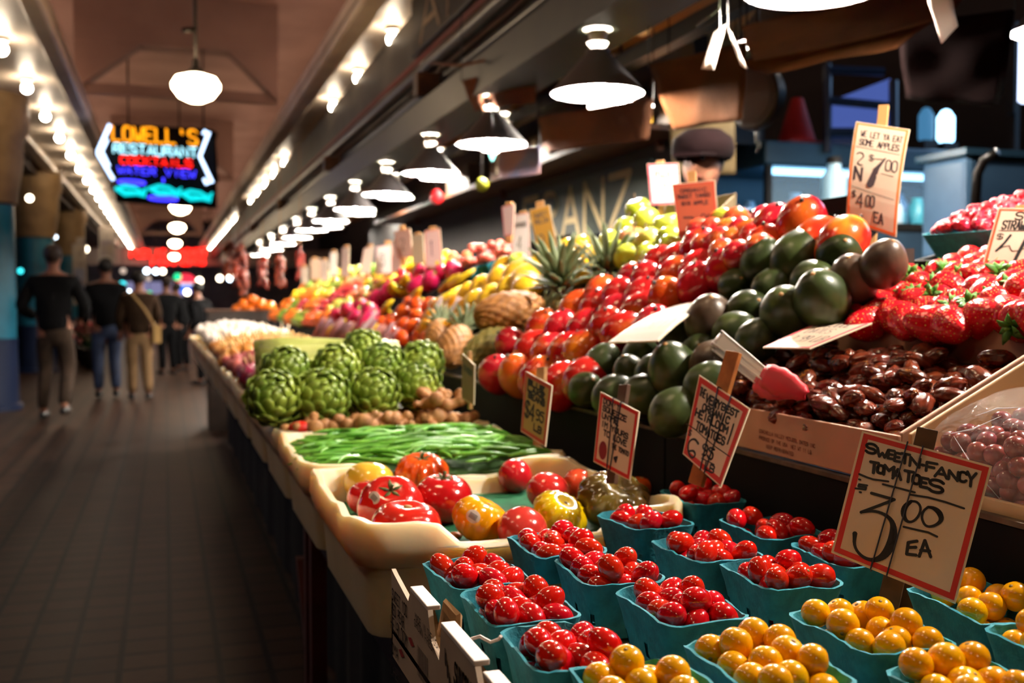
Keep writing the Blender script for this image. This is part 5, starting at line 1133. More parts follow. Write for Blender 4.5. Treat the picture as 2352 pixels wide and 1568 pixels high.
# bananas
def banana():
    pts = [(.085 * sin(a), 0, .085 * (1 - cos(a)) * 1.1) for a in [(-1 + 2 * k / 10) * .95 for k in range(11)]]
    return MB().tube(pts, [.004, .011, .0155, .017, .0178, .018, .0178, .017, .0155, .011, .005], 7).me('banana', pm('banana_skin', '#ecc824', '#dcb418', rough=.4, sc=6, rnd=.08))
me_ba = banana(); me_bt = MB().tube([(.072, 0, .04), (.083, 0, .06)], [.006, .004], 6).me('stem', M_wood)
for hnd, (x, y) in enumerate([(905, 672), (930, 655), (950, 690), (880, 715), (1020, 660), (1050, 650), (1020, 690), (890, 650)]):
    c_ = slope_pt(x, y, .01)
    for k in range(3):
        o = link('banana', me_ba, None, c_ + Vector((.0, -.032 * k, .008 * k)), (.9 + .15 * k, .5, .3 + hnd * .4), .85); link('stem', me_bt, o); tag(o, ['yellow banana in the bunch among the dragon fruit', 'yellow banana in the bunch beside the papayas'][hnd in (4, 5, 6)], 'banana', ['bananas among the dragon fruit', 'bananas beside the papayas'][hnd in (4, 5, 6)])
# coral berries in teal cartons
V_ber = veg('coral_cherry', (.017, .017, .016), '#e8705c', '#d85a44', None, .3, .15, None)
def simple_basket(p, rz, sc, lab):
    mb = MB()
    L = [[(x, y, z) for x, y in rrect(w_, w_, .015)] for w_, z in ((.085, -.05), (.11, 0), (.105, 0), (.08, -.046))]
    n = min(len(l) for l in L); L = [[l[int(i * len(l) / n)] for i in range(n)] for l in L]
    loops(mb, L); mb.f = [f[::-1] for f in mb.f]; o = mb.build('berry_basket', M_tealp, None, True, 40, loc=p, rot=rz, sc=sc); return tag(o, lab, 'basket')
for i, (x, y) in enumerate([(1085, 612), (1125, 598), (1165, 588), (1105, 580), (1150, 570)]):
    p = slope_pt(x, y, .0); simple_basket(p, (0, -.5, 0), 1.0, ['teal carton of coral cherries nearest the melons', 'teal carton of coral cherries, middle of the lower three', 'teal carton of coral cherries under the pink price cards', 'teal carton of coral cherries in the upper pair toward the dragon fruit', 'teal carton of coral cherries in the upper pair under the tan card'][i])
    for k in range(16):
        o = link('coral_cherry', V_ber[1], None, p + Vector((rr.uniform(-.04, .04), rr.uniform(-.045, .045), rr.uniform(.0, .025))), None, 1); tag(o, 'coral pink cherry heaped in a teal carton below the pink cards', 'cherry', 'coral cherries in teal cartons')
px_group(V_gap, [(1160, 612), (1190, 600)], 'single green fruit resting against the cherry cartons', 'fruit', 'green fruit by the cherry cartons', .01)
px_group(V_pch, [(1055, 600), (1040, 590), (1070, 590)], 'peach beside the cherry cartons', 'peach', 'peaches beside the cherry cartons', .0, None, .8)
# long bands of fruit toward the far end
bands = [V_or, V_rap, V_gap, V_pch, V_lem, V_lime, V_dra, V_pear]
names = {'orange': 'orange', 'red_apple': 'apple', 'green_apple': 'apple', 'peach': 'peach', 'lemon': 'lemon', 'lime': 'lime', 'dragon_fruit': 'dragon fruit', 'pear': 'pear'}
order = [[V_or, V_per, V_gap, V_or, V_lime, V_or], [V_pear, V_rap, V_or, V_rap, V_lime, V_or], [V_gap, V_pch, V_rap, V_lem, V_or, V_lem], [V_rap, V_lem, V_pch, V_gap, V_pear, V_lime], [V_lem, V_pear, V_lime, V_pear, V_lem, V_pear]]
for bi in range(5):
    x0 = .87 + .09 * bi
    for k in range(6):
        y0 = 5.95 + .56 * k if bi < 2 else 4.75 + .78 * k
        if bi >= 2 and k == 0 and bi < 4: y0 = 5.2
        y1 = y0 + (.5 if bi < 2 else .7); V = order[bi][k]
        scatter(V, x0, x0 + .06, y0, min(y1, 9.3), sl(.005), .074, '%s in the %s of the distant slope, %s' % (V[0].replace('_', ' '), ['lowest band', 'second band', 'middle band', 'fourth band', 'top band'][bi], ['just past the dragon fruit', 'a little past the dragon fruit', 'halfway to the end', 'past the halfway cards', 'near the hanging peppers', 'at the very end'][k]), names.get(V[0], 'persimmon'), '%s band %d %d' % (V[0].replace('_', ' '), bi, k), 50 + bi * 7 + k, jit=.12, maxn=60)
# oranges on the end stand
px = [(560, 700), (580, 690), (600, 700), (545, 712), (575, 712), (620, 705), (700, 665), (680, 690)]
for x, y in px:
    o = link('orange', V_or[1], None, at_d(x, y, 9.9), None, 1.5); tag(o, 'large orange on the end stand beneath the hanging peppers', 'orange', 'oranges on the end stand')
st = at_d(590, 700, 9.9); o = MB().box(-.45, .6, -.1, .35, -st.z, -.06).build('end_stand', M_dwood); o.location = st; tag(o, 'dark stand with large oranges at the end of the stall', 'stand')
MB().box(-.47, .62, -.12, .37, -.06, -.045).build('counter_top', M_brownwood, o)
# ristras
M_chi = pm('dried_chili', '#5a1008', '#8a2c08', rough=.35, sc=14, rnd=.2)
def ristra(seed):
    r_ = random.Random(seed); mb = MB(); mb.tube([(0, 0, .32), (0, 0, -.2)], .006, 5)
    for k in range(48):
        a = r_.random() * 6.28; z = .2 - .42 * k / 48; d = Vector((cos(a) * .09, sin(a) * .09, -.05)); b0 = Vector((0, 0, z)); mb.tube([b0, b0 + d * .6, b0 + d + Vector((0, 0, -.03))], [.014, .016, .003], 6)
    return mb.me('ristra', M_chi)
me_ri = [ristra(1), ristra(2)]
for i, (x, y, d, s) in enumerate([(550, 600, 12, 1.1), (603, 618, 11, .75), (644, 618, 10, .65), (560, 640, 12.5, .8), (690, 605, 9.4, .55), (527, 588, 14, 1.1)]):
    o = link('hanging_chili_string', me_ri[i % 2], None, at_d(x, y, d), (0, 0, i), s); tag(o, ['largest string of dried red chilies by the far bulbs', 'string of dried red chilies second from the far bulbs', 'string of dried chilies above the orange fruit bands', 'short string of chilies below the largest one', 'string of chilies nearest the white cards', 'dark string of chilies beside the bright lamps'][i], 'chili string', 'hanging chili strings')
    MB().tube([(0, 0, .3), (0, 0, (2.6 - o.location.z) / s)], .004, 5).build('twine', M_wood, o)
# ================================================================== dates, strawberries, grapes, raspberries
M_date = pm('date_skin', '#7a3018', '#4a1a10', rough=.26, sc=60, spec=.5, c3='#c47426', rnd=.2, ramp=(.35, .62), bump=.5, bsc=90, bdist=.002, sss=.0, coat=.3)
def date_me(seed):
    r_ = random.Random(seed); ph = [r_.random() * 6 for _ in range(5)]; nr = 6 + seed % 3
    def fn(p, t, f):
        s = sin(f); w = sin(nr * t + ph[0] + 1.5 * sin(2.2 * f + ph[1])); w2 = sin(13 * t + 5 * f + ph[2] + 2 * sin(3 * f))
        k = 1 + s * (.035 * w + .03 * w2) + .13 * noise3(p, 75, seed) + .07 * noise3(p, 170, seed + 3)
        return Vector((p.x * k * (1 + .1 * sin(p.z * 60 + ph[3])), p.y * k * .88, p.z * (1 + .04 * w)))
    return MB().sph((0, 0, 0), (.0125, .0125, .0215), 32, 22, fn).me('date', M_date)
me_da = [date_me(k) for k in range(6)]
rr = random.Random(21)
def dz(x): return 1.056 + DS * (x - DX0)
P = []
y = DY0 + .022
row = 0
while y < DY1 - .018:
    x = DX0 + .02 + (.014 if row % 2 else 0)
    while x < DX1 - .018:
        P.append((x + rr.uniform(-.005, .005), y + rr.uniform(-.006, .006), -.016 + rr.uniform(-.004, .006))); x += .0285
    y += .031; row += 1
N1 = len(P)
for k in range(70):
    x = rr.uniform(DX0 + .025, DX1 - .03); y = rr.uniform(DY0 + .03, DY1 - .03); P.append((x, y, .004 + rr.uniform(-.004, .006)))
V3 = [Vector((x, y, dz(x) + o - .034 * (x - DX0) / .26)) for x, y, o in P]
base = [v.copy() for v in V3]
for _ in range(25):
    for i in range(N1, len(V3)):
        for j in range(len(V3)):
            if i == j: continue
            dv = V3[i] - V3[j]; L = dv.length
            if L < .027 and L > 1e-6: V3[i] += dv * ((.027 - L) / L * .4)
        v = V3[i]; v.x = max(DX0 + .02, min(DX1 - .02, v.x)); v.y = max(DY0 + .02, min(DY1 - .02, v.y)); q_ = dz(v.x) - .034 * (v.x - DX0) / .26; v.z = max(q_ - .02, min(q_ + .014, v.z))
for i, v in enumerate(V3):
    o = link('date', me_da[rr.randrange(6)], None, v, (rr.uniform(1.0, 2.1), rr.uniform(-.5, .5), rr.uniform(0, 6.28)), rr.uniform(.9, 1.12)); tag(o, 'glossy wrinkled brown date in the pinkish carton', 'date', 'dates in the carton')
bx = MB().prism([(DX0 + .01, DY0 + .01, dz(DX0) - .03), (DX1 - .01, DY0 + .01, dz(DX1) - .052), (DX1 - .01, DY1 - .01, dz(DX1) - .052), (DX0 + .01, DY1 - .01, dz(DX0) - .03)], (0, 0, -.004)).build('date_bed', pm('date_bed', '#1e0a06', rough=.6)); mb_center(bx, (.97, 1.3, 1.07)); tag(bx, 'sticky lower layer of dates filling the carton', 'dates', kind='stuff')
# strawberries
M_str = pm('strawberry_skin', '#d8182a', '#c00e20', rough=.25, sc=10, c3='#e04838', coat=.3, rnd=.1, bump=.35, bsc=330, bdist=.0016, vor=True, sss=.1)
_n = M_str.node_tree; _b = _n.nodes['Principled BSDF']; _tc = _n.nodes.new('ShaderNodeTexCoord'); _v = _n.nodes.new('ShaderNodeTexVoronoi'); _v.inputs['Scale'].default_value = 250; _v.inputs['Randomness'].default_value = .45
_n.links.new(_tc.outputs['Object'], _v.inputs['Vector']); _r = _n.nodes.new('ShaderNodeValToRGB'); _r.color_ramp.elements[0].position = .17; _r.color_ramp.elements[1].position = .26; _r.color_ramp.elements[0].color = lin('#f0b860'); _r.color_ramp.elements[1].color = lin('#d01424')
_n.links.new(_v.outputs['Distance'], _r.inputs[0]); _n.links.new(_r.outputs[0], _b.inputs['Base Color'])
_bu = _n.nodes.new('ShaderNodeBump'); _bu.inputs['Strength'].default_value = .8; _bu.inputs['Distance'].default_value = .0012; _n.links.new(_v.outputs['Distance'], _bu.inputs['Height']); _n.links.new(_bu.outputs[0], _b.inputs['Normal'])
def straw_fn(p, t, f): k = (.62 + .42 * (1 - cos(f)) / 2 * 1.15) if f < 2.3 else 1.0; z = cos(f); w = (1 - z) / 2; rad = (1.12 * (w ** .42) * (1 - w ** 7 * .0)); return Vector((p.x, p.y, p.z)) * 1.0
def strawberry():
    prof = [(0, -.031), (.005, -.0298), (.0108, -.0245), (.0165, -.0155), (.0212, -.003), (.0225, .006), (.021, .013), (.016, .018), (.008, .0195), (.003, .0185), (0, .018)]
    q = [prof[0]]
    mb = MB(); mb.rev(prof, 22); return mb.me('strawberry', M_str)
me_st = strawberry()
mb = MB()
for k in range(9):
    a = k * .7; L = .0145 + .003 * (k % 2); mb.tube([(0, 0, .0195), (L * .5 * cos(a), L * .5 * sin(a), .0215 + .003 * (k % 3)), (L * cos(a), L * sin(a), .018 + .006 * (k % 3))], [.003, .0045, .0006], 6, flat=.25)
me_sst = MB().tube([(0, 0, .019), (.002, 0, .028), (.005, .001, .034)], [.0018, .0014, .0016], 6).me('stem', pm('strawberry_stem', '#6a9a3c', rough=.5))
me_sl = mb.me('calyx', pm('strawberry_leaf', '#4e8a2c', '#3a6e20', rough=.5, sc=60))
sz = lambda x: 1.182 + .42 * (x - 1.102)
SP = [(1925, 722), (1962, 688), (2010, 722), (2040, 640), (2082, 645), (2085, 690), (2110, 700), (2150, 640), (2150, 700), (2200, 640), (2210, 705), (2245, 690), (2265, 730), (2300, 650), (2290, 700), (2335, 640), (2345, 680), (2320, 725), (2180, 665), (2130, 725), (2060, 725), (2200, 740), (2345, 730), (2240, 640), (1990, 740), (2160, 735), (2270, 665), (2120, 655), (2050, 690), (2375, 650), (2385, 700), (2400, 740), (2030, 705), (1975, 735), (2100, 735), (2225, 725), (2350, 655), (2005, 700), (2170, 720)]
P = []
for x, y in SP: P.append(at_plane(x, y, 1.102, 1.196, .42))
relax3(P, [.026] * len(P), 40, .5)
for i, p in enumerate(P):
    o = link('strawberry', me_st, None, p, (rr.uniform(.8, 2.2), rr.uniform(-.8, .8), rr.uniform(0, 6.28)), rr.uniform(1.15, 1.4)); link('stem', me_sst, link('calyx', me_sl, o)); tag(o, 'plump red strawberry with green calyx in the carton above the dates', 'strawberry', 'strawberries above the dates')
for p in P:
    if p.x < 1.136: k_ = 1.136 - p.x; p.x += k_; p.z += k_ * .42 - .004
for gx in range(1, 8):
    for gy in range(19):
        x = 1.125 + gx * .037; y = .6 + gy * .052
        if not any((Vector((x, y, sz(x))) - p).length < .036 for p in P):
            o = link('strawberry', me_st, None, (x, y, sz(x) - .004), (rr.uniform(.8, 2.2), rr.uniform(-.8, .8), rr.uniform(0, 6.28)), rr.uniform(.9, 1.1)); link('stem', me_sst, link('calyx', me_sl, o)); tag(o, 'plump red strawberry with green calyx in the carton above the dates', 'strawberry', 'strawberries above the dates')
bx = MB().prism([(1.112, .56, 1.155), (1.41, .56, 1.155 + .125), (1.41, 1.59, 1.155 + .125), (1.112, 1.59, 1.155)], (0, 0, -.025)).build('strawberry_bed', M_str); mb_center(bx, (1.26, 1.07, 1.2)); tag(bx, 'lower layer of strawberries in the carton', 'strawberries', kind='stuff')
# raspberry baskets
M_ras = pm('raspberry_skin', '#d81a34', '#c0142c', rough=.4, sc=20, rnd=.12, bump=1, bsc=160, bdist=.003, vor=True)
me_ra = MB().sph((0, 0, 0), (.0105, .0105, .0125), 26, 16, lambda p, t, f: p * (1 + .12 * abs(sin(4 * t + (int(f * 4) % 2) * .8)) * abs(sin(4 * f)))).me('raspberry', M_ras)
mb = MB()
L = [[(x, y, z) for x, y in rrect(a, b_, .02)] for a, b_, z in ((.13, .13, -.065), (.17, .17, 0), (.164, .164, 0), (.125, .125, -.06))]
n = min(len(l) for l in L); L = [[l[int(i * len(l) / n)] for i in range(n)] for l in L]; loops(mb, L); mb.f = [f[::-1] for f in mb.f]; me_rb = mb.me('berry_basket', M_tealp, True, 40)
for i, (px, py, d) in enumerate([(2262, 515, 1.97), (2350, 480, 2.12)]):
    c_ = at_d(px, py, d); o = link('berry_basket', me_rb, None, c_, (0, -.22, .1)); tag(o, ['green teal carton of raspberries behind the four dollar card', 'raspberry carton further up, behind the first raspberry carton'][i], 'basket', 'raspberry cartons')
    for k in range(90):
        u, v = rr.uniform(-.07, .07), rr.uniform(-.07, .07); h = .002 + .03 * max(0, 1 - (u * u + v * v) / .0075) * rr.uniform(.3, 1)
        q = link('raspberry', me_ra, None, c_ + Euler((0, -.22, .1)).to_matrix() @ Vector((u, v, h)), (rr.uniform(0, 3), rr.uniform(0, 3), 0)); tag(q, ['raspberry heaped in the first raspberry carton', 'raspberry in the carton behind'][i], 'raspberry', ['raspberries in the first carton', 'raspberries in the second carton'][i])
# grapes in a clear bag
M_gra = pm('grape_skin', '#6e2230', '#8c3a34', rough=.22, sc=20, rnd=.2, coat=.3, sss=.1)
me_gr = MB().sph((0, 0, 0), (.0118, .0118, .0135), 18, 12).me('grape', M_gra)
GC = at_d(2300, 1060, 1.20)
GP = [(2195, 1010), (2215, 1022), (2247, 998), (2275, 1022), (2325, 985), (2305, 1010), (2340, 1015), (2345, 960), (2235, 1040), (2290, 1050), (2325, 1050), (2260, 1060), (2350, 1070), (2300, 1085), (2270, 1090), (2330, 1100), (2352, 1130), (2310, 1130), (2360, 1030), (2375, 985), (2290, 1000), (2350, 990), (2225, 1060), (2380, 1060), (2255, 1035), (2340, 1040), (2310, 970), (2230, 1000)]
GP += [(2260, 1120), (2285, 1150), (2320, 1165), (2345, 1165), (2275, 1175), (2365, 1120), (2380, 1160), (2240, 1085)]
P = [(lambda q: q if q.x > .875 else at_X(x, y, .872 + .004 * (i % 3)))(at_plane(x, y, .86, 1.045, .5)) for i, (x, y) in enumerate(GP)]
relax3(P, [.0125] * len(P), 30, .5)
for k in range(46):
    b0 = P[rr.randrange(28)]; P.append(b0 + Vector((rr.uniform(-.015, .02), rr.uniform(-.02, .02), rr.uniform(-.03, -.014))))
for p in P:
    p.x = max(.866, p.x); p.y = min(1.02, p.y)
    o = link('grape', me_gr, None, p, (rr.uniform(0, 3), rr.uniform(0, 3), 0), rr.uniform(.92, 1.08)); tag(o, 'dusky red grape inside the clear plastic bag', 'grape', 'red grapes in the clear bag')
M_film = pm('clear_film', '#ffffff', rough=.06, spec=.6, alpha=.10, coat=0, bump=1.0, bsc=22, bdist=.02)
M_film.use_backface_culling = False
bag = MB(); c0 = sum(P[:28], Vector()) / 28
def bag_fn(p, t, f):
    q = Vector((p.x, p.y, p.z)); q *= 1 + .1 * noise3(p, 16, 4) + .07 * noise3(p, 40, 9); return q
bag.sph((0, 0, 0), (.105, .15, .062), 60, 36, bag_fn)
bo = bag.build('plastic_bag', M_film, None, True, loc=c0 + Vector((.035, -.03, .0)), rot=(0, -.45, .1)); tag(bo, 'crinkled clear plastic bag around the red grapes', 'bag')
for k, (a, b_, c_) in enumerate([((2168, 998), (2235, 985), (2300, 955)), ((2240, 955), (2290, 938), (2352, 935)), ((2190, 1000), (2240, 1080), (2300, 1150))]):
    q = MB().tube([at_d(a[0], a[1], 1.16), at_d(b_[0], b_[1], 1.15), at_d(c_[0], c_[1], 1.14)], [.0006, .003, .0008], 6, flat=.3).build('bag_fold', pm('film_fold_%d' % k, '#f0eaf4', rough=.1, alpha=.45, spec=.8), bo, True)
    q.matrix_parent_inverse = (Matrix.Translation(bo.location) @ bo.rotation_euler.to_matrix().to_4x4()).inverted()
# ------------------------------------------------------------------ tongs
def tongs():
    M_ss = pm('tong_steel', '#e8e4e4', rough=.35, metal=.0, spec=.8); M_sil = pm('tong_silicone', '#c81c30', '#b01426', rough=.5, sc=8)
    A = at_d(1650, 775, 1.70); B1 = at_d(1760, 862, 1.52); C1 = at_d(1848, 905, 1.44); B2 = at_d(1745, 872, 1.55); C2 = at_d(1800, 905, 1.49)
    root = empty('serving_tongs', A); T = Matrix.Translation(-A)
    def arm(P0, P1, w0, w1, off):
        d = (P1 - P0).normalized(); s = d.cross(ray(1700, 820)).normalized(); nrm = s.cross(d)
        mb = MB(); mb.prism([P0 + s * w0, P1 + s * w1, P1 - s * w1, P0 - s * w0], nrm * .003)
        for q in (-1, 1): mb.prism([P0 + s * w0 * q, P1 + s * w1 * q, P1 + s * w1 * q * .8, P0 + s * w0 * q * .8], -nrm * .005)
        mb.tube([P0.lerp(P1, .35) - nrm * .001, P1 - nrm * .001], .0022, 6)
        return mb
    for k, (b_, c_) in enumerate(((B1, C1), (B2, C2))):
        o = arm(A + Vector((0, 0, -.012 * k)), b_, .013, .009, 0).build('arm', M_ss, root); o.data.transform(T); bev(o, .001)
        d = (c_ - b_); s = d.normalized().cross(ray(1800, 880)).normalized(); nn = s.cross(d.normalized()); mb = MB(); rows = []
        for q in range(9):
            t = q / 8; w = .012 + .010 * sin(pi * min(1, t * .9 + .1)) - .006 * t; w += .0022 * (q % 2)
            rows.append([b_ - d * .1 + d * 1.12 * t + s * w * x + nn * (-.004 * (1 - x * x)) for x in (-1, -.5, 0, .5, 1)])
        vs = [v for r_ in rows for v in r_]; n_ = len(vs); bk = [v + nn * .005 for v in vs]; fs = [(i * 5 + j, i * 5 + j + 1, (i + 1) * 5 + j + 1, (i + 1) * 5 + j) for i in range(8) for j in range(4)]
        mb.add(vs + bk, fs + [tuple(n_ + q for q in f[::-1]) for f in fs] + [(i * 5, (i + 1) * 5, n_ + (i + 1) * 5, n_ + i * 5) for i in range(8)] + [((i + 1) * 5 + 4, i * 5 + 4, n_ + i * 5 + 4, n_ + (i + 1) * 5 + 4) for i in range(8)] + [(j + 1, j, n_ + j, n_ + j + 1) for j in range(4)] + [(40 + j, 40 + j + 1, n_ + 40 + j + 1, n_ + 40 + j) for j in range(4)])
        o = mb.build('silicone_head', M_sil, root, True); o.data.transform(T); o['label'] = 'red scalloped silicone grip'
    d = (B1 - A).normalized(); s = d.cross(ray(1700, 820)).normalized(); o = MB().tube([A - s * .012 - Vector((0, 0, .006)), A + s * .012 - Vector((0, 0, .006))], .007, 10).build('hinge', M_ss, root, True); o.data.transform(T)
    tag(root, 'steel kitchen tongs with red silicone heads resting in the dates', 'tongs')
tongs()
# ------------------------------------------------------------------ price cards
M_wcard = pm('card_white', '#dcc4b0', '#d0b8a2', rough=.35, sc=10, spec=.4)
M_edge = pm('card_edge', '#dccbb0', rough=.6)
M_ink = pm('marker_black', '#120a0c', rough=.5)
M_fade = pm('marker_faded', '#55484a', rough=.6)
def cardmat(c): return pm('card_' + c[1:], c, rough=.6, spec=.15)
def price_card(px, ds, lab, border='#c2211a', face=None, texts=(), big=(), bands=(), stake=None, bend=0, th=.0022, bw=.06, ink=None, thin=None, stakem=None, group=None, stake_w=.011, curve_lines=()):
    c = [at_d(x, y, d) for (x, y), d in zip(px, ds)]      # TL TR BR BL
    nrm = (c[1] - c[0]).cross(c[3] - c[0]).normalized()
    if nrm.dot(CAM - c[0]) < 0: nrm = -nrm
    W = ((c[1] - c[0]).length + (c[2] - c[3]).length) / 2; H = ((c[3] - c[0]).length + (c[2] - c[1]).length) / 2
    def S(u, v, off=0): return c[0] * (1 - u) * (1 - v) + c[1] * u * (1 - v) + c[2] * u * v + c[3] * (1 - u) * v + nrm * (off + bend * (1 - (2 * v - 1) ** 2))
    ctr = S(.5, .5); T = Matrix.Translation(-ctr)
    def sheet(u0, u1, v0, v1, o1, o0, m, nu=6, nv=8):
        g = []
        for o_ in (o1, o0): g += [S(u0 + (u1 - u0) * i / nu, v0 + (v1 - v0) * j / nv, o_) for j in range(nv + 1) for i in range(nu + 1)]
        k = (nu + 1) * (nv + 1); fs = []
        for j in range(nv):
            for i in range(nu): a = j * (nu + 1) + i; fs += [(a, a + nu + 1, a + nu + 2, a + 1), (k + a, k + a + 1, k + a + nu + 2, k + a + nu + 1)]
        for i in range(nu): fs += [(i, i + 1, k + i + 1, k + i), (nv * (nu + 1) + i + 1, nv * (nu + 1) + i, k + nv * (nu + 1) + i, k + nv * (nu + 1) + i + 1)]
        for j in range(nv): a = j * (nu + 1); b_ = a + nu; fs += [(a + nu + 1, a, k + a, k + a + nu + 1), (b_, b_ + nu + 1, k + b_ + nu + 1, k + b_)]
        return m.add(g, fs)
    root = sheet(0, 1, 0, 1, 0, -th, MB()).build('price_card', M_edge, None); root.data.transform(T); root.location = ctr
    def part(mb, n, m):
        o = mb.build(n, m, root); o.data.transform(T); return o
    asp = W / H; bu = bw; bv = bw * asp
    mb = MB(); e = .018
    for a in ((e, 1 - e, e * asp, bv), (e, 1 - e, 1 - bv, 1 - e * asp), (e, bu, bv, 1 - bv), (1 - bu, 1 - e, bv, 1 - bv)): sheet(a[0], a[1], a[2], a[3], .0004, .0001, mb, 6, 8)
    part(mb, 'painted_border', pm('border_' + border[1:], border, rough=.5))
    part(sheet(bu, 1 - bu, bv, 1 - bv, .0004, .0001, MB()), 'card_face', cardmat(face) if face else M_wcard)
    mb = MB()
    for t in texts:
        txt, u, v, cw, h, w = t[:6]; dv = t[6] if len(t) > 6 else 0
        for st in text_lines(txt, u, v, cw, h, dy=dv, gap=.2, rnd=.06): ribbon(mb, st, w * W, S, .0007)
    for pts, w in big: ribbon(mb, pts, [q * W for q in w] if isinstance(w, (list, tuple)) else w * W, S, .0008)
    if mb.v: part(mb, 'hand_lettering', ink or M_ink)
    if stake:
        (sx0, sy0), (sx1, sy1), dt, db_ = stake[:4]
        A = at_d(sx0, sy0, dt); B = at_d(sx1, sy1, db_); d = (B - A).normalized(); s = d.cross(nrm).normalized(); bk = -nrm
        o0 = A + bk * 0; mb = MB().prism([A - s * stake_w, A + s * stake_w, B + s * stake_w, B - s * stake_w], bk * .008)
        o = part(mb, 'wooden_stake', stakem or M_wood); bev(o, .001)
    for u0, u1 in bands:
        mb = MB().tube([S(u0, -.005, .0018), S((u0 + u1) / 2, .5, .0018), S(u1, 1.005, .0018), S(u1, 1.0, -.013), S(u0, 0.0, -.013), S(u0, -.005, .0018)], .0009, 6); part(mb, 'rubber_band', pm('band_blue_black', '#10142a', rough=.5))
    tag(root, lab, 'price card', group); return root, S, part, W
def uv_of(px, q):
    u = v = .5
    for _ in range(12):
        x = q[0][0] * (1 - u) * (1 - v) + q[1][0] * u * (1 - v) + q[2][0] * u * v + q[3][0] * (1 - u) * v; y = q[0][1] * (1 - u) * (1 - v) + q[1][1] * u * (1 - v) + q[2][1] * u * v + q[3][1] * (1 - u) * v
        xu = (q[1][0] - q[0][0]) * (1 - v) + (q[2][0] - q[3][0]) * v; yu = (q[1][1] - q[0][1]) * (1 - v) + (q[2][1] - q[3][1]) * v
        xv = (q[3][0] - q[0][0]) * (1 - u) + (q[2][0] - q[1][0]) * u; yv = (q[3][1] - q[0][1]) * (1 - u) + (q[2][1] - q[1][1]) * u
        D = xu * yv - xv * yu; ex = px[0] - x; ey = px[1] - y; u += (ex * yv - ey * xv) / D; v += (ey * xu - ex * yu) / D
    return (u, v)
def pxs(T, q, L, w):      # strokes given in a zoomed view of the card, turned into card units
    return [([uv_of((x / T[0] + T[1], y / T[0] + T[2]), q) for x, y in l], w) for l in L]
def pxline(T, q, txt, p0, p1, h, w, lean=0.25):
    n = len(txt); out = []; dx = (p1[0] - p0[0]) / n; dy = (p1[1] - p0[1]) / n
    for i, ch in enumerate(txt):
        for g in glyph(ch):
            if ch in 'SCOGQ02356789BDPRUJ$': g = smooth_line(g)
            out.append([(p0[0] + dx * (i + gx * .8) - lean * gy * h, p0[1] + dy * (i + gx * .8) + gy * h) for gx, gy in g])
    return pxs(T, q, out, w)
three = [(.27, .335), (.40, .345), (.50, .365), (.40, .43), (.27, .52)]
# three dollar card
Q1 = [(1980, 989), (2279, 1070), (2195, 1386), (1909, 1268)]; C6 = (3.92, 1752, 900)
bg = []
for ch, x, y, w_, h_ in [('S', 940, 465, 90, 85), ('W', 1040, 510, 100, 75), ('E', 1145, 530, 52, 75), ('E', 1205, 555, 52, 75), ('T', 1262, 560, 75, 85), ('N', 1345, 595, 85, 80), ('-', 1440, 640, 35, 50), ('F', 1492, 640, 90, 80), ('A', 1572, 680, 105, 90), ('N', 1690, 715, 80, 80), ('C', 1785, 725, 60, 85), ('Y', 1850, 725, 75, 125),
    ('T', 975, 638, 75, 95), ('O', 1045, 668, 55, 70), ('M', 1108, 670, 85, 85), ('A', 1190, 700, 75, 90), ('T', 1292, 720, 78, 95), ('O', 1368, 755, 62, 80), ('E', 1440, 785, 62, 80), ('S', 1520, 795, 120, 110)]:
    L = [[(x + gx * w_ - .12 * gy * h_, y + gy * h_ + .2 * gx * w_) for gx, gy in (smooth_line(g) if ch in 'SOC' else g)] for g in glyph(ch)]
    bg += pxs(C6, Q1, L, .0115 if y < 630 or ch in 'FANCY' else .0125)
bg += pxs(C6, Q1, [[(870, 750), (940, 780), (1000, 800), (1140, 820)], [(1090, 845), (1250, 885), (1380, 920)], [(1340, 940), (1500, 965), (1650, 1005), (1815, 1062)], [(1280, 1230), (1400, 1258), (1500, 1280), (1578, 1318)]], .0085)
bg += pxs(C6, Q1, [[(985, 925), (1080, 952), (1195, 985)], [(1195, 985), (1050, 1040), (890, 1096)]], .0125)
p3 = smooth_line([(890, 1096), (1010, 1082), (1120, 1120), (1185, 1190), (1190, 1300), (1155, 1420), (1090, 1500), (1000, 1528), (900, 1490), (828, 1400), (835, 1285)]); p3 = [uv_of((x / 3.92 + 1752, y / 3.92 + 900), Q1) for x, y in p3]; n = len(p3)
bg.append((p3, [.011 + .024 * math.exp(-((i / n - .47) / .17) ** 2) + .010 * max(0, (i / n - .85) / .15) for i in range(n)]))
for zr, ph in (([(1350, 1000), (1290, 1045), (1273, 1120), (1310, 1188), (1370, 1185), (1425, 1120), (1435, 1050), (1400, 1003), (1350, 1000)], .1), ([(1500, 1052), (1452, 1090), (1440, 1160), (1480, 1232), (1560, 1222), (1622, 1170), (1600, 1100), (1550, 1060), (1500, 1052)], .6)):
    zz = smooth_line(zr); n = len(zz); bg.append(([uv_of((x / 3.92 + 1752, y / 3.92 + 900), Q1) for x, y in zz], [.010 + .012 * math.exp(-((i / n - ph - .1) / .14) ** 2) for i in range(n)]))
bg += pxs(C6, Q1, [[(1400, 1358), (1322, 1370), (1308, 1472), (1392, 1482)], [(1316, 1415), (1390, 1412)], [(1420, 1492), (1470, 1352), (1520, 1496)], [(1432, 1440), (1512, 1446)]], .0125)
bg += pxs(C6, Q1, [[(945, 855), (870, 842), (862, 862), (935, 872), (930, 892), (835, 880)], [(868, 798), (880, 802)], [(876, 914), (888, 917)]], .008)
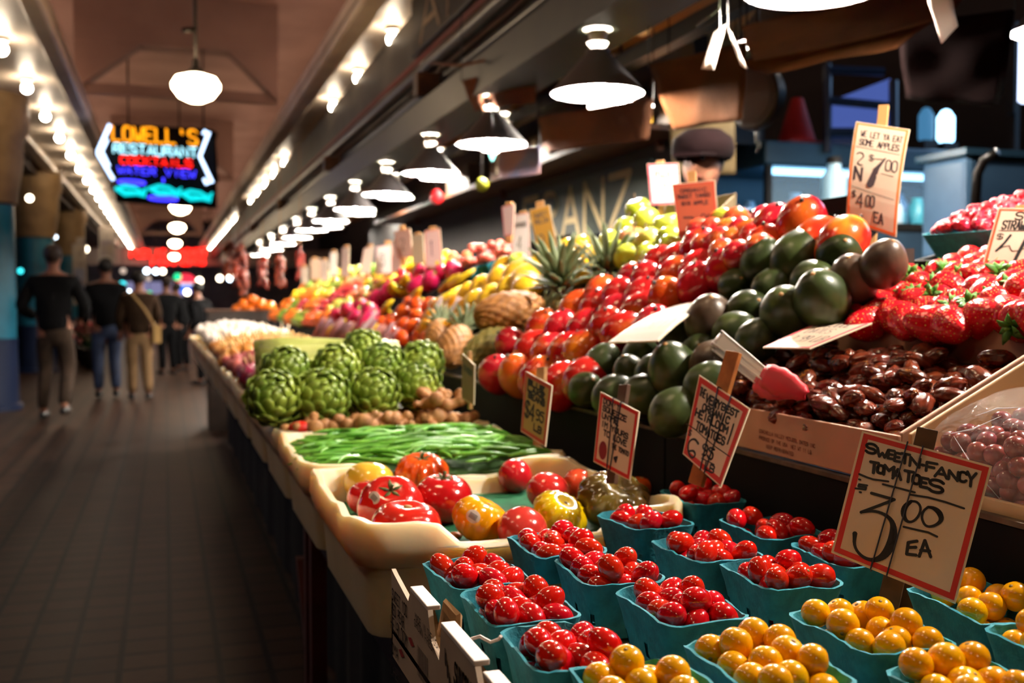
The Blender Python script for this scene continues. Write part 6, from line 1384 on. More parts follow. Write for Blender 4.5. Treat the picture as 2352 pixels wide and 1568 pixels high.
price_card(Q1, (1.115, 1.06, 1.02, 1.075), "large white red-bordered card reading SWEET-N-FANCY TOMATOES 3.00 EA", big=bg, bands=((.36, .33), (.48, .46)), stake=((2131, 983), (2035, 1410), 1.092, 1.06), stakem=pm('old_stake', '#5a3a1c', '#40280f', rough=.6, sc=30), stake_w=.0105, bw=.062)
# heirloom card
Q2 = [(1606, 860), (1722, 938), (1655, 1118), (1568, 1042)]; C2 = (4.75, 1550, 800)
bg = pxline(C2, Q2, 'THE', (292, 428), (358, 468), 85, .0095) + pxline(C2, Q2, 'VERY', (362, 503), (530, 600), 85, .0135) + pxline(C2, Q2, 'BEST', (535, 605), (715, 700), 70, .0115)
bg += pxline(C2, Q2, 'ORGANIC', (322, 610), (620, 770), 70, .0125) + pxline(C2, Q2, 'HEIRLOOM', (246, 662), (600, 872), 75, .0125) + pxline(C2, Q2, 'TOMATOES', (252, 803), (568, 992), 80, .0125)
bg += pxs(C2, Q2, [[(648, 835), (615, 945), (580, 1050)]], .013) + pxs(C2, Q2, [[(130, 825), (240, 900), (320, 975), (450, 1080), (600, 1185)], [(300, 1205), (440, 1275)]], .006)
bg += pxs(C2, Q2, [smooth_line([(265, 1050), (225, 990), (165, 1010), (145, 1080), (165, 1170), (205, 1205), (235, 1170), (215, 1120), (165, 1125)])], .014) + pxline(C2, Q2, '95', (325, 1045), (455, 1125), 110, .013) + pxline(C2, Q2, 'LB', (350, 1245), (455, 1300), 75, .011) + pxline(C2, Q2, '$', (165, 890), (200, 905), 60, .007)
price_card(Q2, (1.56, 1.46, 1.43, 1.53), 'white red-bordered card reading THE VERY BEST ORGANIC HEIRLOOM TOMATOES 6.95 LB', big=bg, bands=((.40, .5), (.66, .6)), stake=((1682, 806), (1594, 1112), 1.525, 1.52), stakem=pm('orange_stake', '#b06a2c', '#8f5220', rough=.6, sc=30), stake_w=.0135, bw=.085)
# red tomato card
tx = [("DON'T", .12, .06, .085, .075, .012), ('SQUEEZE', .12, .16, .09, .075, .012), ('ME', .35, .25, .1, .075, .012), ('UNTIL', .12, .27, .09, .07, .012), ('IM YOURS', .12, .38, .09, .075, .012), ('TO LOVE', .2, .49, .09, .075, .012), ('THE TOMATO', .45, .62, .045, .06, .009)]
r_, S, part, W = price_card([(1379, 899), (1468, 945), (1446, 1104), (1363, 1060)], (1.66, 1.58, 1.56, 1.64), 'white red-bordered card with a small drawn red tomato, upright among the orange tomatoes', texts=tx, bands=((.36, .40), (.56, .48)), stake=((1431, 882), (1400, 1110), 1.64, 1.61), stakem=pm('brown_stake', '#4a2c18', rough=.6), stake_w=.010, bw=.075, big=[([(.55, .80), (.62, .77), (.60, .84), (.55, .80)], .02)])
mb = MB(); pts = [S(.23 + .11 * cos(a * pi / 8), .78 + .13 * sin(a * pi / 8), .0006) for a in range(16)]; mb.add(pts, [tuple(range(15, -1, -1))]); part(mb, 'drawn_tomato', pm('drawn_red', '#7a0e14', rough=.5))
# green yellow card by the beans
price_card([(1207, 852), (1268, 885), (1252, 1026), (1196, 990)], (1.88, 1.80, 1.78, 1.86), 'yellow green card with red border standing behind the green beans', face='#a89a5a', border='#b04a1c', texts=[('BLUE', .15, .10, .16, .08, .02), ('LAKE', .15, .2, .17, .08, .02), ('BEANS', .2, .31, .13, .08, .018), ('$4', .12, .46, .2, .26, .024), ('95', .55, .5, .16, .16, .018), ('LB', .52, .75, .16, .1, .018)], stake=((1241, 843), (1232, 1020), 1.86, 1.84), stake_w=.012, bw=.09, ink=pm('ink_greenblack', '#1c2410', rough=.6))
price_card([(1062, 812), (1090, 838), (1088, 930), (1060, 915)], (2.28, 2.20, 2.20, 2.28), 'edge-on weathered card between the pineapples and the black riser', face='#8a7058', border='#9a6a4a', stake=((1075, 806), (1076, 940), 2.26, 2.26), stake_w=.006, texts=[('GINGER', .15, .2, .12, .12, .02)])
# bent card lying on the avocados
price_card([(1558, 700), (1660, 680), (1512, 782), (1397, 786)], (2.12, 2.04, 1.84, 1.90), 'pale card lying bent over the avocados', face='#988a7e', border='#988a7e', bend=.008, texts=[('RIPE MANGO', .1, .15, .08, .12, .009), ('AND AVOCADO', .1, .35, .075, .12, .009), ('2.50 EA', .2, .6, .1, .18, .011)], ink=pm('ink_grey', '#7a6c64', rough=.6), stake=((1640, 686), (1694, 696), 2.06, 2.04), stake_w=.007)
price_card([(1888, 735), (2012, 737), (1860, 799), (1752, 797)], (1.73, 1.66, 1.55, 1.60), 'pink-bordered white card lying on the edge of the date carton', border='#e0405c', texts=[('MEDJOOL', .12, .12, .1, .16, .010), ('DATES', .2, .34, .1, .16, .010), ('7.99 LB', .2, .6, .1, .2, .012)], bw=.07, ink=M_fade)
# four dollar card
r4, S, part, W = price_card([(2293, 477), (2460, 480), (2420, 640), (2249, 634)], (1.74, 1.68, 1.66, 1.72), 'white card with orange red border and a big black 4 above the strawberries', border='#e8502c', texts=[('SWEET', .28, .06, .13, .11, .012), ('STRAWBERRIES', .13, .19, .064, .12, .012), ('$', .10, .38, .10, .08, .008)], big=[([(.28, .40), (.22, .52), (.14, .63)], .018), ([(.14, .63), (.22, .57), (.30, .55), (.33, .60), (.36, .63), (.44, .62), (.54, .58)], .007), ([(.52, .38), (.46, .62), (.40, .88)], .026), ([(.1, .335), (.5, .33), (.9, .335)], .005)], bw=.055, stake=((2345, 470), (2310, 700), 1.73, 1.70), stake_w=.008)
# tall curved card
price_card([(1966, 279), (2090, 297), (2058, 545), (1944, 507)], (2.02, 1.96, 1.92, 1.99), 'tall curved white card with orange border reading 2 N 7.00 on a pale stake', border='#f0783c', bend=.014, texts=[('WE LET YA EAT', .14, .09, .06, .06, .009), ('SOME APPLES', .14, .18, .068, .06, .010), ('2', .12, .32, .16, .12, .011), ('N', .11, .47, .17, .12, .022), ('$', .36, .32, .1, .06, .008), ('00', .68, .34, .12, .10, .011), ('$', .1, .70, .08, .06, .008), ('4', .2, .71, .14, .13, .014), ('00', .38, .71, .09, .10, .012), ('EA', .55, .84, .1, .09, .014)], big=[([(.40, .36), (.55, .35), (.66, .34)], .008), ([(.66, .33), (.52, .45), (.44, .60)], [.012, .05, .07]), ([(.08, .265), (.9, .27)], .005), ([(.08, .665), (.9, .69)], .005), ([(.62, .48), (.85, .485)], .005)], bw=.06, stake=((2029, 240), (1996, 592), 2.0, 2.0), stake_w=.0095, stakem=pm('pale_stake', '#d8a468', rough=.5), ink=pm('ink_plum', '#3a2c34', rough=.6))
# cards further along
FC = [([(1543, 423), (1642, 413), (1656, 583), (1564, 579)], 2.55, 'tall salmon red card in front of the green apples reading 3.00', '#c8503c', '#c06248', [('ORGANIC', .18, .09, .09, .05, .014), ('SWEET TANGO', .1, .17, .07, .05, .014), ('BIG APPLE', .18, .27, .07, .05, .014), ('3', .18, .50, .35, .42, .024), ('00', .6, .46, .15, .14, .016), ('LB', .68, .68, .1, .08, .014)], ((1588, 392), (1600, 600)), .07),
 ([(1486, 376), (1558, 374), (1566, 468), (1494, 472)], 3.0, 'small white card with hot pink border above the green apples', '#f04070', '#f4e8e8', [('FUJI', .25, .2, .13, .14, .02), ('3', .35, .5, .3, .3, .02)], ((1515, 368), (1522, 500)), .07),
 ([(1216, 482), (1262, 470), (1284, 592), (1240, 600)], 3.6, 'tan card on a wooden stake beyond the yellow melons', '#c08a3c', '#b98a3e', [('SWEET', .15, .1, .14, .08, .02), ('MELON', .15, .22, .14, .08, .02), ('2', .2, .5, .3, .3, .03)], ((1238, 462), (1258, 620)), .06),
 ([(1152, 474), (1182, 468), (1178, 540), (1158, 542)], 4.1, 'narrow pink edged card behind the cherry cartons', '#f07898', '#f4dce0', [], ((1168, 464), (1168, 560)), .08),
 ([(1184, 492), (1214, 488), (1218, 592), (1172, 596)], 3.8, 'bright white pink-edged card just above the cherry cartons', '#f4a0b0', '#f6ecec', [('RAINIER', .12, .2, .1, .1, .02), ('4', .3, .5, .3, .3, .02)], ((1200, 484), (1196, 610)), .06),
 ([(975, 530), (1010, 524), (1018, 618), (976, 612)], 4.9, 'dusty pink card above the dragon fruit', '#c87868', '#c8a8a4', [('1', .3, .3, .3, .4, .03)], ((993, 520), (995, 640)), .08),
 ([(905, 532), (942, 524), (948, 590), (915, 594)], 5.4, 'dull pink card behind the green apple heap', '#b87868', '#b89a94', [('2', .3, .3, .3, .4, .03)], ((922, 518), (926, 610)), .08),
 ([(945, 540), (972, 536), (975, 605), (948, 605)], 5.2, 'grey tan card between the two pink cards', '#a09078', '#a89c88', [], ((958, 534), (960, 620)), .05),
 ([(864, 566), (900, 560), (902, 628), (862, 630)], 5.7, 'glowing white card with pink edge near the green apples', '#f4a0a8', '#faf2f0', [('3', .3, .3, .3, .4, .03)], ((890, 552), (884, 640)), .06),
 ([(902, 556), (918, 552), (920, 620), (900, 626)], 5.6, 'thin pale pink card leaning against the glowing white card', '#e0a8a8', '#e4ccd0', [], ((910, 548), (910, 636)), .06),
 ([(836, 570), (858, 564), (850, 628), (826, 628)], 6.2, 'white card seen at an angle, second past the green apples', '#e8b0a0', '#f2e0d4', [], ((850, 560), (842, 640)), .06),
 ([(785, 570), (803, 566), (800, 634), (782, 634)], 6.8, 'slim pale card, third past the green apples', '#d8b8b0', '#e0d0cc', [], ((795, 562), (792, 645)), .06),
 ([(758, 580), (774, 578), (775, 632), (756, 634)], 7.4, 'slim white card, fourth past the green apples', '#f0e0d8', '#f8f2ec', [], ((766, 574), (766, 645)), .06),
 ([(735, 598), (752, 596), (755, 645), (738, 645)], 7.9, 'short pale card, fifth past the green apples', '#d8c0b8', '#e0cfc8', [], ((744, 592), (746, 655)), .06),
 ([(712, 596), (735, 593), (738, 640), (714, 642)], 8.4, 'tan card in the far cluster', '#b89078', '#b8a08c', [], ((722, 590), (724, 655)), .06),
 ([(690, 615), (706, 612), (708, 650), (692, 652)], 8.8, 'pale card at the end of the cluster', '#c8b0a0', '#d0c0b4', [], ((698, 608), (699, 660)), .06)]
for q, d, lab, bo_, fc, tx, sk, bw_ in FC:
    price_card(q, (d, d - .04, d - .05, d - .01), lab, border=bo_, face=fc, texts=tx, stake=(sk[0], sk[1], d, d), stake_w=.012 * min(1.4, d / 3), bw=bw_, ink=pm('ink_' + lab[:8], '#5a3230', rough=.6) if d < 3 else M_fade, stakem=pm('stake_tan', '#c08c58', rough=.6))
for q, d, lab in [([(1278, 565), (1296, 572), (1268, 655), (1252, 650)], 2.95, 'striped grey paper tag stuck between the golden melons'), ([(1010, 678), (1020, 684), (992, 738), (984, 732)], 3.9, 'pale striped sticker strip on the papaya by the persimmons'), ([(1050, 680), (1062, 684), (1032, 742), (1024, 738)], 3.7, 'pale striped sticker strip on the papaya by the pineapple'), ([(862, 712), (870, 716), (838, 758), (832, 754)], 4.6, 'white paper tag between the lemons and bananas')]:
    price_card(q, (d, d, d, d), lab, border='#8a8494', face='#c8bcc4', texts=[('II I I', .15, .2, .14, .6, .03)], ink=M_fade)
# ------------------------------------------------------------------ behind the stall
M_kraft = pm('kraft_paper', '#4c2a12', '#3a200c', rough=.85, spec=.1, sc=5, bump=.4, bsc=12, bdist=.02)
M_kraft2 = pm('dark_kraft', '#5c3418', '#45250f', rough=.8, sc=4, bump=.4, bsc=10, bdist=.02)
def sheet_obj(px4, ds, m, name, lab, cat, sag=.08, th=.004, n=12, wob=.02):
    c = [at_d(x, y, d) for (x, y), d in zip(px4, ds)]; g = []
    nr = (c[1] - c[0]).cross(c[3] - c[0]).normalized()
    for o_ in (0, th):
        for j in range(n + 1):
            for i in range(n + 1):
                u, v = i / n, j / n; p = c[0] * (1 - u) * (1 - v) + c[1] * u * (1 - v) + c[2] * u * v + c[3] * (1 - u) * v
                p = p + Vector((0, 0, -sag * 4 * u * (1 - u))) + nr * (o_ + wob * sin(u * 9 + v * 3) * cos(v * 6)); g.append(p)
    k = (n + 1) ** 2; fs = []
    for j in range(n):
        for i in range(n): a = j * (n + 1) + i; fs += [(a, a + 1, a + n + 2, a + n + 1), (k + a, k + a + n + 1, k + a + n + 2, k + a + 1)]
    for i in range(n): fs += [(i + 1, i, k + i, k + i + 1), (n * (n + 1) + i, n * (n + 1) + i + 1, k + n * (n + 1) + i + 1, k + n * (n + 1) + i), ((i) * (n + 1), (i + 1) * (n + 1), k + (i + 1) * (n + 1), k + i * (n + 1)), ((i + 1) * (n + 1) + n, i * (n + 1) + n, k + i * (n + 1) + n, k + (i + 1) * (n + 1) + n)]
    o = MB().add(g, fs).build(name, m, None, True); ct = sum(c, Vector()) / 4; mb_center(o, ct)
    if n == 12 and c[0].z < 2.6:
        for q in c[:2]: MB().tube([q - ct + Vector((0, 0, -.004)), Vector((q.x - ct.x, q.y - ct.y, 2.66 - ct.z))], .003, 5).build('string', M_pipe, o)
    return tag(o, lab, cat)
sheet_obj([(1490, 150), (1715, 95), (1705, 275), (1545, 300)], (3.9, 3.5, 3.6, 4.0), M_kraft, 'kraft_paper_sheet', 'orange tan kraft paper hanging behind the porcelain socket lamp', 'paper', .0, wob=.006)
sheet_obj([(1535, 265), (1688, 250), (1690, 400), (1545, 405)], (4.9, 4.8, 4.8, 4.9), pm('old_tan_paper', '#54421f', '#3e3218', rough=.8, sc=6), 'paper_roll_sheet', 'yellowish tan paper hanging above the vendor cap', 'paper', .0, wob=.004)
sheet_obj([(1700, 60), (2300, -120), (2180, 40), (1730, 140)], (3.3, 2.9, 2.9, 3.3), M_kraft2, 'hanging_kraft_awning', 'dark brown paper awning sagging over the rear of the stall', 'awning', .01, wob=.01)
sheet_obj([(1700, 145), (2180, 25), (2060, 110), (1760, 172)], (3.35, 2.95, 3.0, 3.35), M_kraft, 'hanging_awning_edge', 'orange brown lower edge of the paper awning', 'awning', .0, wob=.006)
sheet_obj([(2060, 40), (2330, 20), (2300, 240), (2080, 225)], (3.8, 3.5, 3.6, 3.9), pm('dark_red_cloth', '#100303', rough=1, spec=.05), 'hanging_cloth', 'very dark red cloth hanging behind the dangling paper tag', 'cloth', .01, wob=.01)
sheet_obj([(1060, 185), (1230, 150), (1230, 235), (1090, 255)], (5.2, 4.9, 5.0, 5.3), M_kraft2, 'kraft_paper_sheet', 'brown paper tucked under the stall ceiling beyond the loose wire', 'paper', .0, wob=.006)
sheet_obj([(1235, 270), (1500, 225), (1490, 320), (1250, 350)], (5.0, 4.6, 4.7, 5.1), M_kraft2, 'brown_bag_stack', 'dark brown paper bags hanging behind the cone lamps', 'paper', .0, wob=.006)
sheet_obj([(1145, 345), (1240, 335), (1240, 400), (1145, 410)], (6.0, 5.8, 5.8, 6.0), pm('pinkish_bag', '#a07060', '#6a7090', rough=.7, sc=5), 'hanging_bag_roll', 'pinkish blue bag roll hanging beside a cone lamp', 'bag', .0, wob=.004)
# dangling paper tags
for q, d, lab in [([(1640, 75), (1668, 55), (1640, 160), (1611, 158)], 2.75, 'white paper tag with orange tip dangling beside the largest lamp'), ([(1664, 55), (1680, 75), (1716, 158), (1702, 150)], 2.7, 'bright white paper tag twisted next to its pair by the largest lamp'), ([(2128, -10), (2185, -15), (2200, 60), (2163, 100)], 2.5, 'grey paper tag dangling in front of the dark cloth')]:
    root = sheet_obj(q, (d, d, d, d), pm('tag_paper', '#d8c8bc', rough=.6), 'hanging_tag', lab, 'paper tag', 0, .002, 4, .003)
    o = MB().tube([at_d((q[0][0] + q[1][0]) / 2, (q[0][1] + q[1][1]) / 2, d) - root.location, at_d((q[0][0] + q[1][0]) / 2 - 5, -160, d) - root.location], .0015, 5).build('string', M_pipe, root)
p_ = lambda x, y, d: at_d(x, y, d)
o = MB().tube([p_(1600, 60, 2.8), p_(1650, 20, 2.7), p_(1660, -80, 2.7)], .004, 6).build('loose_wire', M_green, None, True); mb_center(o, p_(1650, 20, 2.7)); tag(o, 'thin dark green wire looping above the dangling tags', 'wire')
# back shelf wall with the green letter board
o = MB().box(2.62, 2.7, 4.9, 14, 0, 2.6).build('wall_stall', M_dark); struct(o)
bd = MB().box(2.585, 2.615, 5.35, 7.6, 1.62, 2.02).build('letter_board_sign', pm('board_green', '#0c1f18', rough=.5)); mb_center(bd, (2.6, 6.5, 1.8)); tag(bd, 'dark green letter board ending in ANZ behind the apples', 'sign')
S = lambda u, v, off=0: Vector((2.583 - off, 7.50 - u, 1.99 - v))
mb = MB()
for st in text_lines('FRANZ', .0, .02, .40, .32, gap=.25): ribbon(mb, st, .022, S, .001)
q = mb.build('lettering', pm('letter_cream', '#a8946c', rough=.6), bd); q.data.transform(Matrix.Translation(-bd.location))
sh = MB().box(2.3, 2.62, 4.9, 12, 2.10, 2.13).build('wall_shelf', M_brownwood); mb_center(sh, (2.46, 8, 2.1)); tag(sh, 'long brown shelf above the green letter board', 'shelf')
mb = MB()
for Y in (5.2, 8, 11): mb.prism([(2.6, Y, 2.10), (2.35, Y, 2.10), (2.6, Y, 1.95)], (0, .03, 0)) if 0 else mb.box(2.56, 2.6, Y, Y + .03, 2.04, 2.10)
q = mb.build('shelf_bracket', M_brownwood, sh); q.data.transform(Matrix.Translation(-sh.location))
for i, (y0, y1, h, c_) in enumerate([(5.3, 5.55, .16, '#9a7a1c'), (5.62, 5.95, .2, '#7a5a22'), (6.3, 6.9, .18, '#3a2414'), (7.2, 7.6, .22, '#4a3018'), (8.2, 8.9, .2, '#2c1c12')]):
    q = MB().box(2.34, 2.58, y0, y1, 2.131, 2.131 + h).build('stored_box', pm('stored_%d' % i, c_, rough=.7)); mb_center(q, (2.46, (y0 + y1) / 2, 2.131)); bev(q, .005); MB().box(-.122, -.1205, -.04, .04, .03, h - .03).build('box_label', M_edge, q)
    tag(q, ['yellow box on the brown shelf above the letter board', 'mustard box next to the yellow one on the brown shelf', 'dark box on the brown shelf, middle', 'brown box on the brown shelf past the middle', 'darkest long box on the brown shelf'][i], 'box')
for i, (x, y, d, r, c_, lab) in enumerate([(1003, 452, 7.4, .05, '#d01420', 'round red object hanging behind the row of cone lamps'), (1107, 424, 7.2, .045, '#8a8a10', 'yellow green tag on the rear wall of the stall')]):
    o = MB().sph((0, 0, 0), (r, r * .5, r * 1.1), 14, 10).build('wall_ornament', pm('orn_%d' % i, c_, rough=.5), None, True, loc=at_d(x, y, d)); MB().tube([(0, 0, r), (0, 0, 2.6 - o.location.z)], .004, 5).build('string', M_pipe, o); tag(o, lab, 'ornament')
# hanging scale
p = at_d(1738, 225, 3.9); o = empty('hanging_scale', p, -1.25)
MB().rev([(0, -.03), (.11, -.03), (.12, -.02), (.12, .02), (.11, .03), (0, .03)], 32, M=Matrix.Rotation(pi / 2, 3, 'X')).build('dial_case', pm('scale_grey', '#2a251e', rough=.5), o, True, 40)
MB().rev([(0, .032), (.095, .032), (.095, .034), (0, .034)], 28, M=Matrix.Rotation(pi / 2, 3, 'X')).build('dial_face', pm('scale_face', '#3a3228', rough=.6), o)
MB().tube([(0, 0, .12), (0, 0, 2.66 - p.z)], .008, 8).build('hanger', M_steel, o, True)
MB().tube([(0, 0, -.11), (0, 0, -.16), (.02, 0, -.18), (.0, 0, -.2)], .006, 8).build('hook', M_steel, o, True); tag(o, 'grey brown round hanging scale with hook behind the stall', 'scale')
# shop beyond: counter, case, cone, window
M_case = pm('case_blue_grey', '#33546a', '#284658', rough=.35, sc=2, spec=.5)
M_glass = pm('case_glass', '#bfe0f0', rough=.05, alpha=.25, spec=.8)
cs = empty('display_case', (5.2, 6.4, 0)); T = Matrix.Translation(-cs.location)
def cp(mb, n, m):
    q = mb.build(n, m, cs); q.data.transform(T); return q
bev(cp(MB().box(3.72, 6.6, 6.0, 6.8, .1, 1.35), 'cabinet_body', M_case), .02); cp(MB().box(3.8, 6.5, 6.05, 6.7, 0, .1), 'plinth', M_dark)
bev(cp(MB().box(3.7, 6.62, 5.95, 6.8, 2.1, 2.26), 'top_panel', M_case), .02); cp(MB().box(3.72, 6.6, 6.72, 6.78, 1.35, 2.1), 'back_panel', M_case)
cp(MB().box(3.74, 6.58, 5.99, 6.0, 1.35, 2.1), 'glass_front', M_glass); cp(MB().box(3.74, 6.58, 6.05, 6.7, 1.72, 1.74), 'glass_shelf', M_glass)
for x in (3.72, 4.66, 5.6, 6.56): cp(MB().box(x, x + .04, 5.96, 6.0, 1.35, 2.1), 'post', M_dark)
cp(MB().box(3.8, 6.5, 6.05, 6.1, 2.06, 2.095), 'light_tube', glow('case_tube', '#8fd0ff', 7))
tag(cs, 'long blue lit glass display case in the shop behind the stall', 'display case')
rr = random.Random(9); k = 0
me_j = {c: MB().rev([(0, 0), (.045, 0), (.05, .01), (.05, .12), (.03, .15), (.03, .17), (0, .17)], 14).me('jar', pm('jar_' + c[1:], c, rough=.3)) for c in ('#c8e0f0', '#8ab0d0', '#d0a0b8', '#1c2c48', '#50b0c8', '#e8f0f8')}
for z in (1.351, 1.741):
    for x in [3.86 + .15 * i for i in range(18)]:
        c_ = rr.choice(list(me_j)); o = link('jar', me_j[c_], None, (x, 6.3 + rr.uniform(-.12, .12), z), None, rr.uniform(.8, 1.7)); tag(o, 'small jar or packet on the %s shelf of the blue lit case' % ('lower' if z < 1.5 else 'glass'), 'jar', 'jars on the %s shelf of the case' % ('lower' if z < 1.5 else 'glass'))
bt = at_d(1915, 450, 6.2)
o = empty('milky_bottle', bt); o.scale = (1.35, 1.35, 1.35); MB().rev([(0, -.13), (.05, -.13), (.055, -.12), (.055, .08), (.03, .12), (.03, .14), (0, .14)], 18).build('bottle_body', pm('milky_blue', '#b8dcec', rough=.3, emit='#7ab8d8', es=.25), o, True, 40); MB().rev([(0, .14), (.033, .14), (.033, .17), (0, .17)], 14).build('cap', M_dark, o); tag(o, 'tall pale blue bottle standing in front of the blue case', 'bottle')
q = MB().box(bt.x - .35, bt.x + 1.9, bt.y - .3, bt.y + .25, .0, bt.z - .22).build('service_counter', pm('counter_blue', '#2c4254', '#223444', rough=.4, sc=3)); mb_center(q, (bt.x + .3, bt.y, 0)); bev(q, .01); MB().box(-.69, 1.62, -.31, .29, bt.z - .22, bt.z - .177).build('counter_top', M_steel, q); tag(q, 'dark service counter in front of the blue display case', 'counter')
for k in range(12):
    c_ = rr.choice(list(me_j)); o = link('jar', me_j[c_], None, (bt.x + .25 + .13 * k, bt.y + rr.uniform(-.15, .1), bt.z - .176), None, rr.uniform(.7, 1.5)); tag(o, 'small container standing on the dark service counter', 'jar', 'containers on the service counter')
cn = at_d(1830, 318, 7.1); cn.z = 2.285; o = empty('traffic_cone', cn); o.scale = (1.5, 1.5, 1.5); MB().rev([(.095, .0), (.085, .01), (.028, .2), (.022, .205), (0, .206)], 24).build('cone_body', pm('cone_red', '#b81a10', rough=.6), o, True, 40); bev(MB().box(-.11, .11, -.11, .11, -.014, .0).build('cone_base', pm('cone_red_dark', '#8a120c', rough=.5), o), .004); tag(o, 'small red cone standing on top of the blue display case', 'cone')
bk = MB().box(-.25, .2, -.1, .25, 0, .5).build('blue_grey_carton', pm('bluegrey_box', '#222c38', '#1b242e', rough=.6)); bk.location = (cn.x - .45, cn.y + .1, 2.2605); bev(bk, .006); MB().box(-.2, .02, -.103, -.1, .12, .3).build('box_label', pm('dim_label', '#3a3c3e', rough=.6), bk); tag(bk, 'blue grey carton beside the small red cone on the case', 'box')
cb = MB().box(-.6, .35, -.2, .2, .08, 1.5).build('stall_cabinet', pm('cabinet_dark_brown', '#1a120c', rough=.7)); cb.location = (3.1, 5.6, 0); cb.scale = (.6, 1, 1); bev(cb, .01); MB().box(-.57, .32, -.17, .17, 0, .08).build('plinth', M_dark, cb)
for s_ in (-1, 1):
    dr = MB().box(-.125 + .23 * s_ - .21, -.125 + .23 * s_ + .21, -.215, -.201, .15, 1.4).build('door', M_brownwood, cb)
    x_ = -.125 + .23 * s_ - .16 * s_; MB().tube([(x_, -.218, .9), (x_, -.235, .92), (x_, -.235, 1.0), (x_, -.218, 1.02)], .005, 6).build('handle', M_steel, dr, True)
tag(cb, 'dark brown two door cabinet behind the vendor', 'cabinet')
# dusk window of the shop
Wd = empty('shop_window_frame', (6.4, 6.2, 2.3)); T = Matrix.Translation(-Wd.location)
A = at_d(1905, 190, 7.0); B = at_d(2040, 320, 7.0)
M_dusk = glow('dusk_glass', '#5870c8', .55)
q = MB().prism([at_d(1900, 235, 7), at_d(2045, 180, 7), at_d(2045, 300, 7), at_d(1900, 300, 7)], (.02, .05, 0)).build('pane', M_dusk, Wd); q.data.transform(T)
q = MB().prism([at_d(1900, 305, 6.98), at_d(2045, 305, 6.98), at_d(2045, 345, 6.98), at_d(1900, 345, 6.98)], (.02, .05, 0)).build('lower_pane', glow('dusk_low', '#203058', .35), Wd); q.data.transform(T)
mb = MB()
for a, b_ in (((1895, 160), (2030, 165)), ((1895, 230), (2050, 245)), ((1900, 150), (1900, 350)), ((2052, 185), (2052, 360)), ((1895, 303), (2050, 303))): mb.tube([at_d(a[0], a[1], 6.9), at_d(b_[0], b_[1], 6.9)], .03, 6)
q = mb.build('window_bars', pm('bar_blue', '#182c48', rough=.4), Wd); q.data.transform(T); A_ = at_d(1900, 150, 6.9); q = MB().box(A_.x - .02, A_.x + .02, A_.y - .02, A_.y + .02, A_.z - .1, 4.75).build('post', M_dark, Wd); q.data.transform(T)
tag(Wd, 'dusky blue shop window with dark bars behind the tall curved card', 'window')
for x, y, d, r, c_, es, lab in [(2172, 290, 7.7, .05, '#9fd8ff', 5, 'bright blue white lit bottle shape beyond the tall curved card'), (2127, 285, 7.7, .045, '#4a8ab8', .7, 'dim blue bottle shape beside the bright one')]:
    o = MB().rev([(0, -.1), (r * .8, -.1), (r, -.08), (r, .05), (r * .5, .09), (0, .1)], 14).build('lit_bottle', glow('lit_' + c_[1:], c_, es), None, True, 40, loc=at_d(x, y, d), sc=1.25); MB().box(-.05, .05, -.05, .05, (2.262 - o.location.z) / 1.25, -.1).build('stand', M_dark, o); tag(o, lab, 'bottle')
o = MB().box(-.14, .3, 0, .04, -.22, .22).build('bright_window_panel', glow('daylight_panel', '#c8d8ff', 3)); o.location = at_d(2372, 160, 7.0); MB().box(-.17, -.14, -.02, .05, -.3, .3).build('side_bar', M_dark, o); MB().box(-.3, .32, -.02, .05, .22, .26).build('top_bar', M_dark, o); MB().box(-.14, -.1, 0, .04, -o.location.z, -.22).build('post', M_dark, o); tag(o, 'bright daylight panel at the side edge behind the stall', 'window')
lp = at_d(2412, 72, 5.0); lamp(lp, (0, 0, 0), 'pale lampshade entering at the side edge above the raspberries', 'single rear lamp', 2.64)
q = MB().tube([(5.6, 4.6, 0), (5.6, 4.6, 4.7)], .04, 8).build('steel_post', M_steel, None, True); mb_center(q, (5.6, 4.6, 0)); tag(q, 'dark vertical steel post behind the raspberries', 'post')
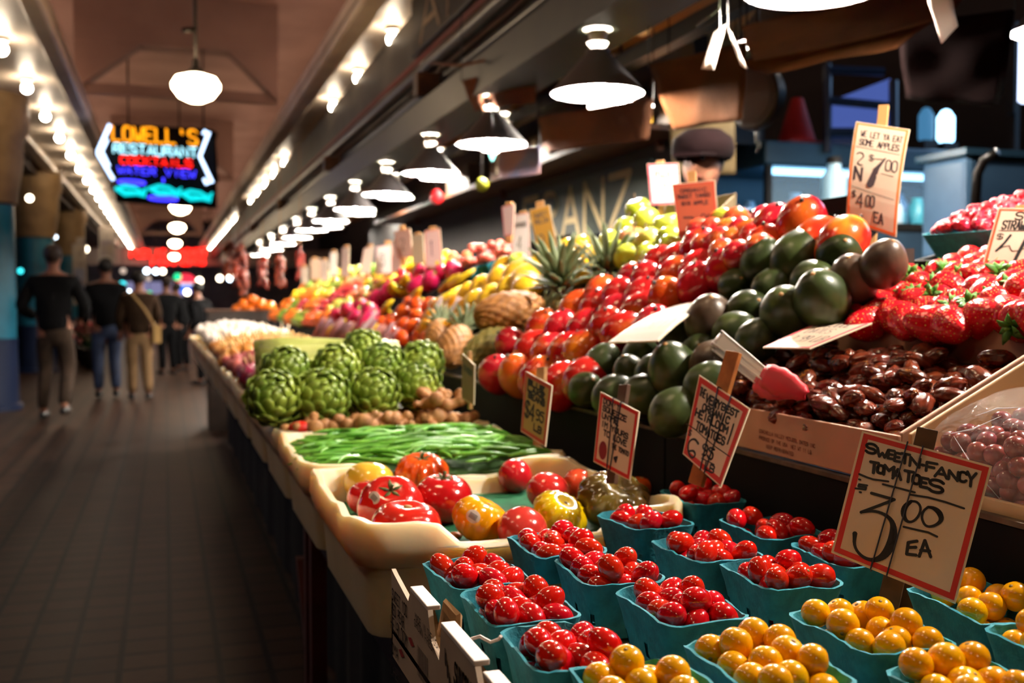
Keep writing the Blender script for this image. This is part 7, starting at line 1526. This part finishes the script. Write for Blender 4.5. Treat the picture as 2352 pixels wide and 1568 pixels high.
q = MB().tube([at_d(2240, 470, 4.3), at_d(2245, 400, 4.3), at_d(2262, 365, 4.25), at_d(2290, 350, 4.2)], .02, 8).build('bent_tube', M_pipe, None, True); mb_center(q, at_d(2245, 400, 4.3)); MB().tube([(0, 0, -.1), (0, 0, -q.location.z)], .02, 6).build('post', M_pipe, q); tag(q, 'black bent tube standing in front of the blue case', 'tube')
ch = at_d(2300, 420, 4.8); q = bev(MB().box(-.2, .5, 0, .3, -.35, .12).build('steel_bin', pm('bin_blue', '#4a6a88', '#3c5a78', rough=.35, sc=3)), .03); q.location = ch; MB().box(-.22, .52, -.02, .32, .12, .15).build('lid', M_case, q); MB().box(-.18, .48, .02, .28, -ch.z, -.35).build('stand', M_dark, q); tag(q, 'blue grey ribbed bin at the end of the blue case', 'bin')
# ------------------------------------------------------------------ light from the place itself
w = bpy.data.worlds.new('world'); scene.world = w; w.use_nodes = True
w.node_tree.nodes['Background'].inputs[0].default_value = (.35, .3, .3, 1); w.node_tree.nodes['Background'].inputs[1].default_value = .05
def area(name, loc, rot, sx, sy, e, c):
    l = bpy.data.lights.new(name, 'AREA'); l.shape = 'RECTANGLE'; l.size = sx; l.size_y = sy; l.energy = e; l.color = c
    o = bpy.data.objects.new(name, l); COL.objects.link(o); o.location = loc; o.rotation_euler = rot; return o
area('shop_daylight', (6.6, 4.5, 3.4), (0, radians(50), 0), 2, 4, 60, (.35, .62, 1))
area('aisle_daylight', (-5.5, 11, 2.6), (0, radians(-60), 0), 2, 3, 25, (.45, .55, 1))
scene.view_settings.view_transform = 'Standard'; scene.view_settings.look = 'None'; scene.view_settings.exposure = .22; scene.view_settings.gamma = 1
scene.view_settings.use_curve_mapping = False
scene.cycles.use_denoising = True
scene.cycles.use_adaptive_sampling = True; scene.cycles.adaptive_threshold = .02
scene.cycles.max_bounces = 6; scene.cycles.diffuse_bounces = 3; scene.cycles.transparent_max_bounces = 12; scene.cycles.sample_clamp_indirect = 6
scene.cycles.caustics_reflective = False; scene.cycles.caustics_refractive = False
